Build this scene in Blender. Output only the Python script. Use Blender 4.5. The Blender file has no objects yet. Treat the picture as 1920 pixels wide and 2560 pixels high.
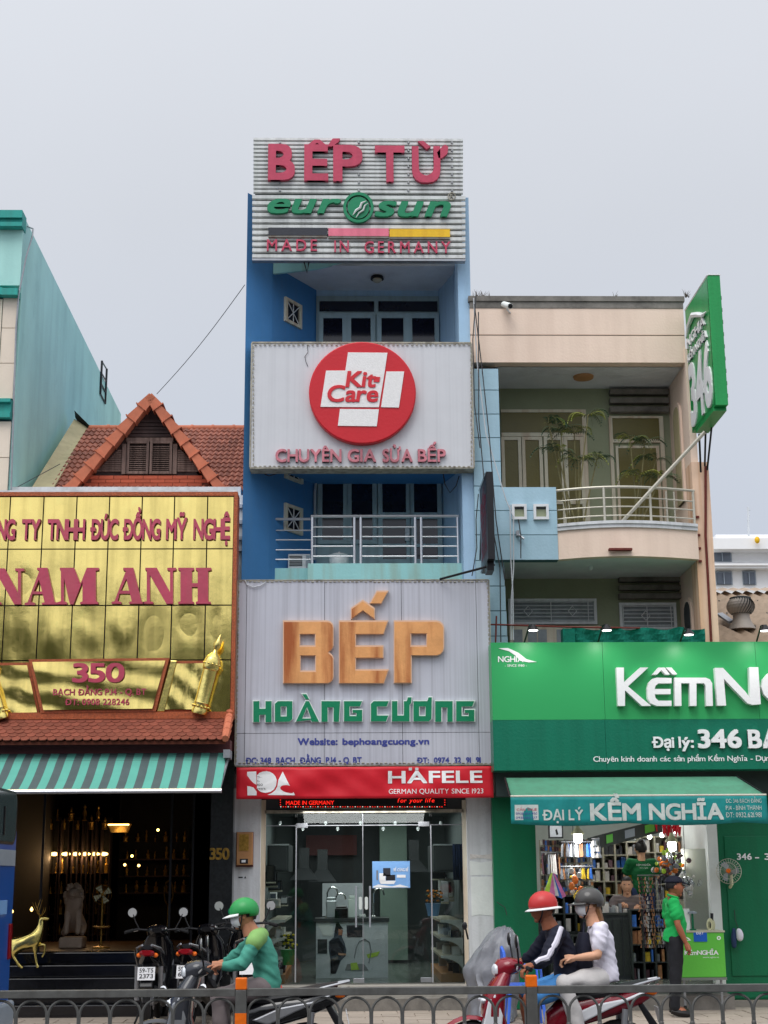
import bpy, bmesh, math, random
from mathutils import Vector, Matrix, Euler
random.seed(7)
R = math.radians
scn = bpy.context.scene
C = bpy.data.collections.new('street'); scn.collection.children.link(C)

# ---------------------------------------------------------------- camera
F = 3700.0; W0, H0 = 1920, 2560
EYE = Vector((0, 0, 1.75))
cm = Matrix.Rotation(-0.0254, 3, 'Z') @ Matrix.Rotation(math.pi / 2 + 0.24228, 3, 'X') @ Matrix.Rotation(-0.0073, 3, 'Z')
cam = bpy.data.cameras.new('camera'); cam.sensor_width = 36; cam.lens = F / H0 * 36
cam.clip_end = 1500; cam.clip_start = 0.1
co = bpy.data.objects.new('camera', cam); scn.collection.objects.link(co)
co.matrix_world = Matrix.Translation(EYE) @ cm.to_4x4(); scn.camera = co

def P(px, py, Y):
    """the point at depth Y that the photograph shows at pixel px, py"""
    d = cm @ Vector(((px - W0 / 2) / F, (H0 / 2 - py) / F, -1))
    return EYE + d * (Y / d.y)
def rc(x0, y0, x1, y1, Y):
    mx, my = (x0 + x1) / 2, (y0 + y1) / 2
    return P(x0, my, Y).x, P(x1, my, Y).x, P(mx, y1, Y).z, P(mx, y0, Y).z

# ---------------------------------------------------------------- world, sun, exposure
world = bpy.data.worlds.new('World'); scn.world = world; world.use_nodes = True
nt = world.node_tree; nt.nodes.clear()
SUN_EL, SUN_AZ = 58, 205      # azimuth the light comes from, clockwise from +Y
sky = nt.nodes.new('ShaderNodeTexSky'); sky.sky_type = 'NISHITA'; sky.sun_disc = False
sky.sun_elevation = R(SUN_EL); sky.sun_rotation = R(SUN_AZ); sky.dust_density = 3.0; sky.ozone_density = 2.0
# overcast veil: pale blue grey cloud, brighter towards the zenith
tc = nt.nodes.new('ShaderNodeTexCoord'); sep = nt.nodes.new('ShaderNodeSeparateXYZ')
nt.links.new(tc.outputs['Generated'], sep.inputs[0])
ramp = nt.nodes.new('ShaderNodeValToRGB'); nt.links.new(sep.outputs['Z'], ramp.inputs[0])
VE = 10.9
e = ramp.color_ramp.elements
e[0].position = 0.0; e[0].color = (0.44, 0.485, 0.585, 1)
e[1].position = 1.0; e[1].color = (0.90, 0.92, 0.96, 1)
k = e.new(0.22); k.color = (0.515, 0.55, 0.62, 1)
k = e.new(0.42); k.color = (0.59, 0.612, 0.655, 1)
cn = nt.nodes.new('ShaderNodeTexNoise'); cn.inputs['Scale'].default_value = 2.2; cn.inputs['Detail'].default_value = 4
nt.links.new(tc.outputs['Generated'], cn.inputs['Vector'])
cr = nt.nodes.new('ShaderNodeMapRange'); cr.inputs['To Min'].default_value = VE * .91; cr.inputs['To Max'].default_value = VE * 1.07
nt.links.new(cn.outputs['Fac'], cr.inputs['Value'])
vs = nt.nodes.new('ShaderNodeVectorMath'); vs.operation = 'SCALE'
nt.links.new(ramp.outputs[0], vs.inputs[0]); nt.links.new(cr.outputs[0], vs.inputs['Scale'])
# the hidden sun brightens the cloud smoothly on its own side
dt_ = nt.nodes.new('ShaderNodeVectorMath'); dt_.operation = 'DOT_PRODUCT'; nt.links.new(tc.outputs['Generated'], dt_.inputs[0])
dt_.inputs[1].default_value = (math.sin(R(SUN_AZ)) * math.cos(R(SUN_EL)), math.cos(R(SUN_AZ)) * math.cos(R(SUN_EL)), math.sin(R(SUN_EL)))
dm = nt.nodes.new('ShaderNodeMapRange'); dm.inputs['From Min'].default_value = .1; dm.inputs['To Min'].default_value = 1.; dm.inputs['To Max'].default_value = 1.8
nt.links.new(dt_.outputs['Value'], dm.inputs['Value'])
vs2 = nt.nodes.new('ShaderNodeVectorMath'); vs2.operation = 'SCALE'; nt.links.new(vs.outputs[0], vs2.inputs[0]); nt.links.new(dm.outputs[0], vs2.inputs['Scale']); vs = vs2
mx = nt.nodes.new('ShaderNodeMixRGB'); mx.inputs[0].default_value = 0.88
nt.links.new(sky.outputs[0], mx.inputs[1]); nt.links.new(vs.outputs[0], mx.inputs[2])
bg = nt.nodes.new('ShaderNodeBackground'); bg.inputs['Strength'].default_value = 0.10
wo = nt.nodes.new('ShaderNodeOutputWorld')
nt.links.new(mx.outputs[0], bg.inputs[0]); nt.links.new(bg.outputs[0], wo.inputs[0])
sl = bpy.data.lights.new('sun', 'SUN'); sl.energy = 1.2; sl.angle = R(35); sl.color = (1, .975, .94)
so = bpy.data.objects.new('sun', sl); scn.collection.objects.link(so)
_d = Vector((math.sin(R(SUN_AZ)) * math.cos(R(SUN_EL)), math.cos(R(SUN_AZ)) * math.cos(R(SUN_EL)), math.sin(R(SUN_EL))))
so.rotation_euler = _d.to_track_quat('Z', 'Y').to_euler()
scn.view_settings.view_transform = 'Standard'; scn.view_settings.look = 'None'
scn.view_settings.exposure = 0.18; scn.view_settings.gamma = 1.0; scn.view_settings.use_curve_mapping = False
try:
    scn.cycles.max_bounces = 6; scn.cycles.caustics_reflective = False; scn.cycles.caustics_refractive = False
    scn.cycles.use_denoising = True
except Exception: pass

# ---------------------------------------------------------------- materials
def lin(c): 
    c = c / 255.0
    return c / 12.92 if c <= 0.04045 else ((c + 0.055) / 1.055) ** 2.4
def col(r, g, b, k=1.15): return tuple(min(.86, lin(v) * k) for v in (r, g, b)) + (1,)
MATS = {}
def mat(name, rgb, rough=.65, metal=0., var=.12, scale=2.5, streak=0., dirt=(70, 62, 52), bump=.15, bscale=30,
        rnd=0., spec=.35, stz=.5, sts=9., blotch=0., coat=0.):
    m = bpy.data.materials.new(name); m.use_nodes = True; MATS[name] = m
    n = m.node_tree; L = n.links.new; b = n.nodes['Principled BSDF']
    b.inputs['Roughness'].default_value = rough; b.inputs['Metallic'].default_value = metal
    b.inputs['Specular IOR Level'].default_value = spec; b.inputs['Coat Weight'].default_value = coat
    t = n.nodes.new('ShaderNodeTexCoord'); src = t.outputs['Object']
    nz = n.nodes.new('ShaderNodeTexNoise'); nz.inputs['Scale'].default_value = scale; nz.inputs['Detail'].default_value = 5
    nz.inputs['Roughness'].default_value = .65; L(src, nz.inputs['Vector'])
    mr = n.nodes.new('ShaderNodeMapRange'); mr.inputs['From Min'].default_value = .3; mr.inputs['From Max'].default_value = .7
    mr.inputs['To Min'].default_value = 1 - var; mr.inputs['To Max'].default_value = 1 + var * .6; L(nz.outputs['Fac'], mr.inputs['Value'])
    val = mr.outputs[0]
    if rnd:
        oi = n.nodes.new('ShaderNodeObjectInfo'); r2 = n.nodes.new('ShaderNodeMapRange')
        r2.inputs['To Min'].default_value = 1 - rnd; r2.inputs['To Max'].default_value = 1 + rnd; L(oi.outputs['Random'], r2.inputs['Value'])
        mu = n.nodes.new('ShaderNodeMath'); mu.operation = 'MULTIPLY'; L(val, mu.inputs[0]); L(r2.outputs[0], mu.inputs[1]); val = mu.outputs[0]
    sc_ = n.nodes.new('ShaderNodeVectorMath'); sc_.operation = 'SCALE'; sc_.inputs[0].default_value = col(*rgb)[:3] if len(rgb) == 3 else rgb[:3]
    L(val, sc_.inputs['Scale']); c = sc_.outputs[0]
    if streak:
        mp = n.nodes.new('ShaderNodeMapping'); mp.inputs['Scale'].default_value = (sts, sts, stz); L(src, mp.inputs[0])
        n2 = n.nodes.new('ShaderNodeTexNoise'); n2.inputs['Scale'].default_value = 1; n2.inputs['Detail'].default_value = 6; L(mp.outputs[0], n2.inputs['Vector'])
        m2 = n.nodes.new('ShaderNodeMapRange'); m2.inputs['From Min'].default_value = .44; m2.inputs['From Max'].default_value = .66
        m2.inputs['To Max'].default_value = streak; L(n2.outputs['Fac'], m2.inputs['Value'])
        mm = n.nodes.new('ShaderNodeMixRGB'); mm.inputs[2].default_value = col(*dirt, k=1); L(m2.outputs[0], mm.inputs[0]); L(c, mm.inputs[1]); c = mm.outputs[0]
    if blotch:
        n3 = n.nodes.new('ShaderNodeTexNoise'); n3.inputs['Scale'].default_value = 1.3; n3.inputs['Detail'].default_value = 8; n3.inputs['Roughness'].default_value = .75
        L(src, n3.inputs['Vector'])
        m3 = n.nodes.new('ShaderNodeMapRange'); m3.inputs['From Min'].default_value = .55; m3.inputs['From Max'].default_value = .7
        m3.inputs['To Max'].default_value = blotch; L(n3.outputs['Fac'], m3.inputs['Value'])
        mm = n.nodes.new('ShaderNodeMixRGB'); mm.inputs[2].default_value = col(*dirt, k=1); L(m3.outputs[0], mm.inputs[0]); L(c, mm.inputs[1]); c = mm.outputs[0]
    L(c, b.inputs['Base Color'])
    if bump:
        n4 = n.nodes.new('ShaderNodeTexNoise'); n4.inputs['Scale'].default_value = bscale; n4.inputs['Detail'].default_value = 4; L(src, n4.inputs['Vector'])
        bp = n.nodes.new('ShaderNodeBump'); bp.inputs['Strength'].default_value = bump; bp.inputs['Distance'].default_value = .02
        L(n4.outputs['Fac'], bp.inputs['Height']); L(bp.outputs[0], b.inputs['Normal'])
    return m
def emis(name, rgb, s):
    m = bpy.data.materials.new(name); m.use_nodes = True; MATS[name] = m
    b = m.node_tree.nodes['Principled BSDF']; b.inputs['Base Color'].default_value = col(*rgb, k=1)
    b.inputs['Emission Color'].default_value = col(*rgb, k=1); b.inputs['Emission Strength'].default_value = s
    return m
def glass(name, tint=(.82, .88, .86), rough=.02, refl=.0):
    m = bpy.data.materials.new(name); m.use_nodes = True; MATS[name] = m
    n = m.node_tree; n.nodes.remove(n.nodes['Principled BSDF']); L = n.links.new
    tr = n.nodes.new('ShaderNodeBsdfTransparent'); tr.inputs[0].default_value = tint + (1,)
    gl = n.nodes.new('ShaderNodeBsdfGlossy'); gl.inputs['Roughness'].default_value = rough
    lw = n.nodes.new('ShaderNodeFresnel'); lw.inputs['IOR'].default_value = 1.5
    ad = n.nodes.new('ShaderNodeMath'); ad.operation = 'ADD'; ad.inputs[1].default_value = refl; L(lw.outputs[0], ad.inputs[0])
    mi = n.nodes.new('ShaderNodeMixShader'); L(ad.outputs[0], mi.inputs[0]); L(tr.outputs[0], mi.inputs[1]); L(gl.outputs[0], mi.inputs[2])
    L(mi.outputs[0], n.nodes['Material Output'].inputs[0]); return m

m = mat
m('blue_wall', (66, 124, 178), .7, var=.1, scale=1.2, streak=.14, dirt=(96, 128, 158), bump=.15, stz=.25, sts=9, blotch=.25)
m('light_blue', (160, 192, 218), .7, var=.06, scale=1.5, streak=.15, dirt=(120, 140, 150))
m('pale_teal', (150, 205, 205), .7, var=.06, streak=.3, dirt=(150, 130, 70), stz=.6, sts=7)
m('ceiling_paint', (206, 210, 214), .8, var=.1, blotch=.2)
m('door_paint', (150, 172, 178), .55, var=.08, streak=.2)
m('dark_glass', (22, 24, 38), .08, var=.2, bump=.0, spec=.5)
m('white_panel', (196, 197, 200), .35, var=.04, streak=.10, dirt=(140, 140, 145), bump=.03, bscale=3, stz=.35, sts=22)
m('grey_panel', (182, 183, 192), .35, var=.04, streak=.26, dirt=(118, 116, 122), bump=.03, bscale=3, stz=.3, sts=26, rnd=.02)
m('panel_edge', (165, 160, 145), .6, var=.3, scale=14, streak=.5)
m('slat_white', (205, 207, 205), .4, var=.08, scale=4, streak=.3, dirt=(110, 112, 108), rnd=.04)
m('sign_void', (50, 62, 60), .8)
m('red_faded', (182, 62, 88), .45, var=.12, scale=6, streak=.2, dirt=(120, 40, 60))
m('red_disc', (190, 32, 42), .35, var=.05)
m('letter_side', (120, 118, 112), .5, streak=.5, dirt=(100, 70, 40))
m('white_cell', (222, 220, 218), .5, var=.06, scale=30, bump=.3, bscale=70)
m('red_letter', (196, 40, 50), .4)
m('pink_letter', (196, 120, 130), .5, var=.25, scale=9, streak=.4, dirt=(110, 60, 70))
m('crimson_letter', (178, 66, 88), .3, var=.15, scale=4, streak=.15, dirt=(150, 110, 90), spec=.5)
m('green_letter', (12, 122, 82), .4, var=.08, scale=4)
m('orange_letter', (218, 156, 98), .45, var=.18, scale=3, streak=.9, dirt=(158, 76, 32), stz=.7, sts=5.5)
m('letter_trim', (214, 176, 146), .4, var=.1)
m('trim_white', (215, 222, 218), .4)
m('navy_print', (62, 70, 140), .5, var=.2, scale=20)
m('black_bar', (44, 46, 54), .5); m('pink_bar', (216, 112, 132), .5, streak=.3, dirt=(180, 80, 100)); m('yellow_bar', (226, 178, 30), .5, streak=.3, dirt=(190, 130, 20))
m('banner_red', (196, 24, 40), .5, var=.1, scale=3, bump=.5, bscale=2.2)
m('banner_white', (232, 226, 230), .5, var=.05)
m('banner_teal', (22, 130, 128), .6, var=.2, scale=5, bump=.5, bscale=4)
m('banner_grey', (190, 198, 192), .6, var=.2, scale=12)
m('steel', (200, 202, 206), .38, .8, var=.05, bump=0)
m('steel_dull', (150, 152, 156), .4, .7, var=.15, scale=8, bump=0)
m('chrome', (225, 228, 232), .08, 1., var=.02, bump=0)
m('teal_wall', (170, 216, 208), .75, var=.10, scale=.7, streak=.22, dirt=(95, 150, 150), stz=.3, sts=2, blotch=.2)
m('teal_trim', (40, 150, 140), .6, var=.1, streak=.25)
m('cream_tile', (214, 200, 182), .3, var=.06, rnd=.05)
m('cream_wall', (176, 164, 128), .85, var=.2, blotch=.5, dirt=(120, 112, 86))
m('clay_tile', (146, 90, 72), .75, var=.3, scale=9, rnd=.28, blotch=.4, dirt=(90, 50, 38))
m('clay_ridge', (186, 108, 80), .75, var=.18, scale=5, rnd=.08)
m('clay_scale', (124, 66, 50), .75, var=.25, scale=10, rnd=.2, blotch=.55, dirt=(48, 34, 32))
m('clay_under', (96, 48, 34), .9)
m('brick', (172, 84, 60), .85, var=.2, scale=12, rnd=.1)
m('mortar', (110, 62, 48), .9)
m('old_wood', (112, 92, 84), .85, var=.35, scale=4, streak=.7, dirt=(62, 46, 42), stz=.8, sts=25)
m('dark_wood', (64, 50, 48), .85, var=.3, streak=.5, dirt=(40, 30, 30))
m('maroon_paint', (96, 52, 52), .7, var=.15)
m('mosaic', (166, 84, 46), .45, var=.45, scale=45, bump=.4, bscale=90)
m('brass', (1., .77, .25, 1), .11, 1., var=.1, scale=3, bump=.12, bscale=3, streak=.25, dirt=(120, 104, 50), stz=.6, sts=8)
m('gold', (228, 204, 122), .26, 1., var=.25, scale=12, bump=.1)
m('dark_joint', (40, 32, 22), .8)
m('white_wall', (206, 208, 210), .8, var=.08, streak=.3, dirt=(130, 130, 126), blotch=.35)
m('grey_trim', (160, 166, 176), .7, var=.1)
m('black_marble', (22, 22, 26), .12, var=.4, scale=12, spec=.5, bump=0, rnd=.1)
m('column_marble', (38, 40, 42), .15, var=.4, scale=30, spec=.5, bump=0)
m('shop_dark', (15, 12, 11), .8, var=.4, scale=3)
m('shop_floor_brown', (96, 76, 62), .35, var=.2)
m('plaster_statue', (170, 150, 132), .7, var=.15, scale=8)
m('stripe_teal', (88, 160, 144), .8, var=.08, scale=4)
m('stripe_grey', (74, 88, 88), .8, var=.12, scale=4)
m('awning_green', (76, 134, 108), .75, var=.1, scale=3, streak=.15)
m('sign_green', (48, 152, 88), .35, var=.03, scale=1, bump=.02, bscale=2)
m('sign_dkgreen', (16, 106, 82), .35, var=.05, scale=2, streak=.2, dirt=(6, 80, 60))
m('green_door', (10, 100, 66), .45, var=.06, scale=1.5, streak=.12, dirt=(30, 60, 46))
m('pylon_green', (28, 142, 74), .35, var=.06, streak=.15, dirt=(30, 90, 50))
m('letter_white', (238, 240, 240), .35, var=.03)
m('net_green', (0, 98, 82), .9, var=.25, scale=14, bump=.4)
m('peach', (230, 202, 184), .8, var=.06, scale=1, streak=.16, dirt=(170, 138, 118), stz=.3, sts=4)
m('peach_pillar', (224, 192, 166), .8, var=.1, streak=.5, dirt=(190, 128, 66), stz=.3, sts=10)
m('concrete', (120, 116, 110), .9, var=.35, scale=5, blotch=.6, dirt=(62, 60, 58))
m('olive_wall', (142, 148, 122), .8, var=.08, scale=1.5)
m('olive_glass', (104, 96, 48), .35, var=.12, scale=2)
m('white_frame', (206, 200, 180), .6, var=.12, streak=.4, dirt=(176, 120, 84))
m('white_metal', (214, 216, 218), .45, var=.06, streak=.15)
m('curtain', (150, 156, 160), .8, var=.2, scale=8)
m('blue_tile', (156, 186, 200), .35, var=.07, scale=2.2, rnd=.05, streak=.2, dirt=(128, 170, 182), blotch=.25)
m('tile_joint', (66, 96, 104), .8)
m('rail_cream', (186, 182, 168), .4, .3, var=.1)
m('roof_sheet', (172, 152, 132), .6, var=.12, scale=1.5, streak=.2)
m('vent_metal', (150, 142, 134), .6, .35, var=.15)
m('far_white', (226, 230, 234), .7, var=.03)
m('window_grey', (84, 92, 104), .15, spec=.5, bump=0)
m('black_plastic', (24, 24, 28), .35, var=.2, bump=.05)
m('black_gloss', (16, 16, 20), .12, var=.1, bump=0, spec=.5, coat=.4)
m('rubber', (26, 26, 27), .8, var=.2)
m('seat_vinyl', (28, 28, 31), .5, bump=.2, bscale=80)
m('grey_gloss', (52, 54, 60), .2, var=.1, bump=0, coat=.4)
m('scooter_red', (126, 12, 32), .22, var=.06, bump=0, coat=.5)
m('scooter_white', (205, 206, 210), .3, var=.04, bump=0)
m('tail_red', (130, 14, 26), .2, bump=0)
m('lens_clear', (210, 214, 220), .1, bump=0, spec=.6)
m('mirror_face', (225, 230, 236), .12, .6, var=0, bump=0)
m('plate_white', (222, 222, 224), .4, var=.04)
m('print_black', (32, 32, 36), .5)
m('tarp', (112, 114, 120), .42, .0, var=.12, scale=4, bump=.5, bscale=9, spec=.5)
m('bus_blue', (30, 82, 158), .3, var=.05, bump=0, coat=.3)
m('bus_glass', (66, 80, 80), .1, bump=0, spec=.5)
m('bus_grey', (140, 150, 160), .4)
m('skin', (178, 122, 94), .55, var=.08, bump=.05); m('skin_dark', (150, 92, 66), .55, var=.08, bump=.05); m('skin_pale', (206, 156, 126), .55, var=.08, bump=.05)
m('hair', (22, 18, 18), .5, var=.3, scale=30); m('hair_blond', (120, 84, 52), .5, var=.3, scale=30)
m('cloth_teal', (66, 140, 122), .75, var=.1, scale=6, bump=.5, bscale=9); m('cloth_lime', (126, 168, 96), .75, bump=.3, bscale=9)
m('cloth_greybrown', (112, 102, 102), .8, bump=.4, bscale=9)
m('cloth_navy', (24, 26, 42), .8, bump=.5, bscale=9); m('cloth_white', (214, 210, 222), .8, var=.05, bump=.6, bscale=8)
m('cloth_blue', (76, 142, 206), .8, bump=.5, bscale=9); m('cloth_offwhite', (190, 186, 184), .8, bump=.5, bscale=9)
m('cloth_green', (22, 158, 78), .8, var=.06, bump=.6, bscale=8); m('cloth_black', (26, 27, 32), .8, bump=.5, bscale=9)
m('cloth_dkgreen', (10, 92, 48), .8, bump=.5, bscale=9); m('jean', (40, 56, 92), .8, bump=.4)
m('helmet_green', (44, 146, 76), .38, bump=0, coat=.05); m('helmet_red', (186, 52, 52), .38, bump=0, coat=.05); m('helmet_grey', (66, 64, 62), .3, bump=0, coat=.3)
m('mask_white', (222, 222, 226), .8); m('shoe', (28, 26, 26), .5)
m('plastic_blue', (62, 104, 204), .35, bump=0); m('plastic_red', (206, 40, 38), .35)
m('fence_grey', (92, 92, 90), .5, .2, var=.2, scale=9, streak=.3, dirt=(60, 56, 52)); m('reflector', (240, 106, 24), .3, var=.12, scale=10)
m('asphalt', (.11, .11, .112, 1), .85, var=.25, scale=6, bump=.5, bscale=160)
m('paver', (156, 144, 132), .8, var=.15, scale=5, rnd=.08, blotch=.2, dirt=(104, 96, 88)); m('kerb', (150, 146, 138), .85, var=.15, blotch=.3)
m('ground', (120, 112, 100), .9, var=.2)
m('paint_white', (200, 200, 196), .7, blotch=.5, dirt=(90, 90, 90))
m('leaf', (.045, .085, .03, 1), .55, var=.35, scale=7, rnd=.25); m('leaf_light', (.10, .16, .045, 1), .5, var=.3, scale=7)
m('palm_leaf', (.06, .12, .06, 1), .5, var=.3, scale=7); m('palm_yellow', (.30, .34, .06, 1), .5, var=.3); m('stem', (118, 112, 76), .7, var=.3, scale=20)
m('bark', (86, 74, 62), .9, var=.3, bump=.5, bscale=12); m('pot', (186, 176, 160), .7, var=.2, scale=9, blotch=.5)
m('flower', (212, 196, 30), .6); m('flower_orange', (214, 130, 40), .6); m('wire', (60, 60, 62), .6); m('wire_white', (186, 190, 194), .6)
m('floor_grey', (112, 118, 112), .2, var=.12); m('room_grey', (104, 112, 112), .7, var=.12); m('room_green', (128, 148, 136), .6, var=.1); m('room_dark', (58, 62, 64), .6, var=.2)
m('counter_top', (62, 64, 66), .3); m('poster_pale', (206, 210, 216), .45, var=.12, scale=5); m('poster_blue', (120, 164, 214), .4, var=.1, scale=2)
m('shelf_white', (222, 224, 222), .5); m('wood_tan', (176, 128, 84), .6, var=.15); m('shelf_cream', (172, 168, 150), .6); m('shelf_dark', (52, 58, 56), .6)
m('shop_white', (216, 220, 216), .7); m('partition', (168, 168, 160), .7, var=.05); m('counter_green', (92, 178, 66), .4, var=.06)
m('sticker_blue', (24, 86, 176), .5); m('lamp_cream', (206, 204, 168), .5); m('black_metal', (34, 34, 36), .4, .4)
m('led_black', (10, 10, 12), .4); m('led_dim', (104, 40, 60), .5, var=.5, scale=30)
m('gold_dim', (170, 132, 62), .3, .7, var=.5, scale=25)
m('rust', (104, 44, 38), .8, var=.3, scale=9)
for i, c in enumerate([(200, 60, 60), (60, 110, 190), (226, 190, 60), (70, 160, 90), (210, 205, 200), (40, 42, 48), (216, 120, 170), (170, 120, 84), (130, 134, 140), (230, 120, 50), (180, 214, 70), (90, 60, 70)]):
    m('goods%d' % i, c, .4, var=.25, scale=16, bump=.1)
emis('lamp_white', (255, 250, 240), 7.0); emis('lamp_warm', (255, 196, 110), 6); emis('led_red', (255, 36, 24), 1.2); emis('lamp_cool', (250, 252, 255), 1.6)
emis('led_white', (255, 225, 215), .8)
glass('shop_glass'); glass('plastic_clear', (.86, .88, .9), .12, .2)
m = None

# ---------------------------------------------------------------- mesh helpers
def tag(o, label=None, cat=None, group=None, kind=None):
    if label: o['label'] = label
    if cat: o['category'] = cat
    if group: o['group'] = group
    if kind: o['kind'] = kind
    return o
def root(name, label, cat, loc=(0, 0, 0), group=None):
    o = bpy.data.objects.new(name, None); C.objects.link(o); o.location = loc; o.empty_display_size = .1
    return tag(o, label, cat, group)
def wloc(o):
    v = Vector((0, 0, 0))
    while o: v += o.location; o = o.parent
    return v
class MB:
    def __init__(s): s.v = []; s.f = []; s.mi = []; s.cur = 0
    def add(s, vs, fs):
        n = len(s.v); s.v += [Vector(v) for v in vs]; s.f += [[i + n for i in f] for f in fs]; s.mi += [s.cur] * len(fs); return s
    def box(s, x0, x1, y0, y1, z0, z1):
        return s.add([(x0, y0, z0), (x1, y0, z0), (x1, y1, z0), (x0, y1, z0), (x0, y0, z1), (x1, y0, z1), (x1, y1, z1), (x0, y1, z1)],
                     [(0, 3, 2, 1), (4, 5, 6, 7), (0, 1, 5, 4), (1, 2, 6, 5), (2, 3, 7, 6), (3, 0, 4, 7)])
    def hexa(s, p): # 8 corner points: bottom 4, top 4
        return s.add(p, [(0, 3, 2, 1), (4, 5, 6, 7), (0, 1, 5, 4), (1, 2, 6, 5), (2, 3, 7, 6), (3, 0, 4, 7)])
    def quad(s, a, b, c, d): return s.add([a, b, c, d], [(0, 1, 2, 3)])
    def tube(s, pts, r, n=8, cap=True):
        pts = [Vector(p) for p in pts]; rs = r if isinstance(r, (list, tuple)) else [r] * len(pts)
        base = len(s.v); up = None
        for i, p in enumerate(pts):
            t = (pts[min(i + 1, len(pts) - 1)] - pts[max(i - 1, 0)])
            t = t.normalized() if t.length > 1e-9 else Vector((0, 0, 1))
            if up is None: up = Vector((0, 0, 1)) if abs(t.z) < .9 else Vector((1, 0, 0))
            a = t.cross(up); a = a.normalized() if a.length > 1e-6 else Vector((1, 0, 0)); b = a.cross(t); up = b
            for k in range(n):
                an = 2 * math.pi * k / n; s.v.append(p + (a * math.cos(an) + b * math.sin(an)) * rs[i])
        fs = []
        for i in range(len(pts) - 1):
            for k in range(n):
                fs.append([base + i * n + k, base + i * n + (k + 1) % n, base + (i + 1) * n + (k + 1) % n, base + (i + 1) * n + k])
        if cap: fs.append([base + k for k in range(n)][::-1]); fs.append([base + (len(pts) - 1) * n + k for k in range(n)])
        s.f += fs; s.mi += [s.cur] * len(fs); return s
    def lathe(s, c, prof, n=16, axis='Z', sy=1.):
        """prof: (radius, height) list"""
        base = len(s.v); c = Vector(c)
        for r, h in prof:
            for k in range(n):
                a = 2 * math.pi * k / n; x, y = r * math.cos(a), r * math.sin(a) * sy
                s.v.append(c + (Vector((x, y, h)) if axis == 'Z' else Vector((x, h, y)) if axis == 'Y' else Vector((h, x, y))))
        fs = [[base + i * n + k, base + i * n + (k + 1) % n, base + (i + 1) * n + (k + 1) % n, base + (i + 1) * n + k] for i in range(len(prof) - 1) for k in range(n)]
        fs.append([base + k for k in range(n)][::-1]); fs.append([base + (len(prof) - 1) * n + k for k in range(n)])
        s.f += fs; s.mi += [s.cur] * len(fs); return s
    def ball(s, c, r, n=12, m_=8):
        r = r if isinstance(r, (tuple, list)) else (r, r, r); base = len(s.v); c = Vector(c)
        for i in range(1, m_):
            t = math.pi * i / m_
            for k in range(n):
                a = 2 * math.pi * k / n
                s.v.append(c + Vector((r[0] * math.sin(t) * math.cos(a), r[1] * math.sin(t) * math.sin(a), r[2] * math.cos(t))))
        s.v += [c + Vector((0, 0, r[2])), c - Vector((0, 0, r[2]))]; T = len(s.v) - 2; fs = []
        for i in range(m_ - 2):
            for k in range(n): fs.append([base + i * n + k, base + (i + 1) * n + k, base + (i + 1) * n + (k + 1) % n, base + i * n + (k + 1) % n])
        for k in range(n):
            fs.append([T, base + k, base + (k + 1) % n]); fs.append([T + 1, base + (m_ - 2) * n + (k + 1) % n, base + (m_ - 2) * n + k])
        s.f += fs; s.mi += [s.cur] * len(fs); return s
    def prism(s, poly, y0, y1, plane='XZ'):
        """poly in plane, pushed between y0 and y1 along the third axis"""
        n = len(poly)
        def q(p, y): return (p[0], y, p[1]) if plane == 'XZ' else (y, p[0], p[1]) if plane == 'YZ' else (p[0], p[1], y)
        vs = [q(p, y0) for p in poly] + [q(p, y1) for p in poly]
        return s.add(vs, [list(range(n)), list(range(2 * n - 1, n - 1, -1))] + [[i, i + n, (i + 1) % n + n, (i + 1) % n] for i in range(n)])
    def loft(s, secs, cap=True):
        n = len(secs[0]); base = len(s.v)
        for sc2 in secs: s.v += [Vector(p) for p in sc2]
        fs = [[base + i * n + k, base + i * n + (k + 1) % n, base + (i + 1) * n + (k + 1) % n, base + (i + 1) * n + k] for i in range(len(secs) - 1) for k in range(n)]
        if cap: fs.append([base + k for k in range(n)][::-1]); fs.append([base + (len(secs) - 1) * n + k for k in range(n)])
        s.f += fs; s.mi += [s.cur] * len(fs); return s
    def xf(s, M):
        s.v = [M @ v for v in s.v]; return s
    def mesh(s, name, mats, off=Vector((0, 0, 0)), smooth=False):
        me = bpy.data.meshes.new(name); me.from_pydata([tuple(v - off) for v in s.v], [], s.f); me.validate()
        for mm in (mats if isinstance(mats, (list, tuple)) else [mats]): me.materials.append(MATS[mm])
        if len(me.materials) > 1 and len(me.polygons) == len(s.mi): me.polygons.foreach_set('material_index', s.mi)
        bm = bmesh.new(); bm.from_mesh(me); bmesh.ops.delete(bm, geom=[v_ for v_ in bm.verts if not v_.link_faces], context='VERTS'); bmesh.ops.recalc_face_normals(bm, faces=bm.faces); bm.to_mesh(me); bm.free()
        if smooth:
            me.polygons.foreach_set('use_smooth', [True] * len(me.polygons))
            try: me.set_sharp_from_angle(angle=R(40))
            except Exception: pass
        me.update(); return me
    def build(s, name, mats, parent=None, smooth=False, bevel=0., label=None, cat=None, group=None, kind=None, origin=None):
        off = wloc(parent) if parent else (Vector(origin) if origin else (sum(s.v, Vector()) / max(1, len(s.v)) if cat else Vector((0, 0, 0))))
        me = s.mesh(name, mats, off, smooth); o = bpy.data.objects.new(name, me); C.objects.link(o)
        if parent: o.parent = parent
        else: o.location = off
        if bevel:
            b = o.modifiers.new('bevel', 'BEVEL'); b.width = bevel; b.segments = 2; b.limit_method = 'ANGLE'
        return tag(o, label, cat, group, kind)
def inst(name, me, parent, loc, rot=None, scale=None):
    o = bpy.data.objects.new(name, me); C.objects.link(o)
    if parent: o.parent = parent; o.location = Vector(loc) - wloc(parent)
    else: o.location = loc
    if rot: o.rotation_euler = rot
    if scale: o.scale = scale
    return o
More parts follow.
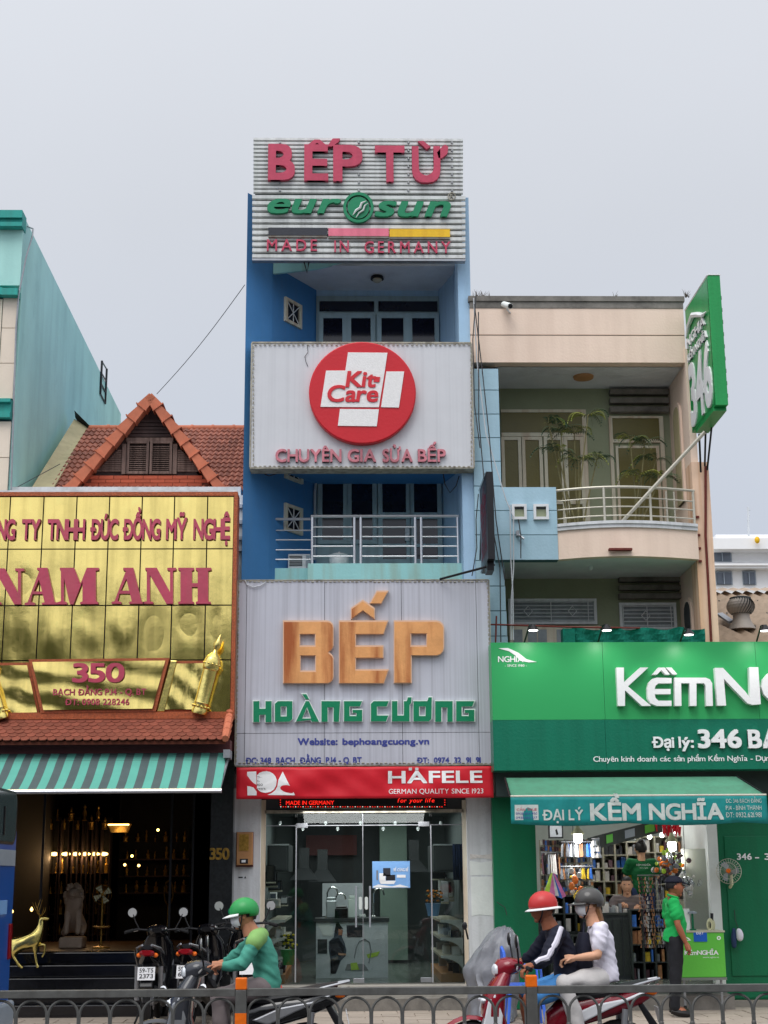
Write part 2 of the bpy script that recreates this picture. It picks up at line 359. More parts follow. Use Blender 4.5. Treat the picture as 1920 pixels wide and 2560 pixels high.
def bx(name, x0, x1, y0, y1, z0, z1, mt, parent=None, bevel=0., **k): return MB().box(x0, x1, y0, y1, z0, z1).build(name, mt, parent, bevel=bevel, **k)
def prect(name, x0, y0, x1, y1, Y, th, mt, parent=None, bevel=0., **k):
    """a slab whose front face stands at depth Y where the photo shows x0..x1, y0..y1"""
    a, b, c, d = rc(x0, y0, x1, y1, Y); return MB().box(a, b, Y, Y + th, c, d).build(name, mt, parent, bevel=bevel, **k)
def struct(o): o['kind'] = 'structure'; return o
def copy_tree(o, parent=None):
    c = o.copy(); C.objects.link(c); c.parent = parent
    for ch in list(o.children): copy_tree(ch, c)
    return c

# ---------------------------------------------------------------- lettering
GL = {}
def glyph(ch, bold, shear, ext=True):
    bold = 0
    key = (ch, bold, shear, ext)
    if key not in GL and ch in 'Đ':
        vs, fs = glyph('D', bold, shear, ext); vs = [v.copy() for v in vs]; fs = [list(f) for f in fs]; a, b = bb(vs, 0); h0, h1 = bb(vs, 1); z1 = max(v.z for v in vs) + .004; z0 = min(v.z for v in vs); n = len(vs); ym = (h0 + h1) / 2
        for z in (z0 if ext else z1, z1):
            for x, y in ((a - .09, ym - .035), (a + .24, ym - .035), (a + .24, ym + .045), (a - .09, ym + .045)): vs.append(Vector((x, y, z)))
        fs.append([n + 4, n + 5, n + 6, n + 7])
        if ext: fs += [[n + i, n + (i + 1) % 4, n + 4 + (i + 1) % 4, n + 4 + i] for i in range(4)]
        GL[key] = (vs, fs)
    if key not in GL:
        cu = bpy.data.curves.new('g', 'FONT'); cu.body = ch; cu.size = 1; cu.offset = bold; cu.shear = shear
        cu.extrude = .05 if ext else 0; cu.resolution_u = 4
        ob = bpy.data.objects.new('g', cu); C.objects.link(ob); dg = bpy.context.evaluated_depsgraph_get(); dg.update()
        me = bpy.data.meshes.new_from_object(ob.evaluated_get(dg))
        vs = [v.co.copy() for v in me.vertices]; fs = [list(p.vertices) for p in me.polygons]
        bpy.data.objects.remove(ob); bpy.data.curves.remove(cu); bpy.data.meshes.remove(me)
        GL[key] = (vs, fs)
    return GL[key]
def bb(vs, i): return (min(v[i] for v in vs), max(v[i] for v in vs)) if vs else (0, 0)
def frame_front(Y):
    """maps (x, z) of a plane facing the street to the world; n is the way the letters stand out"""
    return lambda x, z, d: Vector((x, Y - d, z))
def write(text, x0, x1, zb, zc, fr, dep, mt, parent, bold=.0, shear=0., gap=.09, space=.32, join=False, name=None, label=None):
    """writes text from x0 to x1, baseline zb, capital height up to zc, with the frame function fr"""
    ch0 = bb(glyph('H', bold, 0)[0], 1); kz = (zc - zb) / (ch0[1] - ch0[0]); lay = []; x = 0
    for ch in text:
        if ch == ' ': x += space; continue
        vs, fs = glyph(ch, bold, shear, dep > .004)
        a, b = bb(vs, 0); lay.append((ch, x - a, vs, fs)); x += b - a + gap
    x -= gap; _b = bold * .62; kx = (x1 - x0) / (x + 2 * _b); x0 += _b * kx; mb = MB()
    for ch, ox, vs, fs in lay:
        # heavier strokes: the glyph drawn again a little to each side, every layer a hair prouder than the last
        one = mb if join else MB(); bs = bold * .62
        for li, (sx_, sy_) in enumerate(((0, 0), (-bs, -bs), (bs, bs), (-bs, bs), (bs, -bs)) if bold > .004 else ((0, 0),)):
            one.add([fr(x0 + (v.x + ox + sx_) * kx, zb + (v.y - ch0[0] + sy_) * kz, ((v.z + .05) * 10 * dep if dep > .004 else dep) + li * .0005) for v in vs], fs)
        if not join: one.build(name or 'letter', mt, parent)
    if join: return mb.build(name or 'lettering', mt, parent, label=label, kind='stuff')
def wpx(text, x0, x1, ycap, ybase, Y, dep, mt, parent, **k):
    a, b, c, d = rc(x0, ycap, x1, ybase, Y); return write(text, a, b, c, d, frame_front(Y), dep, mt, parent, **k)
def polyletter(outer, holes, tr, Y, dep, mt, parent, name='letter', grow=0.):
    """letter traced as polygons; tr maps its own coordinates to photo pixels"""
    cu = bpy.data.curves.new('p', 'CURVE'); cu.dimensions = '2D'; cu.fill_mode = 'BOTH'; cu.extrude = dep / 2; cu.offset = grow
    for pl in [outer] + holes:
        sp = cu.splines.new('POLY'); sp.points.add(len(pl) - 1); sp.use_cyclic_u = True
        for i, (x, y) in enumerate(pl):
            w = P(*tr(x, y), Y); sp.points[i].co = (w.x, w.z, 0, 1)
    ob = bpy.data.objects.new('p', cu); C.objects.link(ob); dg = bpy.context.evaluated_depsgraph_get(); dg.update()
    me = bpy.data.meshes.new_from_object(ob.evaluated_get(dg))
    mb = MB().add([(v.co.x, Y - dep / 2 - v.co.z, v.co.y) for v in me.vertices], [list(p.vertices) for p in me.polygons])
    bpy.data.objects.remove(ob); bpy.data.curves.remove(cu); bpy.data.meshes.remove(me)
    return mb.build(name, mt, parent)
def chord(x0, y0, x1, y1, r, corners='1111', n=4):
    """rounded rectangle outline, corners order: tl tr br bl"""
    out = []
    for (cx, cy, a0, f) in ((x0, y0, 180, corners[0]), (x1, y0, 270, corners[1]), (x1, y1, 0, corners[2]), (x0, y1, 90, corners[3])):
        if f == '0': out.append((cx, cy)); continue
        ox = cx + r if cx == x0 else cx - r; oy = cy + r if cy == y0 else cy - r
        for i in range(n + 1):
            a = R(a0 + 90 * i / n); out.append((ox + r * math.cos(a), oy + r * math.sin(a)))
    return out

# ================================================================ GROUND
GZ = .15
struct(MB().quad((-300, -60, -.02), (300, -60, -.02), (300, 700, -.02), (-300, 700, -.02)).build('ground', 'ground'))
struct(bx('road', -60, 60, -8, 15.5, -.3, 0, 'asphalt'))
struct(bx('road_marking', -60, 60, 14.9, 15.02, 0, .004, 'paint_white'))
kb = struct(MB().box(-60, 60, 15.52, 15.58, -.2, .12).build('kerb', 'kerb'))
kme = MB().box(-.49, .49, -.07, .07, -.1, .10).mesh('kerb_stone', 'kerb')
for i in range(-6, 7): inst('kerb_stone', kme, kb, (i * 1.0 + .3, 15.57, .06))
sw = struct(bx('pavement', -60, 60, 15.64, 19.35, -.2, GZ - .012, 'paver'))
pme = MB().box(-.193, .193, -.193, .193, -.02, .02).mesh('paving_slab', 'paver')
for j in range(9):
    for i in range(-13, 15):
        inst('paving_slab', pme, sw, (i * .4 + (.2 if j % 2 else 0), 15.86 + j * .4, GZ - .02 + random.uniform(-.003, .003)))
struct(bx('far_pavement', -60, 60, -14, -2.5, -.2, .13, 'paver'))

# ================================================================ CENTRE BUILDING (blue tube house)
BX = root('blue_tube_house', 'narrow four storey blue house carrying three stacked shop signs', 'building', P(900, 2460, 19.6))
BX.location.z = GZ
top_z = P(617, 482, 19.6).z
YF, YB, YK = 19.6, 20.0, 20.95     # wall end, balcony line, back wall
xl0, xl1, xl2 = P(611, 1000, YF).x, P(677, 1000, YB).x, P(790, 1000, YK).x
# slanting left wall, from the street edge to the back wall, with small window holes built as frames standing on it
topz2 = P(900, 640, YK).z + 2.2
b_ = MB(); th = .14
b_.prism([(xl0, YF), (xl0, 27.), (xl2, 27.), (xl2, YK), (xl1, YB)], 3.05, top_z, 'XY').build('side_wall', 'blue_wall', BX)
xr0, xr1, xrb = P(1146, 1000, YB).x, P(1177, 1000, YB).x, P(1101, 1000, YK).x
MB().prism([(xr0, YF + .05), (xr1, YF + .05), (xr1, 27.), (xrb, 27.), (xrb, YK), (xr0 - .02, YB + .3)], 3.05, P(1170, 490, YF).z, 'XY').build('front_pier', 'light_blue', BX)
# storeys: slabs and ceilings
zc3 = P(900, 663, YB).z      # top balcony ceiling front edge
MB().box(xl0 + .1, xr1 - .1, YB + .02, YK + .3, zc3, zc3 + .12).build('ceiling', 'ceiling_paint', BX)
MB().box(xl1, xr0, YB - .05, YB + .15, zc3 - .18, zc3 + .002).build('ceiling_beam', 'pale_teal', BX) if 0 else None
MB().prism([(P(683, 640, YB).x, P(683, 640, YB).z), (P(683, 684, YB).x, P(683, 684, YB).z), (P(790, 690, YB).x, P(790, 672, YB).z), (P(930, 640, YB).x, P(930, 640, YB).z)], YB, YB + .05).build('ceiling_beam', 'pale_teal', BX)
bx('back_wall', xl2 - .05, xrb + .05, YK, YK + .15, 3.0, zc3 + .1, 'light_blue', BX)
bx('roof_slab', xl0 + .05, xr1 - .05, YF + .6, 27, top_z - .25, top_z - .05, 'concrete', BX)
# floor of the top balcony (hidden by the middle sign) and its soffit
z2f = P(900, 1165, YB).z
zs2 = P(900, 1172, YB).z
bx('balcony_slab', xl1 - .1, xr0, YB - .1, YK, zs2 + .02, zs2 + .16, 'blue_wall', BX)
zb1 = P(900, 1412, YB).z
z1 = P(900, 1445, YB).z
bx('balcony_slab', P(695, 1400, YB).x if 0 else P(770, 1420, YB).x, xr0, YB - .1, YK, z1 - .3, zb1, 'pale_teal', BX)
bx('balcony_slab', P(674, 1420, YB).x, P(770, 1420, YB).x, YB + .12, YK, z1 - .3, zb1 - .02, 'pale_teal', BX)

def door_set(px, ytop, ybot, transom, Y, parent):
    """a row of glazed door leaves: px = list of (x0, x1) glass spans"""
    x0, x1 = px[0][0] - 16, px[-1][1] + 16
    a, b, c, d = rc(x0, ytop, x1, ybot, Y)
    fr = MB().box(a, b, Y - .03, Y, c, d).build('door_frame', 'door_paint', parent)
    return fr
# ---- top storey doors
def leaf(xa, xb, ya, yb, Y, parent, panel=None, gl=None):
    a, b, c, d = rc(xa - 11, ya - 12, xb + 11, yb + 10, Y)
    A, B, Cc, D = rc(xa, ya, xb, yb, Y)
    o = MB()
    o.box(a, A, Y - .07, Y - .03, c, d).box(B, b, Y - .07, Y - .03, c, d).box(A, B, Y - .07, Y - .03, D, d).box(A, B, Y - .07, Y - .03, c, Cc)
    zs = gl or [(ya, yb)]
    if gl:
        for (u0, u1), (w0, w1) in zip(gl[:-1], gl[1:]):
            zt, zb = P(xa, u1, Y).z, P(xa, w0, Y).z
            o.box(A, B, Y - .07, Y - .03, zb, zt)
    dl = o.build('door_leaf', 'door_paint', parent)
    for (u0, u1) in zs:
        q = rc(xa, u0, xb, u1, Y)
        MB().box(q[0] - .003, q[1] + .003, Y - .052, Y - .044, q[2] - .003, q[3] + .003).build('pane', 'dark_glass', dl)
    return dl
dr = MB()
a, b, c, d = rc(790, 742, 1100, 1200, YK)
dr.box(a, b, YK - .028, YK, c, d).build('door_frame', 'door_paint', BX)
for xa, xb in ((808, 856), (878, 927), (954, 1009), (1031, 1087)): leaf(xa, xb, 799, 1000, YK, BX)
for xa, xb in ((799, 935), (946, 1093)):
    q = rc(xa, 756, xb, 781, YK); MB().box(q[0], q[1], YK - .045, YK - .03, q[2], q[3]).build('transom_window', 'dark_glass', BX)
# ---- middle storey doors
a, b, c, d = rc(792, 1180, 1102, 1412, YK)
MB().box(a, b, YK - .028, YK, c, d + .3).build('door_frame', 'door_paint', BX)
leaf(806, 858, 1192, 1352, YK, BX); leaf(879, 931, 1192, 1352, YK, BX)
leaf(956, 1015, 1192, 1400, YK, BX, gl=[(1192, 1284), (1300, 1362), (1370, 1400)])
leaf(1035, 1093, 1192, 1400, YK, BX, gl=[(1192, 1284), (1300, 1362), (1370, 1400)])
for xx in (1012, 1030):
    q = rc(xx, 1320, xx + 12, 1356, YK); MB().box(q[0], q[1], YK - .10, YK - .072, q[2], q[3]).build('door_lock', 'wire_white', BX, bevel=.01)
# conduit bent along the door frame
MB().tube([P(787, y, YK - .08) for y in (1400, 1340, 1280, 1230)] + [P(790, 1205, YK - .08), P(798, 1190, YK - .08), P(803, 1178, YK - .08)], .018, 6).build('conduit', 'wire_white', BX, smooth=True)
# ceiling lamp
p = P(943, 703, 20.4); p.z = zc3
lp = MB().lathe(p - Vector((0, 0, .05)), [(.05, .05), (.09, .04), (.1, 0), (.02, 0)], 18).build('ceiling_lamp', 'black_metal', BX)
MB().ball(p - Vector((0, 0, .06)), (.07, .07, .045), 14, 8).build('globe', 'shelf_cream', lp, smooth=True)
# small barred windows on the slanting wall
def wallpt(t, z, out=0.):   # t: 0 at balcony line, 1 at back wall
    dx, dy = xl2 - xl1, YK - YB; L_ = math.hypot(dx, dy); nx, ny = dy / L_, -dx / L_
    return Vector((xl1 + dx * t + nx * out, YB + dy * t + ny * out, z))
for k, (ta, tb, yt, yb) in enumerate([(.26, .63, 752, 812), (.30, .68, 1262, 1330), (.30, .68, 1160, 1200)]):
    zt, zb = P(735, yt, 20.4).z, P(735, yb, 20.4).z
    w = MB()
    def wb(t0, t1, za, zb_, o0, o1, mbb):
        mbb.hexa([wallpt(t0, za, o0), wallpt(t1, za, o0), wallpt(t1, za, o1), wallpt(t0, za, o1), wallpt(t0, zb_, o0), wallpt(t1, zb_, o0), wallpt(t1, zb_, o1), wallpt(t0, zb_, o1)])
    e_ = .045; et = .05
    wb(ta, tb, zt - e_, zt, .0, .035, w); wb(ta, tb, zb, zb + e_, .0, .035, w); wb(ta, ta + et, zb + e_, zt - e_, .0, .035, w); wb(tb - et, tb, zb + e_, zt - e_, .0, .035, w)
    fo = w.build('vent_window', 'white_frame', BX)
    w2 = MB(); wb(ta + et, tb - et, zb + e_, zt - e_, .002, .01, w2); w2.build('pane', 'dark_glass', fo)
    w3 = MB(); m0, m1 = ta + et, tb - et
    for (t0, z0, t1, z1_) in ((m0, zb + e_, m1, zt - e_), (m0, zt - e_, m1, zb + e_), ((m0 + m1) / 2, zb + e_, (m0 + m1) / 2, zt - e_)):
        w3.tube([wallpt(t0, z0, .022), wallpt(t1, z1_, .022)], .008, 5)
    w3.build('bar', 'white_metal', fo)
# balcony railing
rl = root('balcony_railing', 'stainless steel railing of the blue balcony above the large grey sign', 'railing', P(890, 1412, YB))
def rail_px(x0, x1, y, Y, r, nm='rail'): 
    a, b = P(x0, y, Y), P(x1, y, Y); b.z = a.z; MB().tube([a, b], r, 8).build(nm, 'steel', rl, smooth=True)
YR = YB - .04
rail_px(777, 1148, 1291, YR, .022)
for x0, x1 in ((783, 882), (906, 1038), (1056, 1146)):
    for y in (1318, 1342, 1366, 1391): rail_px(x0, x1, y, YR, .011)
for x in (780, 886, 902, 1039, 1054, 1146):
    a, b = P(x, 1412, YR), P(x, 1291, YR); b.x = a.x; MB().tube([a, b], .018, 8).build('post', 'steel', rl, smooth=True)
for y, r in ((1298, .02), (1326, .01), (1350, .01), (1375, .01), (1399, .01)): rail_px(677, 777, y, YB + .14, r)
# air conditioner and wrapped pot on the balcony
q = rc(720, 1388, 776, 1412, 20.3)
ac = root('air_conditioner', 'outdoor air conditioner unit lying behind the left end of the balcony railing', 'air conditioner', ((q[0] + q[1]) / 2, 20.3, zb1))
bx('casing', q[0], q[1], 20.3, 20.55, zb1, q[3] + .02, 'white_metal', ac, bevel=.015)
mb_ = MB()
for i in range(7): z = zb1 + .05 + i * .022; mb_.box(q[0] + .02, q[0] + .2, 20.29, 20.3, z, z + .008)
mb_.build('grille', 'black_plastic', ac); bx('side_panel', q[1] - .06, q[1] - .005, 20.292, 20.3, zb1 + .02, q[3], 'bus_grey', ac)
p = P(848, 1412, 20.25); p.z = zb1
pt = root('paint_bucket', 'white dirty bucket with a lid on the balcony behind the railing', 'bucket', p)
MB().lathe(p, [(.115, 0), (.135, .06), (.14, .14), (.13, .17)], 20).build('tub', 'white_wall', pt, smooth=True)
MB().lathe(p, [(.145, .17), (.15, .185), (.08, .21), (.02, .215), (.012, .24)], 20).build('lid', 'white_wall', pt, smooth=True)
# hanging cables below the middle sign
for pts in ([(1108, 1185), (1112, 1210), (1125, 1232), (1140, 1215), (1148, 1190)], [(560 + 96, 1182), (672, 1190), (700, 1182), (707, 1174)]):
    MB().tube([P(x, y, YB - .1) for x, y in pts], .008, 5).build('cable', 'wire', BX)

# ================================================================ TOP SIGN (slats)
YT = 19.45
TS = root('rooftop_sign', 'tall white slatted rooftop sign with red, green and yellow lettering on the blue house', 'sign', P(893, 655, YT))
def slats(y0, y1, n, xa, xb, Y, pro):
    for i in range(n):
        ya = y0 + (y1 - y0) * i / n; yb = y0 + (y1 - y0) * (i + 1) / n
        a, b, c, d = rc(xa, ya, xb, yb, Y); h = d - c
        MB().prism([(Y, d), (Y - pro, d - h * .12), (Y - pro, c + h * .32), (Y, c + h * .2)], a, b, 'YZ').build('slat', 'slat_white', TS)
slats(348, 488, 14, 634, 1157, YT, .045)
slats(490, 652, 11, 631, 1163, YT - .02, .04)
a, b, c, d = rc(634, 350, 1157, 650, YT); bx('backing', a + .02, b - .02, YT, YT + .06, c + .02, d - .02, 'sign_void', TS)
a, b, c, d = rc(631, 650, 1163, 655, YT); bx('edge_strip', a, b, YT - .05, YT + .05, c, d, 'steel_dull', TS)
for x in (700, 897, 1021, 1130):
    s0 = MB()
    for y in range(357, 488, 20):
        p = P(x, y, YT - .05); s0.ball(p, .018, 6, 4)
    s0.build('bolt', 'steel_dull', TS)
for x0, x1, ch in ((671, 738, 'B'), (761, 821, 'Ê'), (833, 906, 'P'), (937, 1011, 'T'), (1029, 1119, 'Ư')):
    sk = (x0 - 671) * .016
    yt, yb = 372 + sk, 455 + sk
    if ch == 'B': write('B', *[v for v in (lambda q: (q[0], q[1], q[2], q[3]))(rc(x0, yt, x1, yb, YT))], frame_front(YT - .05), .06, 'red_faded', TS, bold=.045)
    else:
        base = {'Ê': 'E', 'Ư': 'U'}.get(ch, ch); q = rc(x0, yt, x1 if ch != 'Ư' else 1100, yb, YT)
        write(base, *q, frame_front(YT - .05), .06, 'red_faded', TS, bold=.045)
i1 = lambda x, y: (x, y)
polyletter([(764, 371), (786, 354), (800, 354), (820, 371), (804, 371), (793, 362), (781, 371)], [], i1, YT - .05, .06, 'red_faded', TS)
polyletter([(818, 371), (832, 351), (850, 351), (846, 360), (830, 371)], [], i1, YT - .05, .06, 'red_faded', TS)
polyletter([(1044, 358), (1058, 357), (1076, 372), (1066, 378)], [], i1, YT - .05, .06, 'red_faded', TS)
polyletter([(1092, 386), (1104, 372), (1112, 366), (1120, 372), (1118, 388), (1104, 400), (1096, 400)], [], i1, YT - .052, .06, 'red_faded', TS)
q = rc(669, 499, 853, 539, YT - .02); write('eur', *q[:2], q[2], q[3] + .06, frame_front(YT - .07), .05, 'green_letter', TS, bold=.03, shear=.25, gap=.05)
q = rc(936, 504, 1126, 547, YT - .02); write('sun', *q[:2], q[2], q[3] + .06, frame_front(YT - .07), .05, 'green_letter', TS, bold=.03, shear=.25, gap=.05)
def ringpx(cx, cy, ro, ri, Y, dep, mt, parent, nm):
    o = [(cx + ro * math.cos(R(a)), cy + ro * math.sin(R(a))) for a in range(0, 360, 12)]
    i = [(cx + ri * math.cos(R(a)), cy + ri * math.sin(R(a))) for a in range(0, 360, 12)]
    return polyletter(o, [i], i1, Y, dep, mt, parent, nm) if ri else polyletter(o, [], i1, Y, dep, mt, parent, nm)
ringpx(896, 522, 38, 31, YT - .07, .05, 'green_letter', TS, 'logo_ring'); ringpx(896, 522, 27, 0, YT - .07, .04, 'green_letter', TS, 'logo_globe')
mb_ = MB(); pts = [P(x, y, YT - .13) for x, y in ((882, 538), (890, 526), (900, 520), (904, 508), (916, 502))]
mb_.tube(pts, [.004, .018, .02, .018, .004], 6); pts = [P(x + 8, y + 6, YT - .13) for x, y in ((882, 538), (890, 526), (900, 520), (904, 508), (912, 502))]
mb_.tube(pts, [.004, .012, .014, .012, .004], 6); mb_.build('logo_stripe', 'slat_white', TS)
ringpx(1129, 492, 10, 8, YT - .06, .02, 'panel_edge', TS, 'registered_mark'); wpx('R', 1125, 1133, 487, 497, YT - .06, .02, 'panel_edge', TS, bold=.0)
for x0, x1, y0, mt in ((671, 818, 569, 'black_bar'), (821, 972, 571, 'pink_bar'), (974, 1125, 573, 'yellow_bar')):
    prect('colour_bar', x0, y0, x1, y0 + 19, YT - .10, .05, mt, TS); prect('bar_edge', x0, y0 + 19, x1, y0 + 24, YT - .095, .05, 'letter_side', TS)
write('MADE', *rc(668, 606, 793, 634, YT), frame_front(YT - .07), .03, 'red_faded', TS, bold=.01, gap=.28)
write('IN', *rc(836, 609, 872, 637, YT), frame_front(YT - .07), .03, 'red_faded', TS, bold=.01, gap=.28)
write('GERMANY', *rc(911, 611, 1125, 639, YT), frame_front(YT - .07), .03, 'red_faded', TS, bold=.01, gap=.28)
MB().tube([P(758, 648, YT + .02), P(768, 682, YT + .02), P(773, 650, YT + .02)], .014, 6).build('bracket', 'black_metal', TS)

# ================================================================ MIDDLE SIGN
YM = 19.42
MS = root('clinic_style_sign', 'white sign with a red disc and white cross over the middle balcony', 'sign', P(905, 1170, YM))
a, b, c, d = rc(629, 859, 1180, 1168, YM)
bx('board', a, b, YM, YM + .25, c, d, 'white_panel', MS)
for args in ((a - .01, b + .01, d, d + .022), (a - .01, b + .01, c - .022, c)):
    bx('edge_trim', args[0], args[1], YM - .012, YM + .26, args[2], args[3], 'panel_edge', MS)
for xx in (a - .02, b): bx('edge_trim', xx, xx + .02, YM - .012, YM + .26, c, d, 'panel_edge', MS)
# chain of small lamps round the edge
def lampchain(x0, y0, x1, y1, Y, parent, n):
    mb = MB(); pa, pb = P(x0, y0, Y), P(x1, y1, Y)
    for i in range(n):
        p = pa.lerp(pb, (i + .5) / n) + Vector((random.uniform(-.004, .004), 0, random.uniform(-.004, .004)))
        dd = (pb - pa).normalized() * .017; mb.tube([p - dd, p + dd], .008, 5)
    return mb.build('lamp_chain', 'panel_edge', parent)
for q in ((633, 862, 1178, 862, 46), (633, 1166, 1178, 1166, 46), (633, 862, 633, 1166, 28), (1177, 862, 1179, 1166, 28)): lampchain(*q[:4], YM - .015, MS, q[4])
dc = P(906, 987, YM); ra = P(1039, 987, YM).x - dc.x
MB().lathe((dc.x, YM, dc.z), [(ra, 0), (ra, -.10), (ra - .015, -.11)], 64, 'Y').build('red_disc', 'red_disc', MS)
t2 = lambda x, y: (560 + x * .446, 820 + y * .446)
YC = YM - .11
polyletter([(695, 138), (916, 140), (898, 262), (868, 445), (541, 443), (572, 240), (680, 240)], [], t2, YC, .012, 'white_cell', MS, 'cross_panel')
polyletter([(910, 245), (1010, 245), (980, 447), (880, 445)], [], t2, YC, .012, 'white_cell', MS, 'cross_panel')
polyletter([(650, 455), (868, 457), (856, 552), (638, 549)], [], t2, YC, .012, 'white_cell', MS, 'cross_panel')
q = [P(*t2(x, y), YC) for x, y in ((681, 332), (852, 247))]
write('Kit', q[0].x, q[1].x, q[0].z, q[1].z, frame_front(YC - .012), .012, 'red_letter', MS, bold=.035, shear=.12, gap=.03)
polyletter([(842, 274), (876, 276), (870, 305), (838, 303)], [], t2, YC - .0125, .012, 'red_letter', MS)
q = [P(*t2(x, y), YC) for x, y in ((580, 414), (864, 326))]
write('Care', q[0].x, q[1].x, q[0].z, q[1].z, frame_front(YC - .012), .012, 'red_letter', MS, bold=.03, shear=.12, gap=.03)
wpx('CHUYÊN', 689, 854, 1126, 1156, YM, .05, 'pink_letter', MS, bold=.03, gap=.09)
wpx('GIA', 869, 940, 1126, 1156, YM, .05, 'pink_letter', MS, bold=.03, gap=.09)
wpx('SỬA', 956, 1031, 1126, 1156, YM, .05, 'pink_letter', MS, bold=.03, gap=.09)
wpx('BẾP', 1044, 1114, 1126, 1156, YM, .05, 'pink_letter', MS, bold=.03, gap=.09)
MB().tube([P(x, y, YM - .012) for x, y in ((768, 860), (770, 880), (762, 892), (765, 905), (770, 916))], .004, 4).build('cable', 'wire', MS)

# ================================================================ LARGE GREY SIGN
YS = 19.15
GS = root('grey_shop_sign', 'large grey panelled shop sign with orange and green letters above the glass shop', 'sign', P(913, 1905, YS))
xs = [594, 614, 811, 1005, 1194, 1222]; ys = [1451, 1832, 1912]
xq = [P(x, 1680, YS).x for x in xs]; zq = [P(910, y, YS).z for y in ys]
xq[0] = P(592, 1680, YS).x; xq[-1] = P(1227, 1680, YS).x
for j in range(2):
    for i in range(5):
        MB().box(xq[i] + .003, xq[i + 1] - .003, YS, YS + .02, zq[j + 1] + .003, zq[j] - .003).build('panel', 'grey_panel', GS)
bx('sign_box', xq[0] + .01, xq[-1] - .01, YS + .014, YS + .35, zq[2] + .01, zq[0] - .01, 'black_metal', GS)
for xx in (xq[0] - .012, xq[-1]): bx('edge_trim', xx, xx + .012, YS - .01, YS + .35, zq[2], zq[0], 'panel_edge', GS)
for zz in (zq[0], zq[2] - .012): bx('edge_trim', xq[0], xq[-1], YS - .01, YS + .35, zz, zz + .012, 'panel_edge', GS)
for q in ((597, 1454, 1220, 1454, 56), (594, 1908, 1232, 1908, 56), (597, 1454, 590, 1908, 42), (1219, 1454, 1231, 1908, 42)): lampchain(*q[:4], YS - .006, GS, q[4])
t3 = lambda x, y: (560 + x * .434, 1400 + y * .434)
def orange(outer, holes):
    polyletter(outer, holes, t3, YS, .07, 'letter_trim', GS, 'letter_edge', grow=.006)
    polyletter(outer, holes, t3, YS - .07, .006, 'orange_letter', GS, 'letter', grow=-.006)
orange([(343, 355)] + [(595, 355), (612, 360), (625, 373), (629, 390), (629, 500), (622, 515), (601, 534), (622, 552), (629, 568), (629, 675), (625, 692), (612, 706), (595, 711), (343, 711)],
       [[(437, 428), (437, 498), (526, 498), (526, 428)], [(440, 552), (440, 643), (528, 643), (528, 552)]])
orange([(664, 355), (943, 355), (918, 428), (758, 428), (758, 498), (916, 498), (916, 565), (758, 565), (758, 635), (946, 635), (920, 711), (664, 711)], [])
orange([(980, 355), (1225, 355), (1244, 361), (1258, 375), (1264, 392), (1264, 512), (1258, 530), (1244, 545), (1225, 551), (1078, 551), (1078, 709), (980, 709)],
       [[(1075, 425), (1075, 498), (1167, 498), (1167, 425)]])
orange([(733, 282), (800, 236), (866, 282), (866, 341), (800, 292), (733, 341)], [])
orange([(880, 184), (943, 184), (906, 252), (842, 252)], [])
def green(outer, holes=[]):
    polyletter(outer, holes, t3, YS, .05, 'trim_white', GS, 'letter_edge', grow=.006)
    polyletter(outer, holes, t3, YS - .05, .006, 'green_letter', GS, 'letter', grow=-.003)
green([(168, 812), (205, 812), (205, 856), (238, 856), (238, 812), (275, 812), (275, 935), (238, 935), (238, 893), (205, 893), (205, 935), (168, 935)])
green([(310, 812), (395, 812), (395, 917), (378, 933), (292, 933), (292, 828)], [[(328, 845), (360, 845), (360, 900), (328, 900)]])
green([(470, 812), (490, 812), (549, 933), (505, 933), (500, 922), (412, 933)], [[(452, 912), (478, 850), (500, 912)]])
green([(448, 772), (475, 772), (492, 803), (470, 803)])
for dx in (0, 655):
    green([(560 + dx, 812), (670 + dx * 1.0 - (7 if dx else 0), 812), (663 + dx, 933), (630 + dx, 933), (630 + dx, 850), (598 + dx, 850), (598 + dx, 933), (560 + dx, 933)])
for dx in (0, 646):
    green([(690 + dx, 812), (797 + dx, 812), (784 + dx, 845), (724 + dx, 845), (724 + dx, 898), (762 + dx, 898), (762 + dx, 882), (740 + dx, 882), (740 + dx, 862), (797 + dx, 862), (797 + dx, 931), (690 + dx, 931)])
green([(862, 812), (950, 812), (938, 845), (882, 845), (882, 895), (948, 895), (934, 931), (845, 931), (845, 828)])
green([(966, 812), (1000, 812), (1000, 895), (1035, 895), (1035, 812), (1052, 812), (1058, 790), (1082, 790), (1078, 825), (1070, 835), (1070, 931), (966, 931)])
green([(1090, 812), (1170, 812), (1178, 790), (1198, 790), (1196, 915), (1180, 931), (1090, 931)], [[(1125, 845), (1160, 845), (1160, 898), (1125, 898)]])
wpx('Website:', 744, 844, 1846, 1862, YS - .001, .002, 'navy_print', GS, bold=.055, join=True)
wpx('bephoangcuong.vn', 856, 1073, 1846, 1861, YS - .001, .002, 'navy_print', GS, bold=.055, join=True)
wpx('ĐC: 348  BẠCH  ĐẰNG  P.14 - Q. BT', 614, 904, 1894, 1908, YS - .001, .002, 'navy_print', GS, bold=.055, join=True)
wpx('ĐT:  0974  32  91  91', 1042, 1202, 1894, 1907, YS - .001, .002, 'navy_print', GS, bold=.055, join=True)
MB().tube([P(x, y, YS - .02) for x, y in ((612, 1450), (618, 1462), (634, 1468), (652, 1464), (664, 1455))], .007, 5).build('cable', 'wire_white', GS)

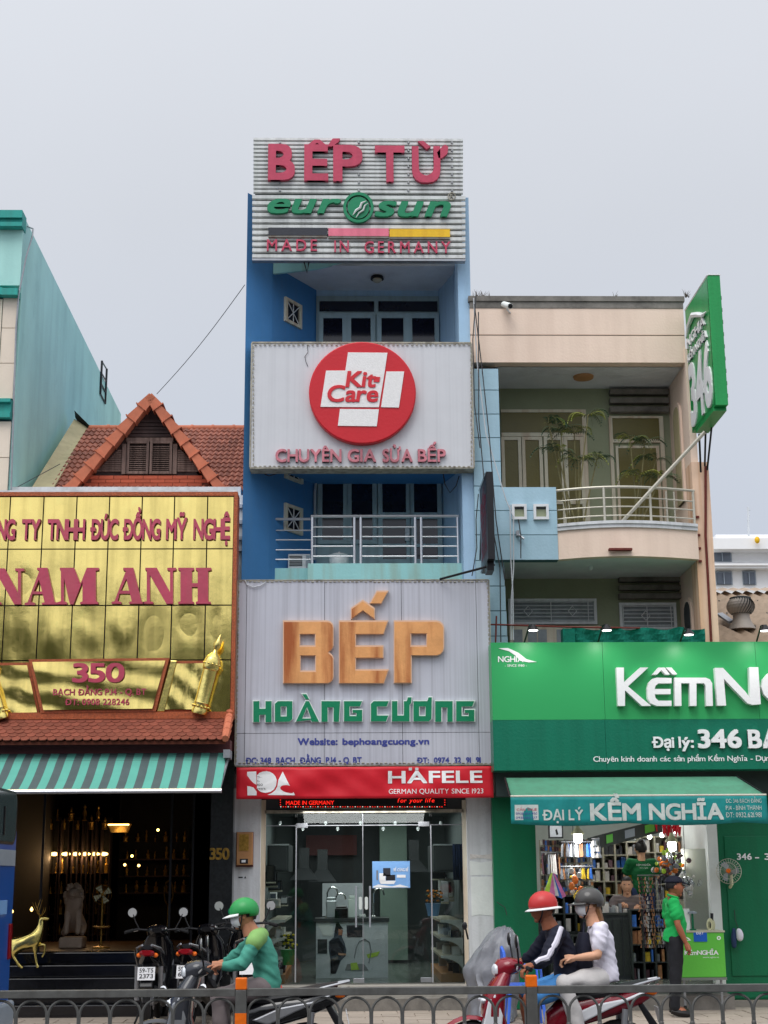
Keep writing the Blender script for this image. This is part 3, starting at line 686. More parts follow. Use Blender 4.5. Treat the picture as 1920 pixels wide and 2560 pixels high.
# red cloth banner
YN = 19.08
def cloth(x0, y0, x1, y1, Y, mt, label, cat, amp=.012, nx=60, nz=10, seed=0, sag=0, name='banner', tilt=0):
    q = rc(x0, y0, x1, y1, Y); vs = []; rr = random.Random(seed)
    fn = lambda u, v: amp * (math.sin(u * 23 + v * 5 + seed) + .6 * math.sin(u * 51 - v * 9) + .8 * math.sin(v * 6 + u * 9)) * .5
    for j in range(nz + 1):
        for i in range(nx + 1):
            u, v = i / nx, j / nz
            z = q[3] + (q[2] - q[3]) * v - (sag * math.sin(u * math.pi * 5) ** 2 * v)
            vs.append((q[0] + (q[1] - q[0]) * u, Y + fn(u, v) - tilt * v, z))
    fs = [[j * (nx + 1) + i, j * (nx + 1) + i + 1, (j + 1) * (nx + 1) + i + 1, (j + 1) * (nx + 1) + i] for j in range(nz) for i in range(nx)]
    r_ = root(name, label, cat, ((q[0] + q[1]) / 2, Y, q[2]))
    o = MB().add(vs, fs).build('cloth', mt, r_, smooth=True); so_ = o.modifiers.new('s', 'SOLIDIFY'); so_.thickness = .004; so_.offset = 1 if 0 else 0
    return r_, q, fn
bn, q, fn = cloth(591, 1917, 1233, 1996, YN, 'banner_red', 'long red cloth banner with white lettering under the large grey sign', 'banner', amp=.016, seed=3)
def clothframe(q, Y, fn, off=.006, tilt=0):
    def f(x, z, d):
        u = (x - q[0]) / (q[1] - q[0]); v = (q[3] - z) / (q[3] - q[2]); return Vector((x, Y + fn(u, v) - off - d - tilt * v, z))
    return f
cf = clothframe(q, YN, fn)
def wcl(text, x0, x1, yc, yb, Y, cf, mt, par, **k):
    a, b, c, d = rc(x0, yc, x1, yb, Y); return write(text, a, b, c, d, cf, .002, mt, par, join=True, **k)
wcl('HAFELE', 970, 1206, 1928, 1957, YN, cf, 'banner_white', bn, bold=.035, gap=.1)
for x in (1022, 1038): # the two dots over the A
    a, b, c, d = rc(x, 1919, x + 8, 1926, YN); MB().add([cf(a, c, 0), cf(b, c, 0), cf(b, d, 0), cf(a, d, 0)], [(0, 1, 2, 3)]).build('lettering', 'banner_white', bn)
wcl('GERMAN QUALITY SINCE 1923', 972, 1208, 1972, 1984, YN, cf, 'banner_white', bn, bold=0, gap=.1)
def flatpoly(pts, tr, Y, cf, mt, par, holes=[]):
    cu = bpy.data.curves.new('p', 'CURVE'); cu.dimensions = '2D'; cu.fill_mode = 'BOTH'
    for pl in [pts] + holes:
        sp = cu.splines.new('POLY'); sp.points.add(len(pl) - 1); sp.use_cyclic_u = True
        for i, (x, y) in enumerate(pl): w = P(*tr(x, y), Y); sp.points[i].co = (w.x, w.z, 0, 1)
    ob = bpy.data.objects.new('p', cu); C.objects.link(ob); dg = bpy.context.evaluated_depsgraph_get(); dg.update()
    me = bpy.data.meshes.new_from_object(ob.evaluated_get(dg))
    mb = MB().add([cf(v.co.x, v.co.y, 0) for v in me.vertices], [list(p.vertices) for p in me.polygons])
    bpy.data.objects.remove(ob); bpy.data.curves.remove(cu); bpy.data.meshes.remove(me)
    return mb.build('emblem', mt, par)
arc = [(262 + 68 * math.cos(R(a)), 1300 + 80 * math.sin(R(a))) for a in range(180, 340, 12)]
flatpoly([(133, 1220), (186, 1218), (188, 1356), (135, 1356)], t3, YN, cf, 'banner_white', bn)
flatpoly([(190, 1240), (204, 1226), (222, 1219), (245, 1216), (265, 1220), (282, 1230), (296, 1246), (304, 1268), (300, 1300), (288, 1322), (268, 1336), (240, 1342), (212, 1336), (190, 1318)], t3, YN, cf, 'banner_white', bn)
flatpoly([(338, 1218), (374, 1290), (410, 1355), (250, 1354), (276, 1342), (296, 1326), (308, 1302), (313, 1268)], t3, YN, cf, 'banner_white', bn)
cf2 = clothframe(q, YN, fn, .009)
for i, s_ in enumerate(('The', 'first', '100', 'years.')):
    wcl(s_, 643, 643 + (13, 14, 14, 22)[i], 1941 + i * 9, 1947 + i * 9, YN, cf2, 'print_black', bn, bold=0)

# ================================================================ GLASS SHOP on the ground floor
SF = root('glass_shop_front', 'glass fronted kitchen shop on the ground floor under the red banner', 'shop front', P(905, 2460, 19.7))
YG = 19.75
zf = P(905, 2462, YG).z
def pier(x0, x1, nm, lab=None):
    a, b, c, d = rc(x0, 1990, x1, 2462, 19.6); return MB().box(a, b, 19.6, 20.0, GZ, d + .1).build(nm, 'white_wall', SF)
pier(581, 649, 'pier'); pier(1171, 1240, 'pier')
a, b, c, d = rc(649, 1990, 1171, 2470, YG)
bx('threshold', a - .02, b + .02, 19.45, 20., GZ, zf, 'kerb', SF)
bx('step', a - .3, b + .3, 19.28, 19.45, GZ - .02, (GZ + zf) / 2, 'concrete', SF)
for x0, x1 in ((649, 662), (1159, 1171)): prect('frame', x0, 2000, x1, 2460, YG, .08, 'white_frame', SF)
prect('frame', 662, 2024, 1159, 2032, YG, .08, 'panel_edge', SF)
prect('lintel', 649, 1960, 1171, 2024, YG + .02, .2, 'room_dark', SF)
for x0, x1 in ((664, 738), (742, 906), (909, 1077), (1081, 1158)):
    o = prect('glass_pane', x0, 2034, x1, 2456, YG + .03, .012, 'shop_glass', SF)
for x0, x1 in ((738, 741), (1078, 1081)): prect('mullion', x0, 2060, x1, 2456, YG + .02, .03, 'steel', SF)
prect('mullion', 906.6, 2034, 908.4, 2456, YG + .03, .014, 'steel_dull', SF)
prect('rail', 662, 2062, 1159, 2064, YG + .02, .03, 'steel_dull', SF)
for x in (890, 925): 
    MB().tube([P(x, 2215, YG - .06), P(x, 2318, YG - .06)], .013, 8).build('door_handle', 'steel', SF, smooth=True)
for x, y in ((901, 2258), (916, 2258)):
    q = rc(x - 4, y - 16, x + 4, y + 16, YG); MB().prism(chord(q[0], q[2], q[1], q[3], .018), YG + .02, YG + .028).build('door_sticker', 'trim_white', SF)
for x, y in ((755, 2064), (1060, 2060), (897, 2452), (1066, 2450)):
    q = rc(x - 14, y - 6, x + 14, y + 6, YG); bx('patch_fitting', q[0], q[1], YG + .015, YG + .05, q[2], q[3], 'steel_dull', SF, bevel=.004)
# room
xa, xb = P(640, 2200, 20).x, P(1180, 2200, 20).x; zt = P(905, 2000, YG).z; yb_ = 25.5
mb_ = MB(); RM = root('kitchen_showroom', 'dim showroom room behind the glass doors', 'room', ((xa + xb) / 2, 22.5, zf))
bx('floor', xa, xb, 20.0, yb_, zf - .1, zf, 'floor_grey', RM); bx('ceiling', xa, xb, 20.0, yb_, zt, zt + .1, 'room_grey', RM)
bx('back_wall', xa, xb, yb_, yb_ + .1, zf, zt, 'room_grey', RM)
for xx in (xa - .1, xb): bx('side_wall', xx, xx + .1, 20.02, yb_, zf, zt, 'room_grey', RM)
prect('stair_panel', 950, 2040, 1018, 2400, 24.6, .1, 'room_green', RM)
prect('wall_panel', 742, 2040, 948, 2300, 25.2, .1, 'room_dark', RM)
prect('hanging_sign', 765, 2088, 892, 2138, 25.0, .06, 'maroon_paint', RM)
for i in range(9):
    p = P(700 + i * 48 + (i % 3) * 9, 2060 + (i % 2) * 14, 22.5)
    MB().lathe(p, [(.016, .04), (.026, 0), (.012, -.004)], 10).build('spot_lamp', 'white_metal', RM)
    MB().ball(p - Vector((0, 0, .006)), .012, 8, 6).build('bulb', 'lamp_cool', RM)
pl = bpy.data.lights.new('showroom_light', 'AREA'); pl.energy = 30; pl.size = 2.2; po = bpy.data.objects.new('ceiling_light', pl); C.objects.link(po); po.parent = RM
po.location = Vector(((xa + xb) / 2, 22.8, zt - .05)) - RM.location
pl2 = bpy.data.lights.new('added_fill_light', 'AREA'); pl2.energy = 44; pl2.size = 1.6; po2 = bpy.data.objects.new('added_fill_light', pl2); C.objects.link(po2); po2.parent = RM  # fill light with no fitting, added to brighten the counter and shelf ends
po2.location = Vector(((xa + xb) / 2, 20.0, zt - .08)) - RM.location; po2.rotation_euler = (R(14), 0, 0)
# counter with printed poster front
YCN = 21.1; q = rc(790, 2305, 970, 2436, YCN)
cn_ = root('display_counter', 'shop counter faced with a grey kitchen poster showing a woman and a sink', 'counter', ((q[0] + q[1]) / 2, YCN, zf))
bx('counter_top', q[0] - .02, q[1] + .02, YCN - .03, YCN + .7, q[3], q[3] + .05, 'counter_top', cn_)
bx('cabinet', q[0], q[1], YCN, YCN + .68, zf, q[3], 'poster_pale', cn_)
def flat(name, pts, Y, mt, parent, dep=.004):
    return MB().prism([(P(x, y, Y).x, P(x, y, Y).z) for x, y in pts], Y - dep, Y).build(name, mt, parent)
YP = YCN - .001
flat('poster_figure', [(836, 2332), (842, 2306), (848, 2318), (857, 2328), (855, 2342), (862, 2358), (866, 2376), (864, 2390), (852, 2402), (840, 2434), (827, 2434), (826, 2398), (822, 2375), (822, 2354), (834, 2343)], YP, 'window_grey', cn_)
flat('poster_skirt', [(826, 2398), (850, 2400), (838, 2434), (827, 2434)], YP - .005, 'print_black', cn_)
flat('poster_blouse', [(824, 2352), (846, 2344), (862, 2368), (858, 2392), (842, 2384), (828, 2392)], YP - .005, 'black_bar', cn_)
flat('poster_arm', [(846, 2382), (864, 2384), (866, 2388), (846, 2388)], YP - .008, 'skin_pale', cn_)
flat('poster_face', [(846, 2322), (857, 2325), (855, 2338), (846, 2338)], YP - .005, 'skin', cn_)
flat('poster_hair', [(840, 2308), (846, 2306), (858, 2322), (846, 2322), (842, 2334), (836, 2330)], YP - .006, 'hair', cn_)
flat('poster_shelf', [(795, 2310), (832, 2310), (832, 2340), (808, 2340)], YP, 'shelf_white', cn_)
flat('poster_oven', [(866, 2313), (906, 2313), (906, 2343), (868, 2343)], YP, 'black_bar', cn_)
flat('poster_sink', [(868, 2410), (910, 2410), (922, 2426), (862, 2426)], YP, 'steel_dull', cn_)
flat('poster_cloth', [(876, 2408), (892, 2406), (898, 2424), (878, 2426)], YP - .005, 'goods10', cn_)
flat('poster_cloth', [(916, 2386), (950, 2378), (944, 2390), (920, 2396)], YP, 'goods10', cn_)
MB().tube([P(x, y, YP - .004) for x, y in ((886, 2395), (890, 2370), (898, 2354), (912, 2348), (924, 2356), (928, 2380), (922, 2408))], .007, 5).build('poster_tap', 'steel_dull', cn_)
flat('poster_picture', [(794, 2348), (818, 2348), (818, 2384), (794, 2384)], YP, 'room_dark', cn_)
# taps and goods on the counter
zt_ = q[3] + .05
def tap(px, py, h, nm, lab, mt='chrome'):
    p = P(px, py, 21.35); p.z = zt_; t = root(nm, lab, 'tap', p)
    MB().lathe(p, [(.03, 0), (.03, .02), (.016, .03), (.014, h * .5)], 10).build('base', mt, t, smooth=True)
    MB().tube([p + Vector((0, 0, h * .45)), p + Vector((0, 0, h * .8)), p + Vector((.03, 0, h * .95)), p + Vector((.08, 0, h)), p + Vector((.13, 0, h * .93)), p + Vector((.15, 0, h * .75))], .011, 8).build('spout', mt, t, smooth=True)
tap(818, 2300, .42, 'kitchen_tap', 'tall chrome tap at the left end of the poster counter')
tap(838, 2300, .33, 'kitchen_tap', 'short chrome tap beside the tall one at the left of the counter')
tap(934, 2300, .40, 'kitchen_tap', 'arched chrome tap at the right end of the poster counter')
for px, w, h, dpt, mt, lab, ct in ((828, .14, .28, .12, 'steel', 'steel drum shaped appliance on the counter between the taps', 'appliance'), (852, .2, .16, .2, 'black_gloss', 'low black kettle base on the counter', 'appliance'), (882, .13, .3, .06, 'trim_white', 'upright white box on the counter behind the left door handle', 'box'), (906, .1, .05, .1, 'shelf_white', 'small white card stack on the counter', 'card stack')):
    p = P(px, 2300, 21.3); p.z = zt_; t = root(ct.replace(' ', '_'), lab, ct, p)
    bx('body', p.x - w / 2, p.x + w / 2, p.y, p.y + dpt, p.z, p.z + h * .85, mt, t, bevel=.015); bx('cap', p.x - w / 2.4, p.x + w / 2.4, p.y + .01, p.y + dpt * .9, p.z + h * .85, p.z + h, mt, t, bevel=.01)
# back board behind the counter
prect('display_board', 806, 2208, 908, 2290, 22.6, .08, 'navy_print' if 0 else 'poster_pale', RM)
# display shelves with curved cut ends
def curved_shelf(xa, xb, Y0, Y1, flip, label, ytop=2300, ybot=2440):
    q = rc(xa, ytop, xb, ybot, Y0); t = root('display_shelf', label, 'shelf', ((q[0] + q[1]) / 2, Y0, zf))
    n = 3; H = (q[3] - zf - .1) / n
    for i in range(n):
        z0 = zf + .1 + i * H; z1_ = z0 + H; arc_ = []
        for k in range(7):
            aa = R(90 * k / 6)
            u = 1 - math.cos(aa); v = math.sin(aa)
            arc_.append((u, z0 + .03 + (1 - math.cos(aa) if 0 else (H * .75) * (1 - v))))
        # end panel: white triangle-like sweep under each shelf
        X = lambda u: q[0] + (q[1] - q[0]) * (u if not flip else 1 - u)
        pts = [(X(0), z1_), (X(1), z1_), (X(1), z0 + .03)] + [(X(.96 * math.cos(R(15 * k))), z0 + .03 + (H * .74) * math.sin(R(15 * k))) for k in range(0, 7)]
        MB().prism(pts, Y0, Y0 + .03).build('end_panel', 'shelf_white', t)
        bx('shelf', q[0], q[1], Y0 + .03, Y1, z1_ - .03, z1_, 'shelf_cream', t)
        for g in range(5):
            gx = random.uniform(q[0] + .05, q[1] - .12); gy = Y0 + .15 + g * (Y1 - Y0 - .4) / 5
            bx('goods', gx, gx + random.uniform(.06, .12), gy, gy + .15, z0 + .0, z0 + random.uniform(.06, H * .6), random.choice(['steel', 'black_gloss', 'shelf_white', 'steel_dull']), t)
    bx('plinth', q[0], q[1], Y0 + .01, Y1, zf, zf + .1, 'wood_tan', t); bx('back_panel', (q[1] - .02) if not flip else q[0], q[1] if not flip else q[0] + .02, Y0 + .03, Y1, zf + .1, q[3], 'shelf_cream', t)
    return t, q
curved_shelf(1102, 1158, 20.15, 22.6, False, 'white shelf with curved cut-outs right of the glass doors, beside the orange flower pot')
curved_shelf(668, 712, 20.15, 22.6, True, 'white shelf with curved cut-outs left of the glass doors, behind the yellow flowers')
# tall side cabinets
for x0, x1, lab in ((1084, 1156, 'dark wall cabinet hung high on the right side of the glass shop'), (668, 722, 'dark wall cabinet hung high on the left side of the glass shop')):
    q = rc(x0, 2110, x1, 2180, 20.9); t = root('wall_cabinet', lab, 'cabinet', ((q[0] + q[1]) / 2, 21, q[2]))
    bx('carcass', q[0], q[1], 20.9, 22.4, q[2], q[3], 'room_dark', t, bevel=.01); bx('door', q[0] + .03, q[1] - .03, 20.88, 20.9, q[2] + .03, q[3] - .03, 'counter_top', t)
    bx('trim', q[0], q[1], 20.87, 20.9, q[3] - .02, q[3] + .0, 'steel', t)
# poster on the glass
q = rc(931, 2153, 1025, 2220, YG); YQ = YG + .028
ps = root('glass_poster', 'light blue appliance poster stuck on the right hand glass door', 'poster', ((q[0] + q[1]) / 2, YQ, q[2]))
bx('sheet', q[0], q[1], YQ - .003, YQ, q[2], q[3], 'poster_blue', ps)
for pts, mt in (([(948, 2202), (990, 2202), (985, 2210), (952, 2210)], 'banner_white'), ([(958, 2170), (976, 2170), (976, 2190), (958, 2190)], 'black_bar'), ([(948, 2183), (964, 2183), (964, 2203), (948, 2203)], 'banner_white'), ([(965, 2187), (988, 2187), (988, 2201), (965, 2201)], 'print_black'), ([(941, 2176), (945, 2176), (945, 2200), (941, 2200)], 'steel_dull'), ([(933, 2216), (946, 2211), (980, 2216), (1000, 2211), (1023, 2218), (933, 2219)], 'banner_white'), ([(992, 2187), (1014, 2187), (1014, 2194), (992, 2194)], 'banner_white')):
    flat('picture', pts, YQ - .004, mt, ps, .002)
wpx('BẾ CÙNG BẾ', 984, 1021, 2171, 2178, YQ - .003, .002, 'banner_white', ps, bold=.02, join=True)
# LED board
q = rc(697, 1975, 1117, 2020, 19.5); lb = root('led_sign_board', 'black moving-text sign with red glowing dots under the red banner', 'led sign', ((q[0] + q[1]) / 2, 19.5, q[2]))
bx('housing', q[0], q[1], 19.5, 19.6, q[2], q[3], 'led_black', lb)
write('MADE IN GERMANY', *rc(715, 2002, 835, 2012, 19.5), frame_front(19.498), .002, 'led_red', lb, bold=.01, join=True)
write('for your life', *rc(994, 1996, 1086, 2006, 19.5), frame_front(19.498), .002, 'led_red', lb, bold=.01, shear=.2, join=True)
mb_ = MB(); mb2 = MB()
for i in range(66):
    p = P(702 + i * 6.2, 2017, 19.497); (mb_ if i % 3 else mb2).box(p.x - .006, p.x + .006, 19.494, 19.499, p.z - .006, p.z + .006)
for y in (2000, 2006, 2012):
    for x in (701, 1112): p = P(x, y, 19.497); mb_.box(p.x - .006, p.x + .006, 19.494, 19.499, p.z - .006, p.z + .006)
mb_.build('red_dots', 'led_red', lb); mb2.build('white_dots', 'led_white', lb)
# brass letter box on the left pier
q = rc(590, 2080, 633, 2167, 19.55); mbx = root('letter_box', 'brass and wood letter box fixed on the left white pier', 'letter box', ((q[0] + q[1]) / 2, 19.55, q[2]))
bx('back_plate', q[0], q[1], 19.56, 19.6, q[2], q[3], 'maroon_paint', mbx); bx('body', q[0] + .012, q[1] - .005, 19.49, 19.56, q[2] + .02, q[3] - .005, 'wood_tan', mbx, bevel=.008)
a, b, c, d = rc(598, 2086, 622, 2127, 19.49); bx('door', a, b, 19.482, 19.49, c, d, 'gold_dim', mbx); a, b, c, d = rc(600, 2147, 620, 2159, 19.49); bx('number_plate', a, b, 19.482, 19.49, c, d, 'print_black', mbx)
a, b, c, d = rc(604, 2150, 614, 2156, 19.49); bx('label', a, b, 19.478, 19.482, c, d, 'banner_white', mbx)
# torn paper notices on the right pier
for i, (x0, y0, x1, y1) in enumerate(((1175, 2135, 1233, 2148), (1175, 2152, 1232, 2188), (1178, 2192, 1236, 2290))):
    q = rc(x0, y0, x1, y1, 19.6); r_ = random.Random(i)
    pts = [(q[0], q[2]), (q[0] + .1, q[2] + r_.uniform(0, .02)), (q[1], q[2]), (q[1] - r_.uniform(0, .02), (q[2] + q[3]) / 2), (q[1], q[3]), ((q[0] + q[1]) / 2, q[3] - r_.uniform(0, .03)), (q[0], q[3])]
    MB().prism(pts, 19.596, 19.6).build('paper_notice', 'shop_white' if i else 'goods4', SF)
flat('painted_mark', [(596, 2192), (607, 2192), (607, 2195), (596, 2195)], 19.599, 'print_black', SF, .003); flat('painted_mark', [(613, 2190), (616, 2196), (610, 2196)], 19.599, 'print_black', SF, .003)
# flower pots inside
def flowers(px, py, Y, h, label, fmt, potm='pot', r=.1):
    p = P(px, py, Y); t = root('flower_pot', label, 'potted flowers', p)
    MB().lathe(p, [(r * .7, 0), (r, h * .45), (r * 1.05, h * .5), (r * .85, h * .48)], 14).build('pot', potm, t, smooth=True)
    fl = MB(); lf = MB()
    for i in range(46):
        a_ = random.uniform(0, 6.28); rr_ = random.uniform(0, r * 1.3); z = h * random.uniform(.55, 1.)
        c_ = p + Vector((rr_ * math.cos(a_), rr_ * math.sin(a_), z)); (fl if i % 2 else lf).ball(c_, (.022, .022, .016), 6, 4)
    fl.build('flowers', fmt, t); lf.build('leaves', 'leaf', t)
flowers(720, 2412, 20.2, .38, 'yellow flowers in a green pot low behind the left glass pane', 'flower', 'goods3')
flowers(1083, 2290, 20.5, .33, 'orange flowers in a pale blue pot on the right of the shop', 'flower_orange', 'poster_blue')

# more kitchen ware along both sides of the room
rk = random.Random(31)
for k in range(12):
    s_ = k % 2; n_ = k // 2; px = (1092 + rk.uniform(0, 40)) if s_ else (676 + rk.uniform(0, 34)); py = 2195 + rk.uniform(0, 85); Y = 20.8 + .5 * n_; p = P(px, py, Y); w_, h = rk.uniform(.08, .2), rk.uniform(.1, .28)
    ap = root('kitchen_appliance', ('first', 'second', 'third', 'fourth', 'fifth', 'farthest')[n_] + ' kitchen appliance from the glass along the ' + ('left', 'right')[s_] + ' side of the shop', 'appliance', p, 'kitchen appliances along the sides of the glass shop')
    bx('casing', p.x - w_ / 2, p.x + w_ / 2, Y, Y + .2, p.z, p.z + h, rk.choice(['steel', 'black_gloss', 'shelf_white', 'steel_dull', 'room_dark', 'goods4']), ap, bevel=.01); bx('front_panel', p.x - w_ * .38, p.x + w_ * .38, Y - .01, Y, p.z + h * .2, p.z + h * .8, rk.choice(['black_gloss', 'window_grey', 'steel']), ap)
    bx('stand', p.x - w_ / 2, p.x + w_ / 2, Y, Y + .2, p.z - .02, p.z, 'shelf_cream', ap)
for k, px in enumerate((760, 806, 1036)):
    p = P(px, (2200, 2204, 2180)[k], 24.3); rh = root('range_hood', ('grey range hood on the back wall, left of the taps', 'grey range hood on the back wall, right above the taps', 'grey range hood on the back wall near the right mullion')[k], 'range hood', p)
    MB().hexa([(p.x - .22, 24.1, p.z), (p.x + .22, 24.1, p.z), (p.x + .22, 24.5, p.z), (p.x - .22, 24.5, p.z), (p.x - .09, 24.3, p.z + .18), (p.x + .09, 24.3, p.z + .18), (p.x + .09, 24.5, p.z + .18), (p.x - .09, 24.5, p.z + .18)]).build('hood', 'counter_top', rh)
    bx('chimney', p.x - .08, p.x + .08, 24.32, 24.5, p.z + .18, p.z + .5, 'counter_top', rh)
q = rc(1132, 2110, 1156, 2200, 20.6); ct = root('blue_curtain', 'blue cloth hanging at the right inside the glass shop', 'cloth', V3_ if 0 else Vector(((q[0] + q[1]) / 2, 20.6, q[2])))
vs = []
for j in range(2):
    for i in range(13): vs.append((q[0] + (q[1] - q[0]) * i / 12, 20.6 + .02 * math.sin(i * 2.1), q[2] + (q[3] - q[2]) * j))
o = MB().add(vs, [[i, i + 1, 14 + i, 13 + i] for i in range(12)]).build('drape', 'jean', ct, smooth=True); o.modifiers.new('t', 'SOLIDIFY').thickness = .008

# ================================================================ TEAL BUILDING at the left edge
YL = 19.6
xt = P(40, 900, YL).x; zt = P(50, 537, YL).z
TB = root('teal_building', 'tall pale turquoise building at the left edge with cream tiled front', 'building', (xt - 2, YL, GZ))
q575, q632, q735, q1000, q1045 = [P(20, y, YL).z for y in (575, 632, 730, 1000, 1046)]
bx('side_wall', xt - 4.5, xt, YL + .1, 28.9, 0, zt - .02, 'teal_wall', TB)
# cornice with stepped mouldings
c0 = MB()
for z0, z1_, o in ((q575 + .12, zt, .16), (q575 + .06, q575 + .12, .11), (q575, q575 + .06, .14)): c0.box(xt - 4.5, xt + .01, YL - o, YL + .12, z0, z1_)
c0.build('cornice', 'teal_trim', TB)
bx('upper_wall', xt - 4.5, xt - .002, YL, YL + .1, q735 + .1, q575, 'teal_wall', TB)
c0 = MB(); pts = [(xt - 4.5, q735 + .1), (xt - .9, q735 + .12), (xt - .4, q735 + .07), (xt - .2, q735 + .02), (xt - .01, q735 + .02), (xt - .01, q735 - .08), (xt - .22, q735 - .08), (xt - .42, q735 - .03), (xt - .9, q735 + .02), (xt - 4.5, q735)]
c0.prism(pts, YL - .1, YL + .1).build('moulding', 'teal_trim', TB)
c0 = MB()
for z0, z1_, o in ((q1045, q1045 + .08, .06), (q1045 + .08, q1000 - .05, .02), (q1000 - .05, q1000, .08)): c0.box(xt - 4.5, xt - .03, YL - o, YL + .1, z0, z1_)
c0.build('moulding', 'teal_trim', TB)
tme = MB().box(-.20, .0, 0, .06, .004, .514).mesh('tile', 'cream_tile')
for z in [q1000 + .03 + .52 * i for i in range(3)]: inst('tile', tme, TB, (xt - .03, YL + .03, z))
for z in [q1045 - .55 - .52 * i for i in range(7)]: inst('tile', tme, TB, (xt - .03, YL + .03, z)); inst('tile', tme, TB, (xt - .234, YL + .03, z))
bx('wall', xt - 4.5, xt - .03, YL + .07, YL + .1, .2, q735, 'tile_joint', TB)
w = bx('window', xt - 1.3, xt - .24, YL + .02, YL + .05, q1000 + .15, q735 - .1, 'white_frame', TB)
bx('pane', xt - 1.25, xt - .3, YL + .01, YL + .02, q1000 + .2, q735 - .15, 'olive_glass', w)
# thin bent pipe at the top corner and the ladder on the roof edge
MB().tube([P(60, 563, 19.9), P(83, 572, 19.7), P(81, 590, 19.65), P(66, 640, 19.6), P(47, 735, 19.58), P(40, 820, 19.58), P(28, 1225, 19.58)], .012, 6).build('drain_pipe', 'steel_dull', TB)
ld = root('roof_ladder', 'short dark steel ladder standing above the turquoise side wall', 'ladder', P(258, 1000, 26.4))
p1, p2 = P(251, 985, 26.3), P(255, 902, 26.3); p3, p4 = P(263, 1010, 26.9), P(267, 922, 26.9)
MB().tube([p1, p2], .022, 6).build('stile', 'black_metal', ld); MB().tube([p3, p4], .022, 6).build('stile', 'black_metal', ld)
for t in (.02, .33, .64, .98): MB().tube([p1.lerp(p2, t), p3.lerp(p4, t)], .015, 6).build('rung', 'black_metal', ld)

# ================================================================ GABLE HOUSE behind the gold sign
GH = root('gable_house', 'low house with red tiled roof and timber gable behind the gold sign', 'house', P(350, 1230, 21))
Ye, Yr = 20.4, 23.2
ze, zr = P(380, 1228, Ye).z, P(380, 1072, Yr).z
xlR, xrR = P(140, 1150, 21.5).x, P(640, 1150, 21.5).x
xlE = P(100, 1225, Ye).x; xlT = P(222, 1070, Yr).x
sl_ = math.hypot(Yr - Ye, zr - ze); pitch = math.atan2(zr - ze, Yr - Ye)
MB().hexa([(xlE, Ye, ze - .12), (xrR, Ye, ze - .12), (xrR, Yr, zr - .12), (xlT, Yr, zr - .12), (xlE, Ye, ze - .04), (xrR, Ye, ze - .04), (xrR, Yr, zr - .04), (xlT, Yr, zr - .04)]).build('roof_deck', 'clay_under', GH)
bx('wall', xlE, xrR, Ye + .1, 25, 4.3, ze - .1, 'white_wall', GH)
# S shaped tiles: two waves wide
tw, tl = .168, sl_ / 15
prof = [(tw * i / 8, .014 * math.sin(i / 8 * 4 * math.pi)) for i in range(9)]
vs = []; 
for (yy, zz) in ((-.02, .022), (tl + .01, .0)):
    for x, z in prof: vs.append((x, yy, z + zz + .012))
for x, z in prof: vs.append((x, -.02, z + .012))
fs = [[i, i + 1, 9 + i + 1, 9 + i] for i in range(8)] + [[18 + i, 18 + i + 1, i + 1, i] for i in range(8)]
rt = MB().add(vs, fs).mesh('roof_tile', 'clay_tile', smooth=True)
xg0, xg1, ztop = P(165, 1215, 20.25).x, P(560, 1215, 20.25).x, P(376, 983, 20.25).z
zgb = P(365, 1216, 20.25).z; xgc = P(377, 990, 20.25).x
for r_ in range(15):
    t = r_ / 15; y = Ye + (Yr - Ye) * t; z = ze + (zr - ze) * t
    xl = xlE + (xlT - xlE) * t; x = xrR - tw
    while x > xl - tw * .3:
        # skip tiles wholly hidden by the gable
        pz = P(xlT, 0, 20).x
        s_ = (y / 20.25); gx0 = xgc + (xg0 - xgc) * .8; 
        halfw = (xg1 - xg0) / 2 * max(0, 1 - ((z - 1.75) / s_ + 1.75 - zgb) / (ztop - zgb)) - .25
        if abs(x / s_ - xgc + tw / 2) > halfw: inst('roof_tile', rt, GH, (x, y, z), (pitch, 0, 0))
        x -= tw
rg = MB().lathe((0, 0, 0), [(.06, 0), (.06, .3), (.07, .3), (.07, .34)], 10, 'X').mesh('ridge_tile', 'clay_ridge', smooth=True)
x = xlT
while x < xrR: inst('ridge_tile', rg, GH, (x, Yr, zr + .0)); x += .34
# left parapet wall of the roof, with a dark flashing on top
a0, a1, a2, a3 = P(75, 1226, 20.3), P(130, 1226, 20.3), P(221, 1070, 23.2), P(186, 1047, 23.2)
MB().hexa([a0 - Vector((0, 0, .9)), a1 - Vector((0, 0, .9)), a2 - Vector((0, 0, .4)), a3 - Vector((0, 0, .4)), a0, a1, a2, a3]).build('parapet_wall', 'cream_wall', GH)
f0 = [P(186, 1026, 23.1), P(222, 1062, 23.1), P(221, 1072, 23.2), P(200, 1062, 23.2), P(188, 1044, 23.2)]
MB().add([v for v in f0] + [v + Vector((0, .25, 0)) for v in f0], [[0, 1, 2, 3, 4], [9, 8, 7, 6, 5], [0, 5, 6, 1], [4, 9, 5, 0]]).build('flashing', 'black_metal', GH)
# gable front wall
YGb = 20.32
gw = [(xg0 + .25, zgb), (xg1 - .25, zgb), (xgc, ztop - .18)]
MB().prism(gw, YGb, YGb + 2.2).build('gable_wall', 'dark_wood', GH)
bk = MB().box(-.1, .1, 0, .03, -.024, .024).mesh('brick', 'brick')
zbr = P(365, 1190, YGb).z
bx('brick_backing', P(212, 1200, YGb).x, P(523, 1200, YGb).x, YGb - .03, YGb, zgb - .05, zbr, 'mortar', GH)
for r_ in range(4):
    z = zbr - .03 - r_ * .055; x = P(212, 1200, YGb).x + .1 + (.1 if r_ % 2 else 0)
    while x < P(523, 1200, YGb).x - .1: inst('brick', bk, GH, (x, YGb - .045, z)); x += .208
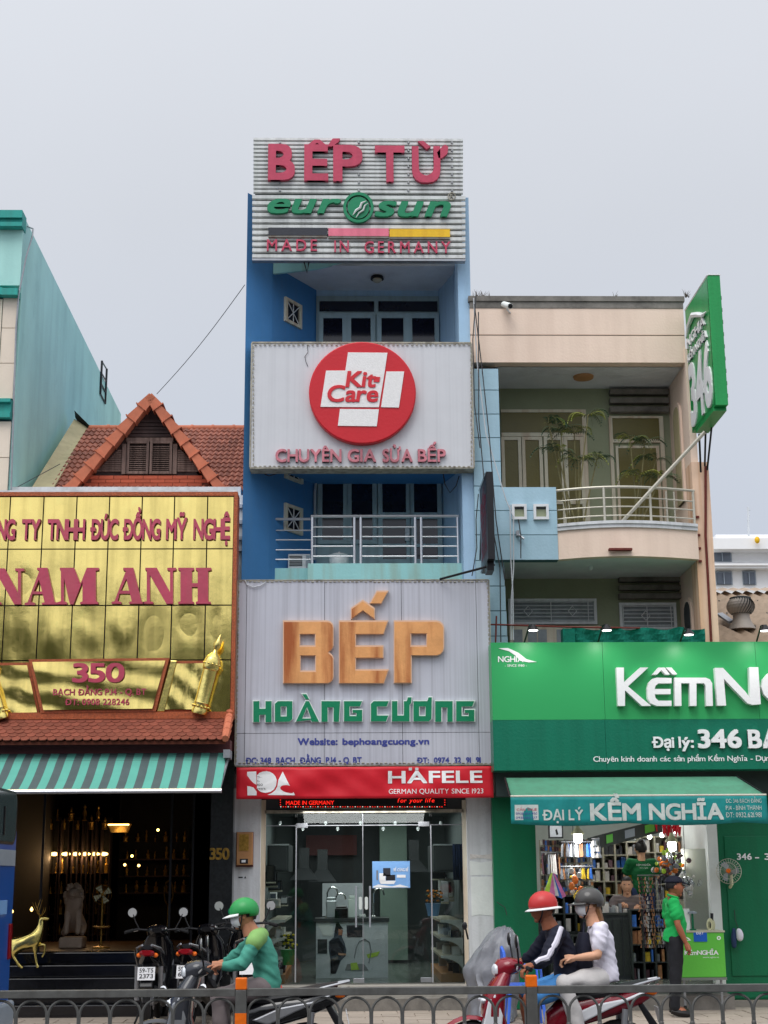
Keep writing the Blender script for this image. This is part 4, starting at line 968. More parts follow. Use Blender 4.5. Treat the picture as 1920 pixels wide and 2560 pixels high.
# louvred shutters
def shutter(x0, y0, x1, y1, clip=None):
    q = rc(x0, y0, x1, y1, YGb); o = MB(); e_ = .035
    o.box(q[0], q[0] + e_, YGb - .06, YGb, q[2], q[3]).box(q[1] - e_, q[1], YGb - .06, YGb, q[2], q[3]).box(q[0] + e_, q[1] - e_, YGb - .06, YGb, q[3] - e_, q[3]).box(q[0] + e_, q[1] - e_, YGb - .06, YGb, q[2], q[2] + e_)
    f = o.build('shutter', 'old_wood', GH); n = int((q[3] - q[2] - .07) / .028); l_ = MB()
    for i in range(n):
        z = q[2] + e_ + .028 * i; l_.hexa([(q[0] + e_, YGb - .05, z), (q[1] - e_, YGb - .05, z), (q[1] - e_, YGb - .01, z + .02), (q[0] + e_, YGb - .01, z + .02), (q[0] + e_, YGb - .05, z + .007), (q[1] - e_, YGb - .05, z + .007), (q[1] - e_, YGb - .01, z + .027), (q[0] + e_, YGb - .01, z + .027)])
    l_.build('louvre', 'old_wood', f)
shutter(318, 1105, 373, 1187); shutter(376, 1105, 431, 1187)
for x0, x1, y0 in ((306, 316, 1112), (433, 443, 1112)): q = rc(x0, y0, x1, 1187, YGb); bx('post', q[0], q[1], YGb - .05, YGb, q[2], q[3], 'old_wood', GH)
prect('lintel', 316, 1094, 433, 1104, YGb - .05, .05, 'old_wood', GH)
def side_louvres(s):
    o = MB()
    for i in range(13):
        y = 1180 - i * 4.6; xa = 444 if s > 0 else 305; hw = 62 - i * 4.7
        if hw < 8: break
        q = rc(min(xa, xa + s * hw), y - 3, max(xa, xa + s * hw), y, YGb); o.box(q[0], q[1], YGb - .035, YGb, q[2], q[3])
    tag(o.build('louvre', 'old_wood', GH), kind='stuff')
side_louvres(1); side_louvres(-1)
for y in range(1050, 1094, 9):
    hw = (y - 1010) * .72; q = rc(377 - hw, y, 377 + hw, y + 7, YGb); bx('board', q[0], q[1], YGb - .02, YGb, q[2], q[3], 'dark_wood', GH)
# verge tiles: overlapping pieces down both slopes
for s, (xa, ya), (xb, yb), n in ((1, (380, 984), (563, 1222), 8), (-1, (372, 984), (162, 1220), 8)):
    A, B = P(xa, ya, 20.12), P(xb, yb, 20.12); d = (B - A) / n; nrm = Vector((d.z, 0, -d.x)).normalized()
    if nrm.z < 0: nrm = -nrm
    for i in range(n):
        p0 = A + d * i - d * .04; p1 = A + d * (i + 1); w_ = .13
        u0, u1 = p0 - nrm * w_ * .85, p1 - nrm * w_
        o = MB()
        o.hexa([u0 + Vector((0, 0, 0)), u1, u1 + Vector((0, .3, 0)), u0 + Vector((0, .3, 0)), p0 + nrm * .0, p1 + nrm * .03, p1 + nrm * .03 + Vector((0, .3, 0)), p0 + Vector((0, .3, 0))])
        q1 = p1 - d * .07
        o.hexa([q1 - nrm * (w_ + .01) - Vector((0, .02, 0)), p1 - nrm * (w_ + .01) - Vector((0, .02, 0)), p1 - nrm * w_ + Vector((0, .31, 0)), q1 - nrm * w_ + Vector((0, .31, 0)), q1 + nrm * .045 - Vector((0, .02, 0)), p1 + nrm * .045 - Vector((0, .02, 0)), p1 + nrm * .045 + Vector((0, .31, 0)), q1 + nrm * .045 + Vector((0, .31, 0))])
        o.build('verge_tile', 'clay_ridge', GH)
    # gable side roof slabs
    A2, B2 = P(xa, ya, 20.2), P(xb, yb, 20.2)
    MB().hexa([A2 - nrm * .12, B2 - nrm * .12, B2 - nrm * .12 + Vector((0, 2.6, 0)), A2 - nrm * .12 + Vector((0, 2.6, 0)), A2 - nrm * .03, B2 - nrm * .03, B2 - nrm * .03 + Vector((0, 2.6, 0)), A2 - nrm * .03 + Vector((0, 2.6, 0))]).build('dormer_roof', 'clay_under', GH)
# lower eaves row under the gable
x = P(175, 1222, 20.2).x
while x < P(555, 1222, 20.2).x: inst('roof_tile', rt, GH, (x, 20.05, P(365, 1222, 20.1).z - .06), (pitch, 0, 0)); x += tw
bx('parapet', P(26, 1226, 19.9).x, P(604, 1226, 19.9).x, 19.75, 20.05, 5.8, P(300, 1224, 19.9).z, 'white_wall', GH)
for y in (1262, 1302, 1342, 1370):
    q = rc(590, y, 606, y + 9, 19.7); bx('wall_moulding', q[0] - .1, q[1], 19.66, 19.75, q[2], q[3], 'grey_trim', GH)
bx('end_pier', P(585, 1300, 19.7).x, P(606, 1300, 19.7).x, 19.7, 20.0, GZ, P(300, 1238, 19.7).z, 'white_wall', GH)

# overhead wire from the gable to the blue house
tag(MB().tube([P(392, 985, 22).lerp(P(612, 712, 19.7), t) - Vector((0, 0, .07 * math.sin(math.pi * t))) for t in [i / 12 for i in range(13)]], .006, 4).build('overhead_wire', 'wire', None, cat='wire', label='thin wire sagging from the red gable up to the blue house'))
tag(MB().tube([P(30, 1225, 19.9), P(150, 1160, 20.2)], .005, 4).build('overhead_wire', 'wire', None, cat='wire', label='short thin wire crossing the cream parapet at the left'))

# ================================================================ GOLD SIGNBOARD
YGo = 19.0
GO = root('gold_signboard', 'big polished gold panelled signboard with crimson letters and an orange mosaic frame', 'sign', P(290, 1800, YGo))
t4 = lambda x, y: (x * .3737, 1200 + y * .3737)
gx = [-86, 13, 98, 182, 265, 348, 430, 514, 581]; gy = [1242, 1373, 1514, 1651, 1790]
X = [P(x, 1500, YGo).x for x in gx]; Z = [P(290, y, YGo).z for y in gy]
rr = random.Random(5)
def goldpanel(x0, x1, z0, z1, n=10, amp=.0035):
    vs = []; ph = [rr.uniform(0, 6.28) for _ in range(6)]; k1, k2 = rr.uniform(.6, 1.6), rr.uniform(.6, 1.8); dents = [(rr.random(), rr.random(), rr.uniform(.08, .2), rr.uniform(-.005, .005)) for _ in range(4)]
    for j in range(n + 1):
        for i in range(n + 1):
            u, v = i / n, j / n; e_ = math.sin(math.pi * u) * math.sin(math.pi * v)
            y = amp * e_ * (math.sin(k1 * 3 * u + ph[0]) + math.sin(k2 * 4 * v + ph[1]) * .7)
            for du, dv, dr, da in dents: y += da * e_ * math.exp(-((u - du) ** 2 + (v - dv) ** 2) / dr ** 2)
            vs.append((x0 + (x1 - x0) * u, YGo - .012 + y, z0 + (z1 - z0) * v))
    fs = [[j * (n + 1) + i, j * (n + 1) + i + 1, (j + 1) * (n + 1) + i + 1, (j + 1) * (n + 1) + i] for j in range(n) for i in range(n)]
    MB().add(vs, fs).box(x0, x1, YGo - .0095, YGo - .002, z0, z1).build('gold_panel', 'brass', GO, smooth=True)
for j in range(4):
    for i in range(8): goldpanel(X[i] + .008, X[i + 1] - .008, Z[j + 1] + .008, Z[j] - .008)
bx('backing_board', X[0], X[-1], YGo + .02, YGo + .3, Z[-1], Z[0], 'dark_joint', GO)
bx('mosaic_frame', X[-1] + .001, X[-1] + .05, YGo - .05, YGo + .3, Z[-1] - .03, Z[0] + .055, 'mosaic', GO)
bx('mosaic_frame', X[0] - 1., X[-1] + .0, YGo - .05, YGo + .3, Z[0] + .002, Z[0] + .052, 'mosaic', GO)
bx('top_cap', X[0] - 1., X[-1] + .04, YGo - .04, YGo + .35, Z[0] + .057, Z[0] + .08, 'white_wall', GO)
for s_, x0, x1 in (('NG', -6, 40), ('TY', 56, 102), ('TNHH', 120, 214), ('ĐÚC', 227, 297), ('ĐỒNG', 308, 402), ('MỸ', 416, 468), ('NGHỆ', 484, 576)):
    yo = (x0 / 580) * -1.5; wpx(s_, x0, x1, 1302 + yo, 1350 + yo, YGo - .015, .045, 'crimson_letter', GO, bold=.045, gap=.05)
def cr(outer, holes=[]): polyletter(outer, holes, t4, YGo - .015, .05, 'crimson_letter', GO)
cr([(828, 592), (895, 592), (950, 818), (968, 820), (968, 832), (868, 832), (868, 820), (885, 816), (873, 765), (803, 765), (790, 815), (815, 820), (815, 832), (750, 832), (750, 820), (770, 815), (846, 612), (828, 608)], [[(812, 745), (868, 745), (848, 665)]])
cr([(253, 592), (322, 592), (370, 820), (389, 824), (389, 837), (285, 837), (285, 826), (303, 822), (290, 768), (222, 768), (210, 820), (238, 826), (238, 840), (170, 840), (170, 828), (190, 822), (268, 612), (253, 606)], [[(230, 750), (286, 750), (266, 670)]])
cr([(405, 592), (500, 592), (542, 700), (585, 592), (665, 592), (665, 607), (645, 612), (645, 815), (660, 820), (660, 834), (540, 834), (540, 822), (556, 816), (556, 680), (495, 836), (472, 836), (432, 660), (432, 815), (452, 822), (452, 836), (388, 836), (388, 822), (412, 815), (412, 612), (405, 608)])
N_ = [(975, 592), (1052, 592), (1140, 755), (1140, 610), (1122, 608), (1122, 592), (1180, 592), (1180, 608), (1160, 612), (1160, 832), (1115, 832), (1006, 640), (1006, 815), (1028, 820), (1028, 832), (960, 832), (960, 820), (985, 815), (985, 610), (975, 608)]
cr(N_); cr([(x - 1015, y + 4) for x, y in N_])
cr([(1195, 592), (1300, 592), (1300, 608), (1287, 612), (1287, 695), (1325, 695), (1325, 612), (1312, 608), (1312, 592), (1415, 592), (1415, 608), (1395, 612), (1395, 815), (1412, 820), (1412, 832), (1312, 832), (1312, 820), (1325, 815), (1325, 720), (1287, 720), (1287, 815), (1300, 820), (1300, 832), (1195, 832), (1195, 820), (1210, 815), (1210, 612), (1195, 608)])
# projecting lower plaque: trapezoid tray with mosaic border
def tray(pts_px, dep, nm='plaque'):
    pts = [(P(*t4(x, y), YGo).x, P(*t4(x, y), YGo).z) for x, y in pts_px]; cxx = sum(p[0] for p in pts) / 4; czz = sum(p[1] for p in pts) / 4
    MB().prism(pts, YGo - dep, YGo - .005).build(nm + '_frame', 'mosaic', GO)
    inn = []
    for x, z in pts: inn.append((x + (cxx - x) * .055, z + (czz - z) * .10))
    zs_ = [z for x, z in inn]; z0, z1 = min(zs_), max(zs_); nq = 12; g_ = MB(); vs = []
    lo_ = sorted([q_ for q_ in inn if q_[1] < (z0 + z1) / 2]); hi_ = sorted([q_ for q_ in inn if q_[1] > (z0 + z1) / 2])
    for j_ in range(nq + 1):
        for i_ in range(nq + 1):
            u, v = i_ / nq, j_ / nq; x_ = (lo_[0][0] * (1 - u) + lo_[-1][0] * u) * (1 - v) + (hi_[0][0] * (1 - u) + hi_[-1][0] * u) * v; z_ = (lo_[0][1] * (1 - u) + lo_[-1][1] * u) * (1 - v) + (hi_[0][1] * (1 - u) + hi_[-1][1] * u) * v
            vs.append((x_, YGo - dep - .006 - .022 * (1 - v) + .004 * math.sin(u * 17 + v * 4) * math.sin(math.pi * v) + .003 * math.sin(v * 13 + u * 6), z_))
    g_.add(vs, [[j_ * (nq + 1) + i_, j_ * (nq + 1) + i_ + 1, (j_ + 1) * (nq + 1) + i_ + 1, (j_ + 1) * (nq + 1) + i_] for j_ in range(nq) for i_ in range(nq)]); g_.build(nm, 'brass', GO, smooth=True)
tray([(205, 1210), (1140, 1200), (1050, 1556), (285, 1566)], .13)
tray([(1150, 1215), (1380, 1212), (1300, 1556), (1085, 1556)], .05)
tray([(-300, 1228), (200, 1225), (275, 1575), (60, 1590), (-300, 1600)][0:1] + [(200, 1225), (272, 1575), (-300, 1600)], .05)
MB().prism([(P(*t4(x, y), YGo).x, P(*t4(x, y), YGo).z) for x, y in ((1145, 1212), (1190, 1215), (1105, 1556), (1052, 1556))], YGo - .09, YGo).build('brass_strut', 'gold', GO, bevel=.01)
wpx('350', 182, 312, 1660, 1705, YGo - .150, .03, 'crimson_letter', GO, bold=.035, gap=.05)
write('BẠCH ĐẰNG P.14 - Q. BT', *rc(134, 1723, 366, 1738, YGo - .137), frame_front(YGo - .162), .008, 'crimson_letter', GO, bold=.02, join=True)
write('ĐT: 0908 228246', *rc(164, 1748, 324, 1763, YGo - .137), frame_front(YGo - .166), .008, 'crimson_letter', GO, bold=.02, join=True)
for y0, y1, x0, x1, nm in ((1783, 1800, 12, 585, 'mosaic_frame'),): 
    a, b, c, d = rc(-80, y0, x1, y1, YGo); bx('mosaic_frame', a, b, YGo - .12, YGo - .04, c, d, 'mosaic', GO)
# brass torch ornaments
def torch(bxp, byp, txp, typ, tip, lab):
    A, B, T = P(bxp, byp, YGo - .16), P(txp, typ, YGo - .22), P(*tip, YGo - .24); t = root('brass_torch', lab, 'ornament', A)
    ax = (B - A).normalized(); L_ = (B - A).length; q_ = ax.to_track_quat('Z', 'Y').to_matrix().to_4x4(); M_ = Matrix.Translation(A) @ q_
    r = .093
    MB().lathe((0, 0, 0), [(r * .8, 0), (r * 1.05, .01), (r * 1.08, .05), (r, .07), (r, .14), (r * 1.05, .15), (r, .165), (r * .98, L_ - .17), (r * 1.1, L_ - .16), (r * 1.15, L_ - .13), (r * 1.12, L_ - .04), (r, L_ - .02), (r * .95, L_)], 24).xf(M_).build('shaft', 'gold', t, smooth=True)
    for h in (.10, L_ - .09):
        o = MB()
        for k in range(12): an = math.pi * k / 6; o.ball((r * 1.08 * math.cos(an), r * 1.08 * math.sin(an), h), .017, 6, 5)
        o.xf(M_).build('studs', 'gold', t, smooth=True)
    MB().lathe((0, 0, 0), [(r * .95, L_), (r * .6, L_ + .04), (.03, L_ + .06), (.02, L_ + .1), (.015, L_ + .12)], 16).xf(M_).build('cap', 'gold', t, smooth=True)
    ax2 = (T - B).normalized(); M2 = Matrix.Translation(B) @ ax2.to_track_quat('Z', 'Y').to_matrix().to_4x4(); Lt = (T - B).length
    MB().lathe((0, 0, 0), [(.012, .08), (.045, Lt * .45), (.05, Lt * .55), (.03, Lt * .75), (.002, Lt)], 10).xf(M2).build('flame', 'gold', t, smooth=True)
torch(497, 1786, 534, 1643, (552, 1586), 'tilted brass torch column at the right end of the gold signboard')
torch(4, 1800, -40, 1655, (-58, 1590), 'tilted brass torch column cut by the left edge of the picture')

# ================================================================ TILE CANOPY AND STRIPED AWNING of the left shop
CA = root('tile_canopy', 'narrow canopy of scalloped red clay tiles under the gold signboard', 'canopy', P(290, 1850, 18.6))
Yc0, Yc1 = 18.93, 18.4; z0_, z1_ = P(290, 1797, Yc0).z, P(290, 1851, Yc1).z
xc1 = P(568, 1820, 18.6).x; xc0 = P(-90, 1820, 18.6).x; pc = math.atan2(z0_ - z1_, Yc0 - Yc1)
MB().hexa([(xc0, Yc1, z1_ - .05), (xc1, Yc1, z1_ - .05), (xc1, Yc0 + .2, z0_ - .05), (xc0, Yc0 + .2, z0_ - .05), (xc0, Yc1, z1_ - .01), (xc1, Yc1, z1_ - .01), (xc1, Yc0 + .2, z0_ - .01), (xc0, Yc0 + .2, z0_ - .01)]).build('deck', 'clay_under', CA)
sc_t = MB().prism([(-.053, .16), (-.053, .0), (-.045, -.03), (-.025, -.05), (0, -.058), (.025, -.05), (.045, -.03), (.053, 0), (.053, .16)], 0, .012, 'XY').mesh('scale_tile', 'clay_scale')
nr = 7
for r_ in range(nr):
    t = r_ / nr; y = Yc1 + (Yc0 + .1 - Yc1) * t; z = z1_ + (z0_ + .04 - z1_) * t; x = xc1 - .06 - (.054 if r_ % 2 else 0)
    while x > xc0: inst('scale_tile', sc_t, CA, (x, y, z + .012 + .006), (pc - .10 + random.uniform(-.03, .03), random.uniform(-.04, .04), 0)); x -= .109
hp = MB().lathe((0, 0, 0), [(.045, 0), (.055, .2), (.06, .2), (.06, .22)], 8, 'Y').mesh('hip_tile', 'clay_ridge')
for i in range(4): inst('hip_tile', hp, CA, (xc1 + .0, Yc1 - .05 + i * .15, z1_ + .01 + i * (z0_ - z1_) * .28), (pc, 0, 0))
bx('fascia', xc0, P(575, 1860, 18.6).x, 18.62, 18.9, P(290, 1883, 18.6).z, z1_ + .02, 'maroon_paint', CA)

AW = root('striped_awning', 'retractable awning with teal and grey stripes over the left shop', 'awning', P(280, 1980, 17.9))
Ya, Yb_, Yd = 18.7, 18.45, 17.75
za, zb_, zd = P(290, 1877, Ya).z, P(290, 1901, Yb_).z, P(290, 1978, Yd).z
mb_ = MB(); xR = P(568, 1880, Ya).x; wst = .2065
for i in range(44):
    x1_ = xR - i * wst / 2; x0_ = x1_ - wst / 2; mb_.cur = i % 2
    nn = 7; path = [(Ya, za), (Yb_, zb_)] + [(Yb_ + (Yd - Yb_) * k / 5, zb_ + (zd - zb_) * k / 5 - .03 * math.sin(math.pi * k / 5)) for k in range(1, 6)]
    vs = []
    for (yy, zz) in path:
        vs += [(x0_, yy, zz), (x1_, yy, zz)]
    mb_.add(vs, [[2 * k, 2 * k + 1, 2 * k + 3, 2 * k + 2] for k in range(len(path) - 1)])
o = mb_.build('striped_cloth', ['stripe_teal', 'stripe_grey'], AW); sd = o.modifiers.new('t', 'SOLIDIFY'); sd.thickness = .005; sd.offset = 0
MB().tube([(xR - 8, Yd - .01, zd), (xR + .02, Yd - .01, zd)], .028, 8).build('front_bar', 'steel', AW, smooth=True)
MB().tube([(xR - 8, Yb_, zb_ - .01), (xR + .05, Yb_, zb_ - .01)], .012, 6).build('roller', 'black_metal', AW)
MB().box(xR - .02, xR + .06, Ya - .35, Ya, za - .12, za - .02).tube([(xR + .03, Ya - .2, za - .1), (xR - .02, 18.1, zd + .1), (xR - .01, Yd, zd)], .018, 6).build('arm', 'steel_dull', AW)

# ================================================================ LEFT SHOP interior
LS = root('brassware_shop', 'dark brassware shop under the striped awning with black marble steps', 'shop front', P(290, 2460, 19.4))
zf2 = .86; xa2, xb2 = xt + .12, P(528, 2200, 19.6).x
q = rc(524, 1900, 581, 2465, 19.35)
col_ = bx('column', q[0], q[1], 19.35, 19.7, GZ, 3.6, 'column_marble', LS)
wpx('350', 524, 574, 2121, 2148, 19.35, .012, 'gold_dim', LS, bold=.04, gap=.05)
for i in range(5):
    z = GZ + (zf2 - GZ) * (i + 1) / 5
    bx('step', xa2, q[0], 18.75 + i * .22, 20.0, GZ + (zf2 - GZ) * i / 5 - (.01 if i == 0 else 0), z, 'black_marble', LS, bevel=.012)
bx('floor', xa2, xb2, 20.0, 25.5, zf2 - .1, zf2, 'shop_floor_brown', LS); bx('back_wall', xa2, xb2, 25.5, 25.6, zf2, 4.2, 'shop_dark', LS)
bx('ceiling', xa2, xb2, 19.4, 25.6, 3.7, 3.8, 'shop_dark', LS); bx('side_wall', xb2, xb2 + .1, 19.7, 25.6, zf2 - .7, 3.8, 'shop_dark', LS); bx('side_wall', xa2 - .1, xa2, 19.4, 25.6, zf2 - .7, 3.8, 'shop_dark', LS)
bx('lintel', xa2, q[1], 19.3, 19.6, 3.35, 3.9, 'maroon_paint', LS)
for xx in (P(480, 2100, 19.9).x, P(425, 2100, 19.9).x, P(105, 2100, 19.9).x): bx('glass_mullion', xx, xx + .03, 19.9, 19.93, zf2, 3.4, 'black_metal', LS)
# display cabinets on the back wall with picture lamps and gold pieces
rr = random.Random(11)
def figurine(mb, p, h):
    w_ = h * rr.uniform(.12, .22); k_ = rr.randint(0, 1)
    if k_ == 0: mb.lathe(p, [(w_, 0), (w_ * .5, h * .15), (w_ * .9, h * .45), (w_ * .35, h * .7), (w_ * .6, h * .85), (w_ * .1, h)], 8)
    elif k_ == 1: mb.lathe(p, [(w_ * 1.1, 0), (w_ * .9, h * .3), (w_ * 1.2, h * .5), (w_ * .4, h * .62), (w_ * .55, h * .8), (w_ * .1, h)], 8)
    else:
        mb.tube([p, p + Vector((w_, 0, h * .3)), p + Vector((-w_ * .6, 0, h * .6)), p + Vector((w_ * .4, 0, h))], [w_ * .5, w_ * .4, w_ * .3, .01], 6)
for i, px in enumerate((58, 86, 136, 165, 190, 214, 237, 259)):
    yy = 2120 if i < 2 else 2135; Yk = 23.0 + .15 * (i > 1); p = P(px, yy, Yk); w_ = .105
    cb = root('display_cabinet', ['gold filled cabinet nearest the blue bus', 'gold filled cabinet, second from the blue bus', 'gold filled cabinet left of the lion, first of the row of six', 'gold filled cabinet, second of the row of six lamps', 'gold filled cabinet, third of the row of six lamps, above the lion', 'gold filled cabinet, fourth of the row of six lamps', 'gold filled cabinet, fifth of the row of six lamps', 'gold filled cabinet, last of the row of six, above the pedestal fan'][i], 'cabinet', Vector((p.x, Yk, zf2)), 'lit cabinets along the back of the brassware shop')
    bx('back', p.x - w_, p.x + w_, Yk + .1, Yk + .12, zf2, p.z + .55, 'shop_dark', cb)
    for s in (-1, 1): bx('side', p.x + s * w_ - .008, p.x + s * w_ + .008, Yk - .12, Yk + .1, zf2, p.z + .5, 'dark_wood', cb)
    for k in range(4):
        z = p.z - .28 - k * .3; bx('shelf', p.x - w_ + .01, p.x + w_ - .01, Yk - .08, Yk + .1, z - .01, z, 'dark_wood', cb)
        g = MB()
        for s in (-.5, .45): figurine(g, Vector((p.x + s * w_, Yk, z)), rr.uniform(.14, .24))
        g.build('ornament', 'gold_dim', cb, smooth=True)
    lm = MB().ball(p, (.07, .035, .028), 10, 6).build('lamp', 'lamp_warm', cb, smooth=True)
    l = bpy.data.lights.new('cabinet_light', 'POINT'); l.energy = (.7 if i < 2 else 2.2); l.color = (1, .6, .28); l.shadow_soft_size = .05; lo = bpy.data.objects.new('cabinet_light', l); C.objects.link(lo); lo.parent = cb; lo.location = p + Vector((0, -.12, -.06)) - cb.location
# wide picture lamp
p = P(297, 2070, 21.8); wl = root('picture_lamp', 'wide glowing tray lamp hanging in the middle of the brassware shop', 'lamp', p)
MB().hexa([(p.x - .11, p.y, p.z - .06), (p.x + .11, p.y, p.z - .06), (p.x + .11, p.y + .15, p.z - .06), (p.x - .11, p.y + .15, p.z - .06), (p.x - .155, p.y - .03, p.z + .06), (p.x + .155, p.y - .03, p.z + .06), (p.x + .155, p.y + .18, p.z + .06), (p.x - .155, p.y + .18, p.z + .06)]).build('shade', 'gold_dim', wl)
bx('tube', p.x - .15, p.x + .15, p.y - .045, p.y - .032, p.z + .035, p.z + .055, 'lamp_warm', wl)
MB().tube([p + Vector((0, .08, .05)), p + Vector((0, .08, 3.7 - p.z))], .012, 6).build('stem', 'black_metal', wl)
l = bpy.data.lights.new('lamp_light', 'POINT'); l.energy = 1.0; l.color = (1, .66, .32); l.shadow_soft_size = .08; lo = bpy.data.objects.new('lamp_light', l); C.objects.link(lo); lo.parent = wl; lo.location = (0, -.15, -.12)
# scattered gold wares along the walls
for k in range(28):
    px, py = 318 + (k % 7) * 24 + rr.uniform(-5, 5), 2105 + (k // 7) * 42; p = P(px, py, 23.2); g = MB(); figurine(g, p, rr.uniform(.1, .2))
    if k % 7 == 0 and k: bx('shelf', P(300, py, 23.2).x, P(475, py, 23.2).x, 23.1, 23.4, P(390, py, 23.2).z - .02, P(390, py, 23.2).z, 'dark_wood', WR)
    if k == 0: WR = root('wall_display', 'gold ornaments hung on the dark right hand wall of the brassware shop', 'wall display', P(390, 2240, 22.4)); bx('backboard', P(295, 2200, 23.4).x, P(480, 2200, 23.4).x, 23.4, 23.45, zf2, 3.4, 'shop_dark', WR)
    g.build('ornament', 'gold_dim', WR, smooth=True)
for k in range(12):
    px, py = 75 + k * 17, 2052 + 22 * (k % 2); p = P(px, py, 22.95); g = MB(); figurine(g, p, rr.uniform(.12, .25)); g.build('ornament', 'gold_dim', WR, smooth=True)
for px, py in ((330, 2140), (395, 2075), (312, 2162), (347, 2164)):
    p = P(px, py, 22.0); MB().ball(p, (.02, .02, .02), 8, 6).build('lamp', 'lamp_warm', WR)
l = bpy.data.lights.new('display_light', 'POINT'); l.energy = 3.5; l.color = (1, .62, .3); l.shadow_soft_size = .1; lo = bpy.data.objects.new('display_light', l); C.objects.link(lo); lo.parent = WR; lo.location = P(370, 2110, 22.0) - WR.location
p = P(422, 2232, 21.5); hr = root('hoop_ornament', 'upright brass oval ring standing beside the dark column side', 'ornament', Vector((p.x, p.y, zf2)))
MB().tube([p + Vector((.06 * math.cos(R(a)), 0, .16 * math.sin(R(a)))) for a in range(0, 361, 20)], .013, 6).build('ring', 'gold_dim', hr); MB().lathe((p.x, p.y, zf2), [(.1, 0), (.08, .05), (.02, .08), (.015, p.z - .16 - zf2)], 10).build('stand', 'gold_dim', hr)

# white lion statue (sitting upright on a block)
def skin(name, nodes, edges, mt, parent, sub=2, M=None):
    """one smooth surface grown round a skeleton"""
    ks = list(nodes); me = bpy.data.meshes.new(name); me.from_pydata([tuple(nodes[k][0]) for k in ks], [(ks.index(a), ks.index(b)) for a, b in edges], [])
    ob = bpy.data.objects.new(name, me); C.objects.link(ob); md = ob.modifiers.new('s', 'SKIN'); md.use_smooth_shade = True
    for i, k in enumerate(ks):
        r = nodes[k][1]; r = r if isinstance(r, tuple) else (r, r); d = me.skin_vertices[0].data[i]; d.radius = r; d.use_root = (i == 0)
    sb = ob.modifiers.new('u', 'SUBSURF'); sb.levels = sub; sb.render_levels = sub
    dg = bpy.context.evaluated_depsgraph_get(); dg.update(); nm = bpy.data.meshes.new_from_object(ob.evaluated_get(dg))
    mb = MB().add([v.co.copy() for v in nm.vertices], [list(p.vertices) for p in nm.polygons]); bpy.data.objects.remove(ob); bpy.data.meshes.remove(me); bpy.data.meshes.remove(nm)
    if name is None: return mb
    return mb
V3 = Vector
p = P(181, 2350, 20.9); p.z = zf2
LI = root('lion_statue', 'pale stone lion sitting upright on a block inside the brassware shop', 'statue', p)
bx('plinth', p.x - .19, p.x + .19, p.y - .2, p.y + .3, zf2, zf2 + .17, 'plaster_statue', LI, bevel=.03)
o3 = V3((p.x, p.y, zf2 + .17))
nd = {'hip': (o3 + V3((0, .18, .14)), .14), 'belly': (o3 + V3((0, .1, .3)), .13), 'chest': (o3 + V3((0, 0, .45)), .15), 'neck': (o3 + V3((0, -.04, .58)), .14), 'head': (o3 + V3((0, -.1, .68)), .11), 'muz': (o3 + V3((0, -.21, .64)), .055),
      'ls': (o3 + V3((-.09, -.02, .42)), .065), 'lk': (o3 + V3((-.09, -.07, .2)), .045), 'lp': (o3 + V3((-.09, -.12, .03)), .045), 'rs': (o3 + V3((.09, -.02, .42)), .065), 'rk': (o3 + V3((.1, -.07, .2)), .045), 'rp': (o3 + V3((.1, -.12, .03)), .045),
      'lh': (o3 + V3((-.14, .16, .12)), .08), 'lf': (o3 + V3((-.15, -.04, .04)), .04), 'rh': (o3 + V3((.14, .16, .12)), .08), 'rf': (o3 + V3((.16, -.04, .04)), .04)}
ed = [('hip', 'belly'), ('belly', 'chest'), ('chest', 'neck'), ('neck', 'head'), ('head', 'muz'), ('chest', 'ls'), ('ls', 'lk'), ('lk', 'lp'), ('chest', 'rs'), ('rs', 'rk'), ('rk', 'rp'), ('hip', 'lh'), ('lh', 'lf'), ('hip', 'rh'), ('rh', 'rf')]
b_ = skin('b', nd, ed, 'plaster_statue', LI)
for k in range(26):
    an = rr.uniform(0, 6.28); b_.ball(nd['head'][0] + V3((.13 * math.cos(an), .05 + rr.uniform(-.03, .06), .15 * math.sin(an) - .05)), rr.uniform(.035, .055), 6, 5)
b_.ball(nd['head'][0] + V3((0, -.13, -.045)), (.055, .045, .035), 10, 8).ball(nd['head'][0] + V3((0, -.155, -.02)), (.02, .015, .012), 8, 6).ball(nd['head'][0] + V3((0, -.12, -.085)), (.035, .03, .02), 8, 6).ball(nd['head'][0] + V3((-.08, .0, .1)), .03, 6, 5).ball(nd['head'][0] + V3((.08, .0, .1)), .03, 6, 5)
b_.build('body', 'plaster_statue', LI, smooth=True); LI.scale = (.82, .82, .86)
# pedestal fan
p = P(257, 2236, 20.7); FN = root('pedestal_fan', 'tall brass coloured pedestal fan beside the stone lion', 'fan', V3((p.x, p.y, zf2)))
MB().lathe((p.x, p.y, zf2), [(.12, 0), (.12, .02), (.03, .04), (.015, .06), (.013, p.z - zf2 - .05)], 12).build('stand', 'gold_dim', FN)
MB().lathe((p.x, p.y, P(250, 2318, 20.7).z), [(.02, -.02), (.12, 0), (.12, .015), (.02, .015)], 20).build('tray', 'gold_dim', FN)
MB().ball(p + V3((0, .03, 0)), (.04, .06, .04), 10, 8).build('motor', 'gold_dim', FN, smooth=True)
for k in range(4):
    an = math.pi / 2 * k + .4; c_, s_ = math.cos(an), math.sin(an)
    MB().add([p + V3((c_ * .02 - s_ * .01, -.03, s_ * .02 + c_ * .01)), p + V3((c_ * .11 - s_ * .055, -.045, s_ * .11 + c_ * .055)), p + V3((c_ * .12 + s_ * .03, -.02, s_ * .12 - c_ * .03)), p + V3((c_ * .02 + s_ * .01, -.02, s_ * .02 - c_ * .01))], [(0, 1, 2, 3)]).build('blade', 'lamp_cream', FN)
g = MB()
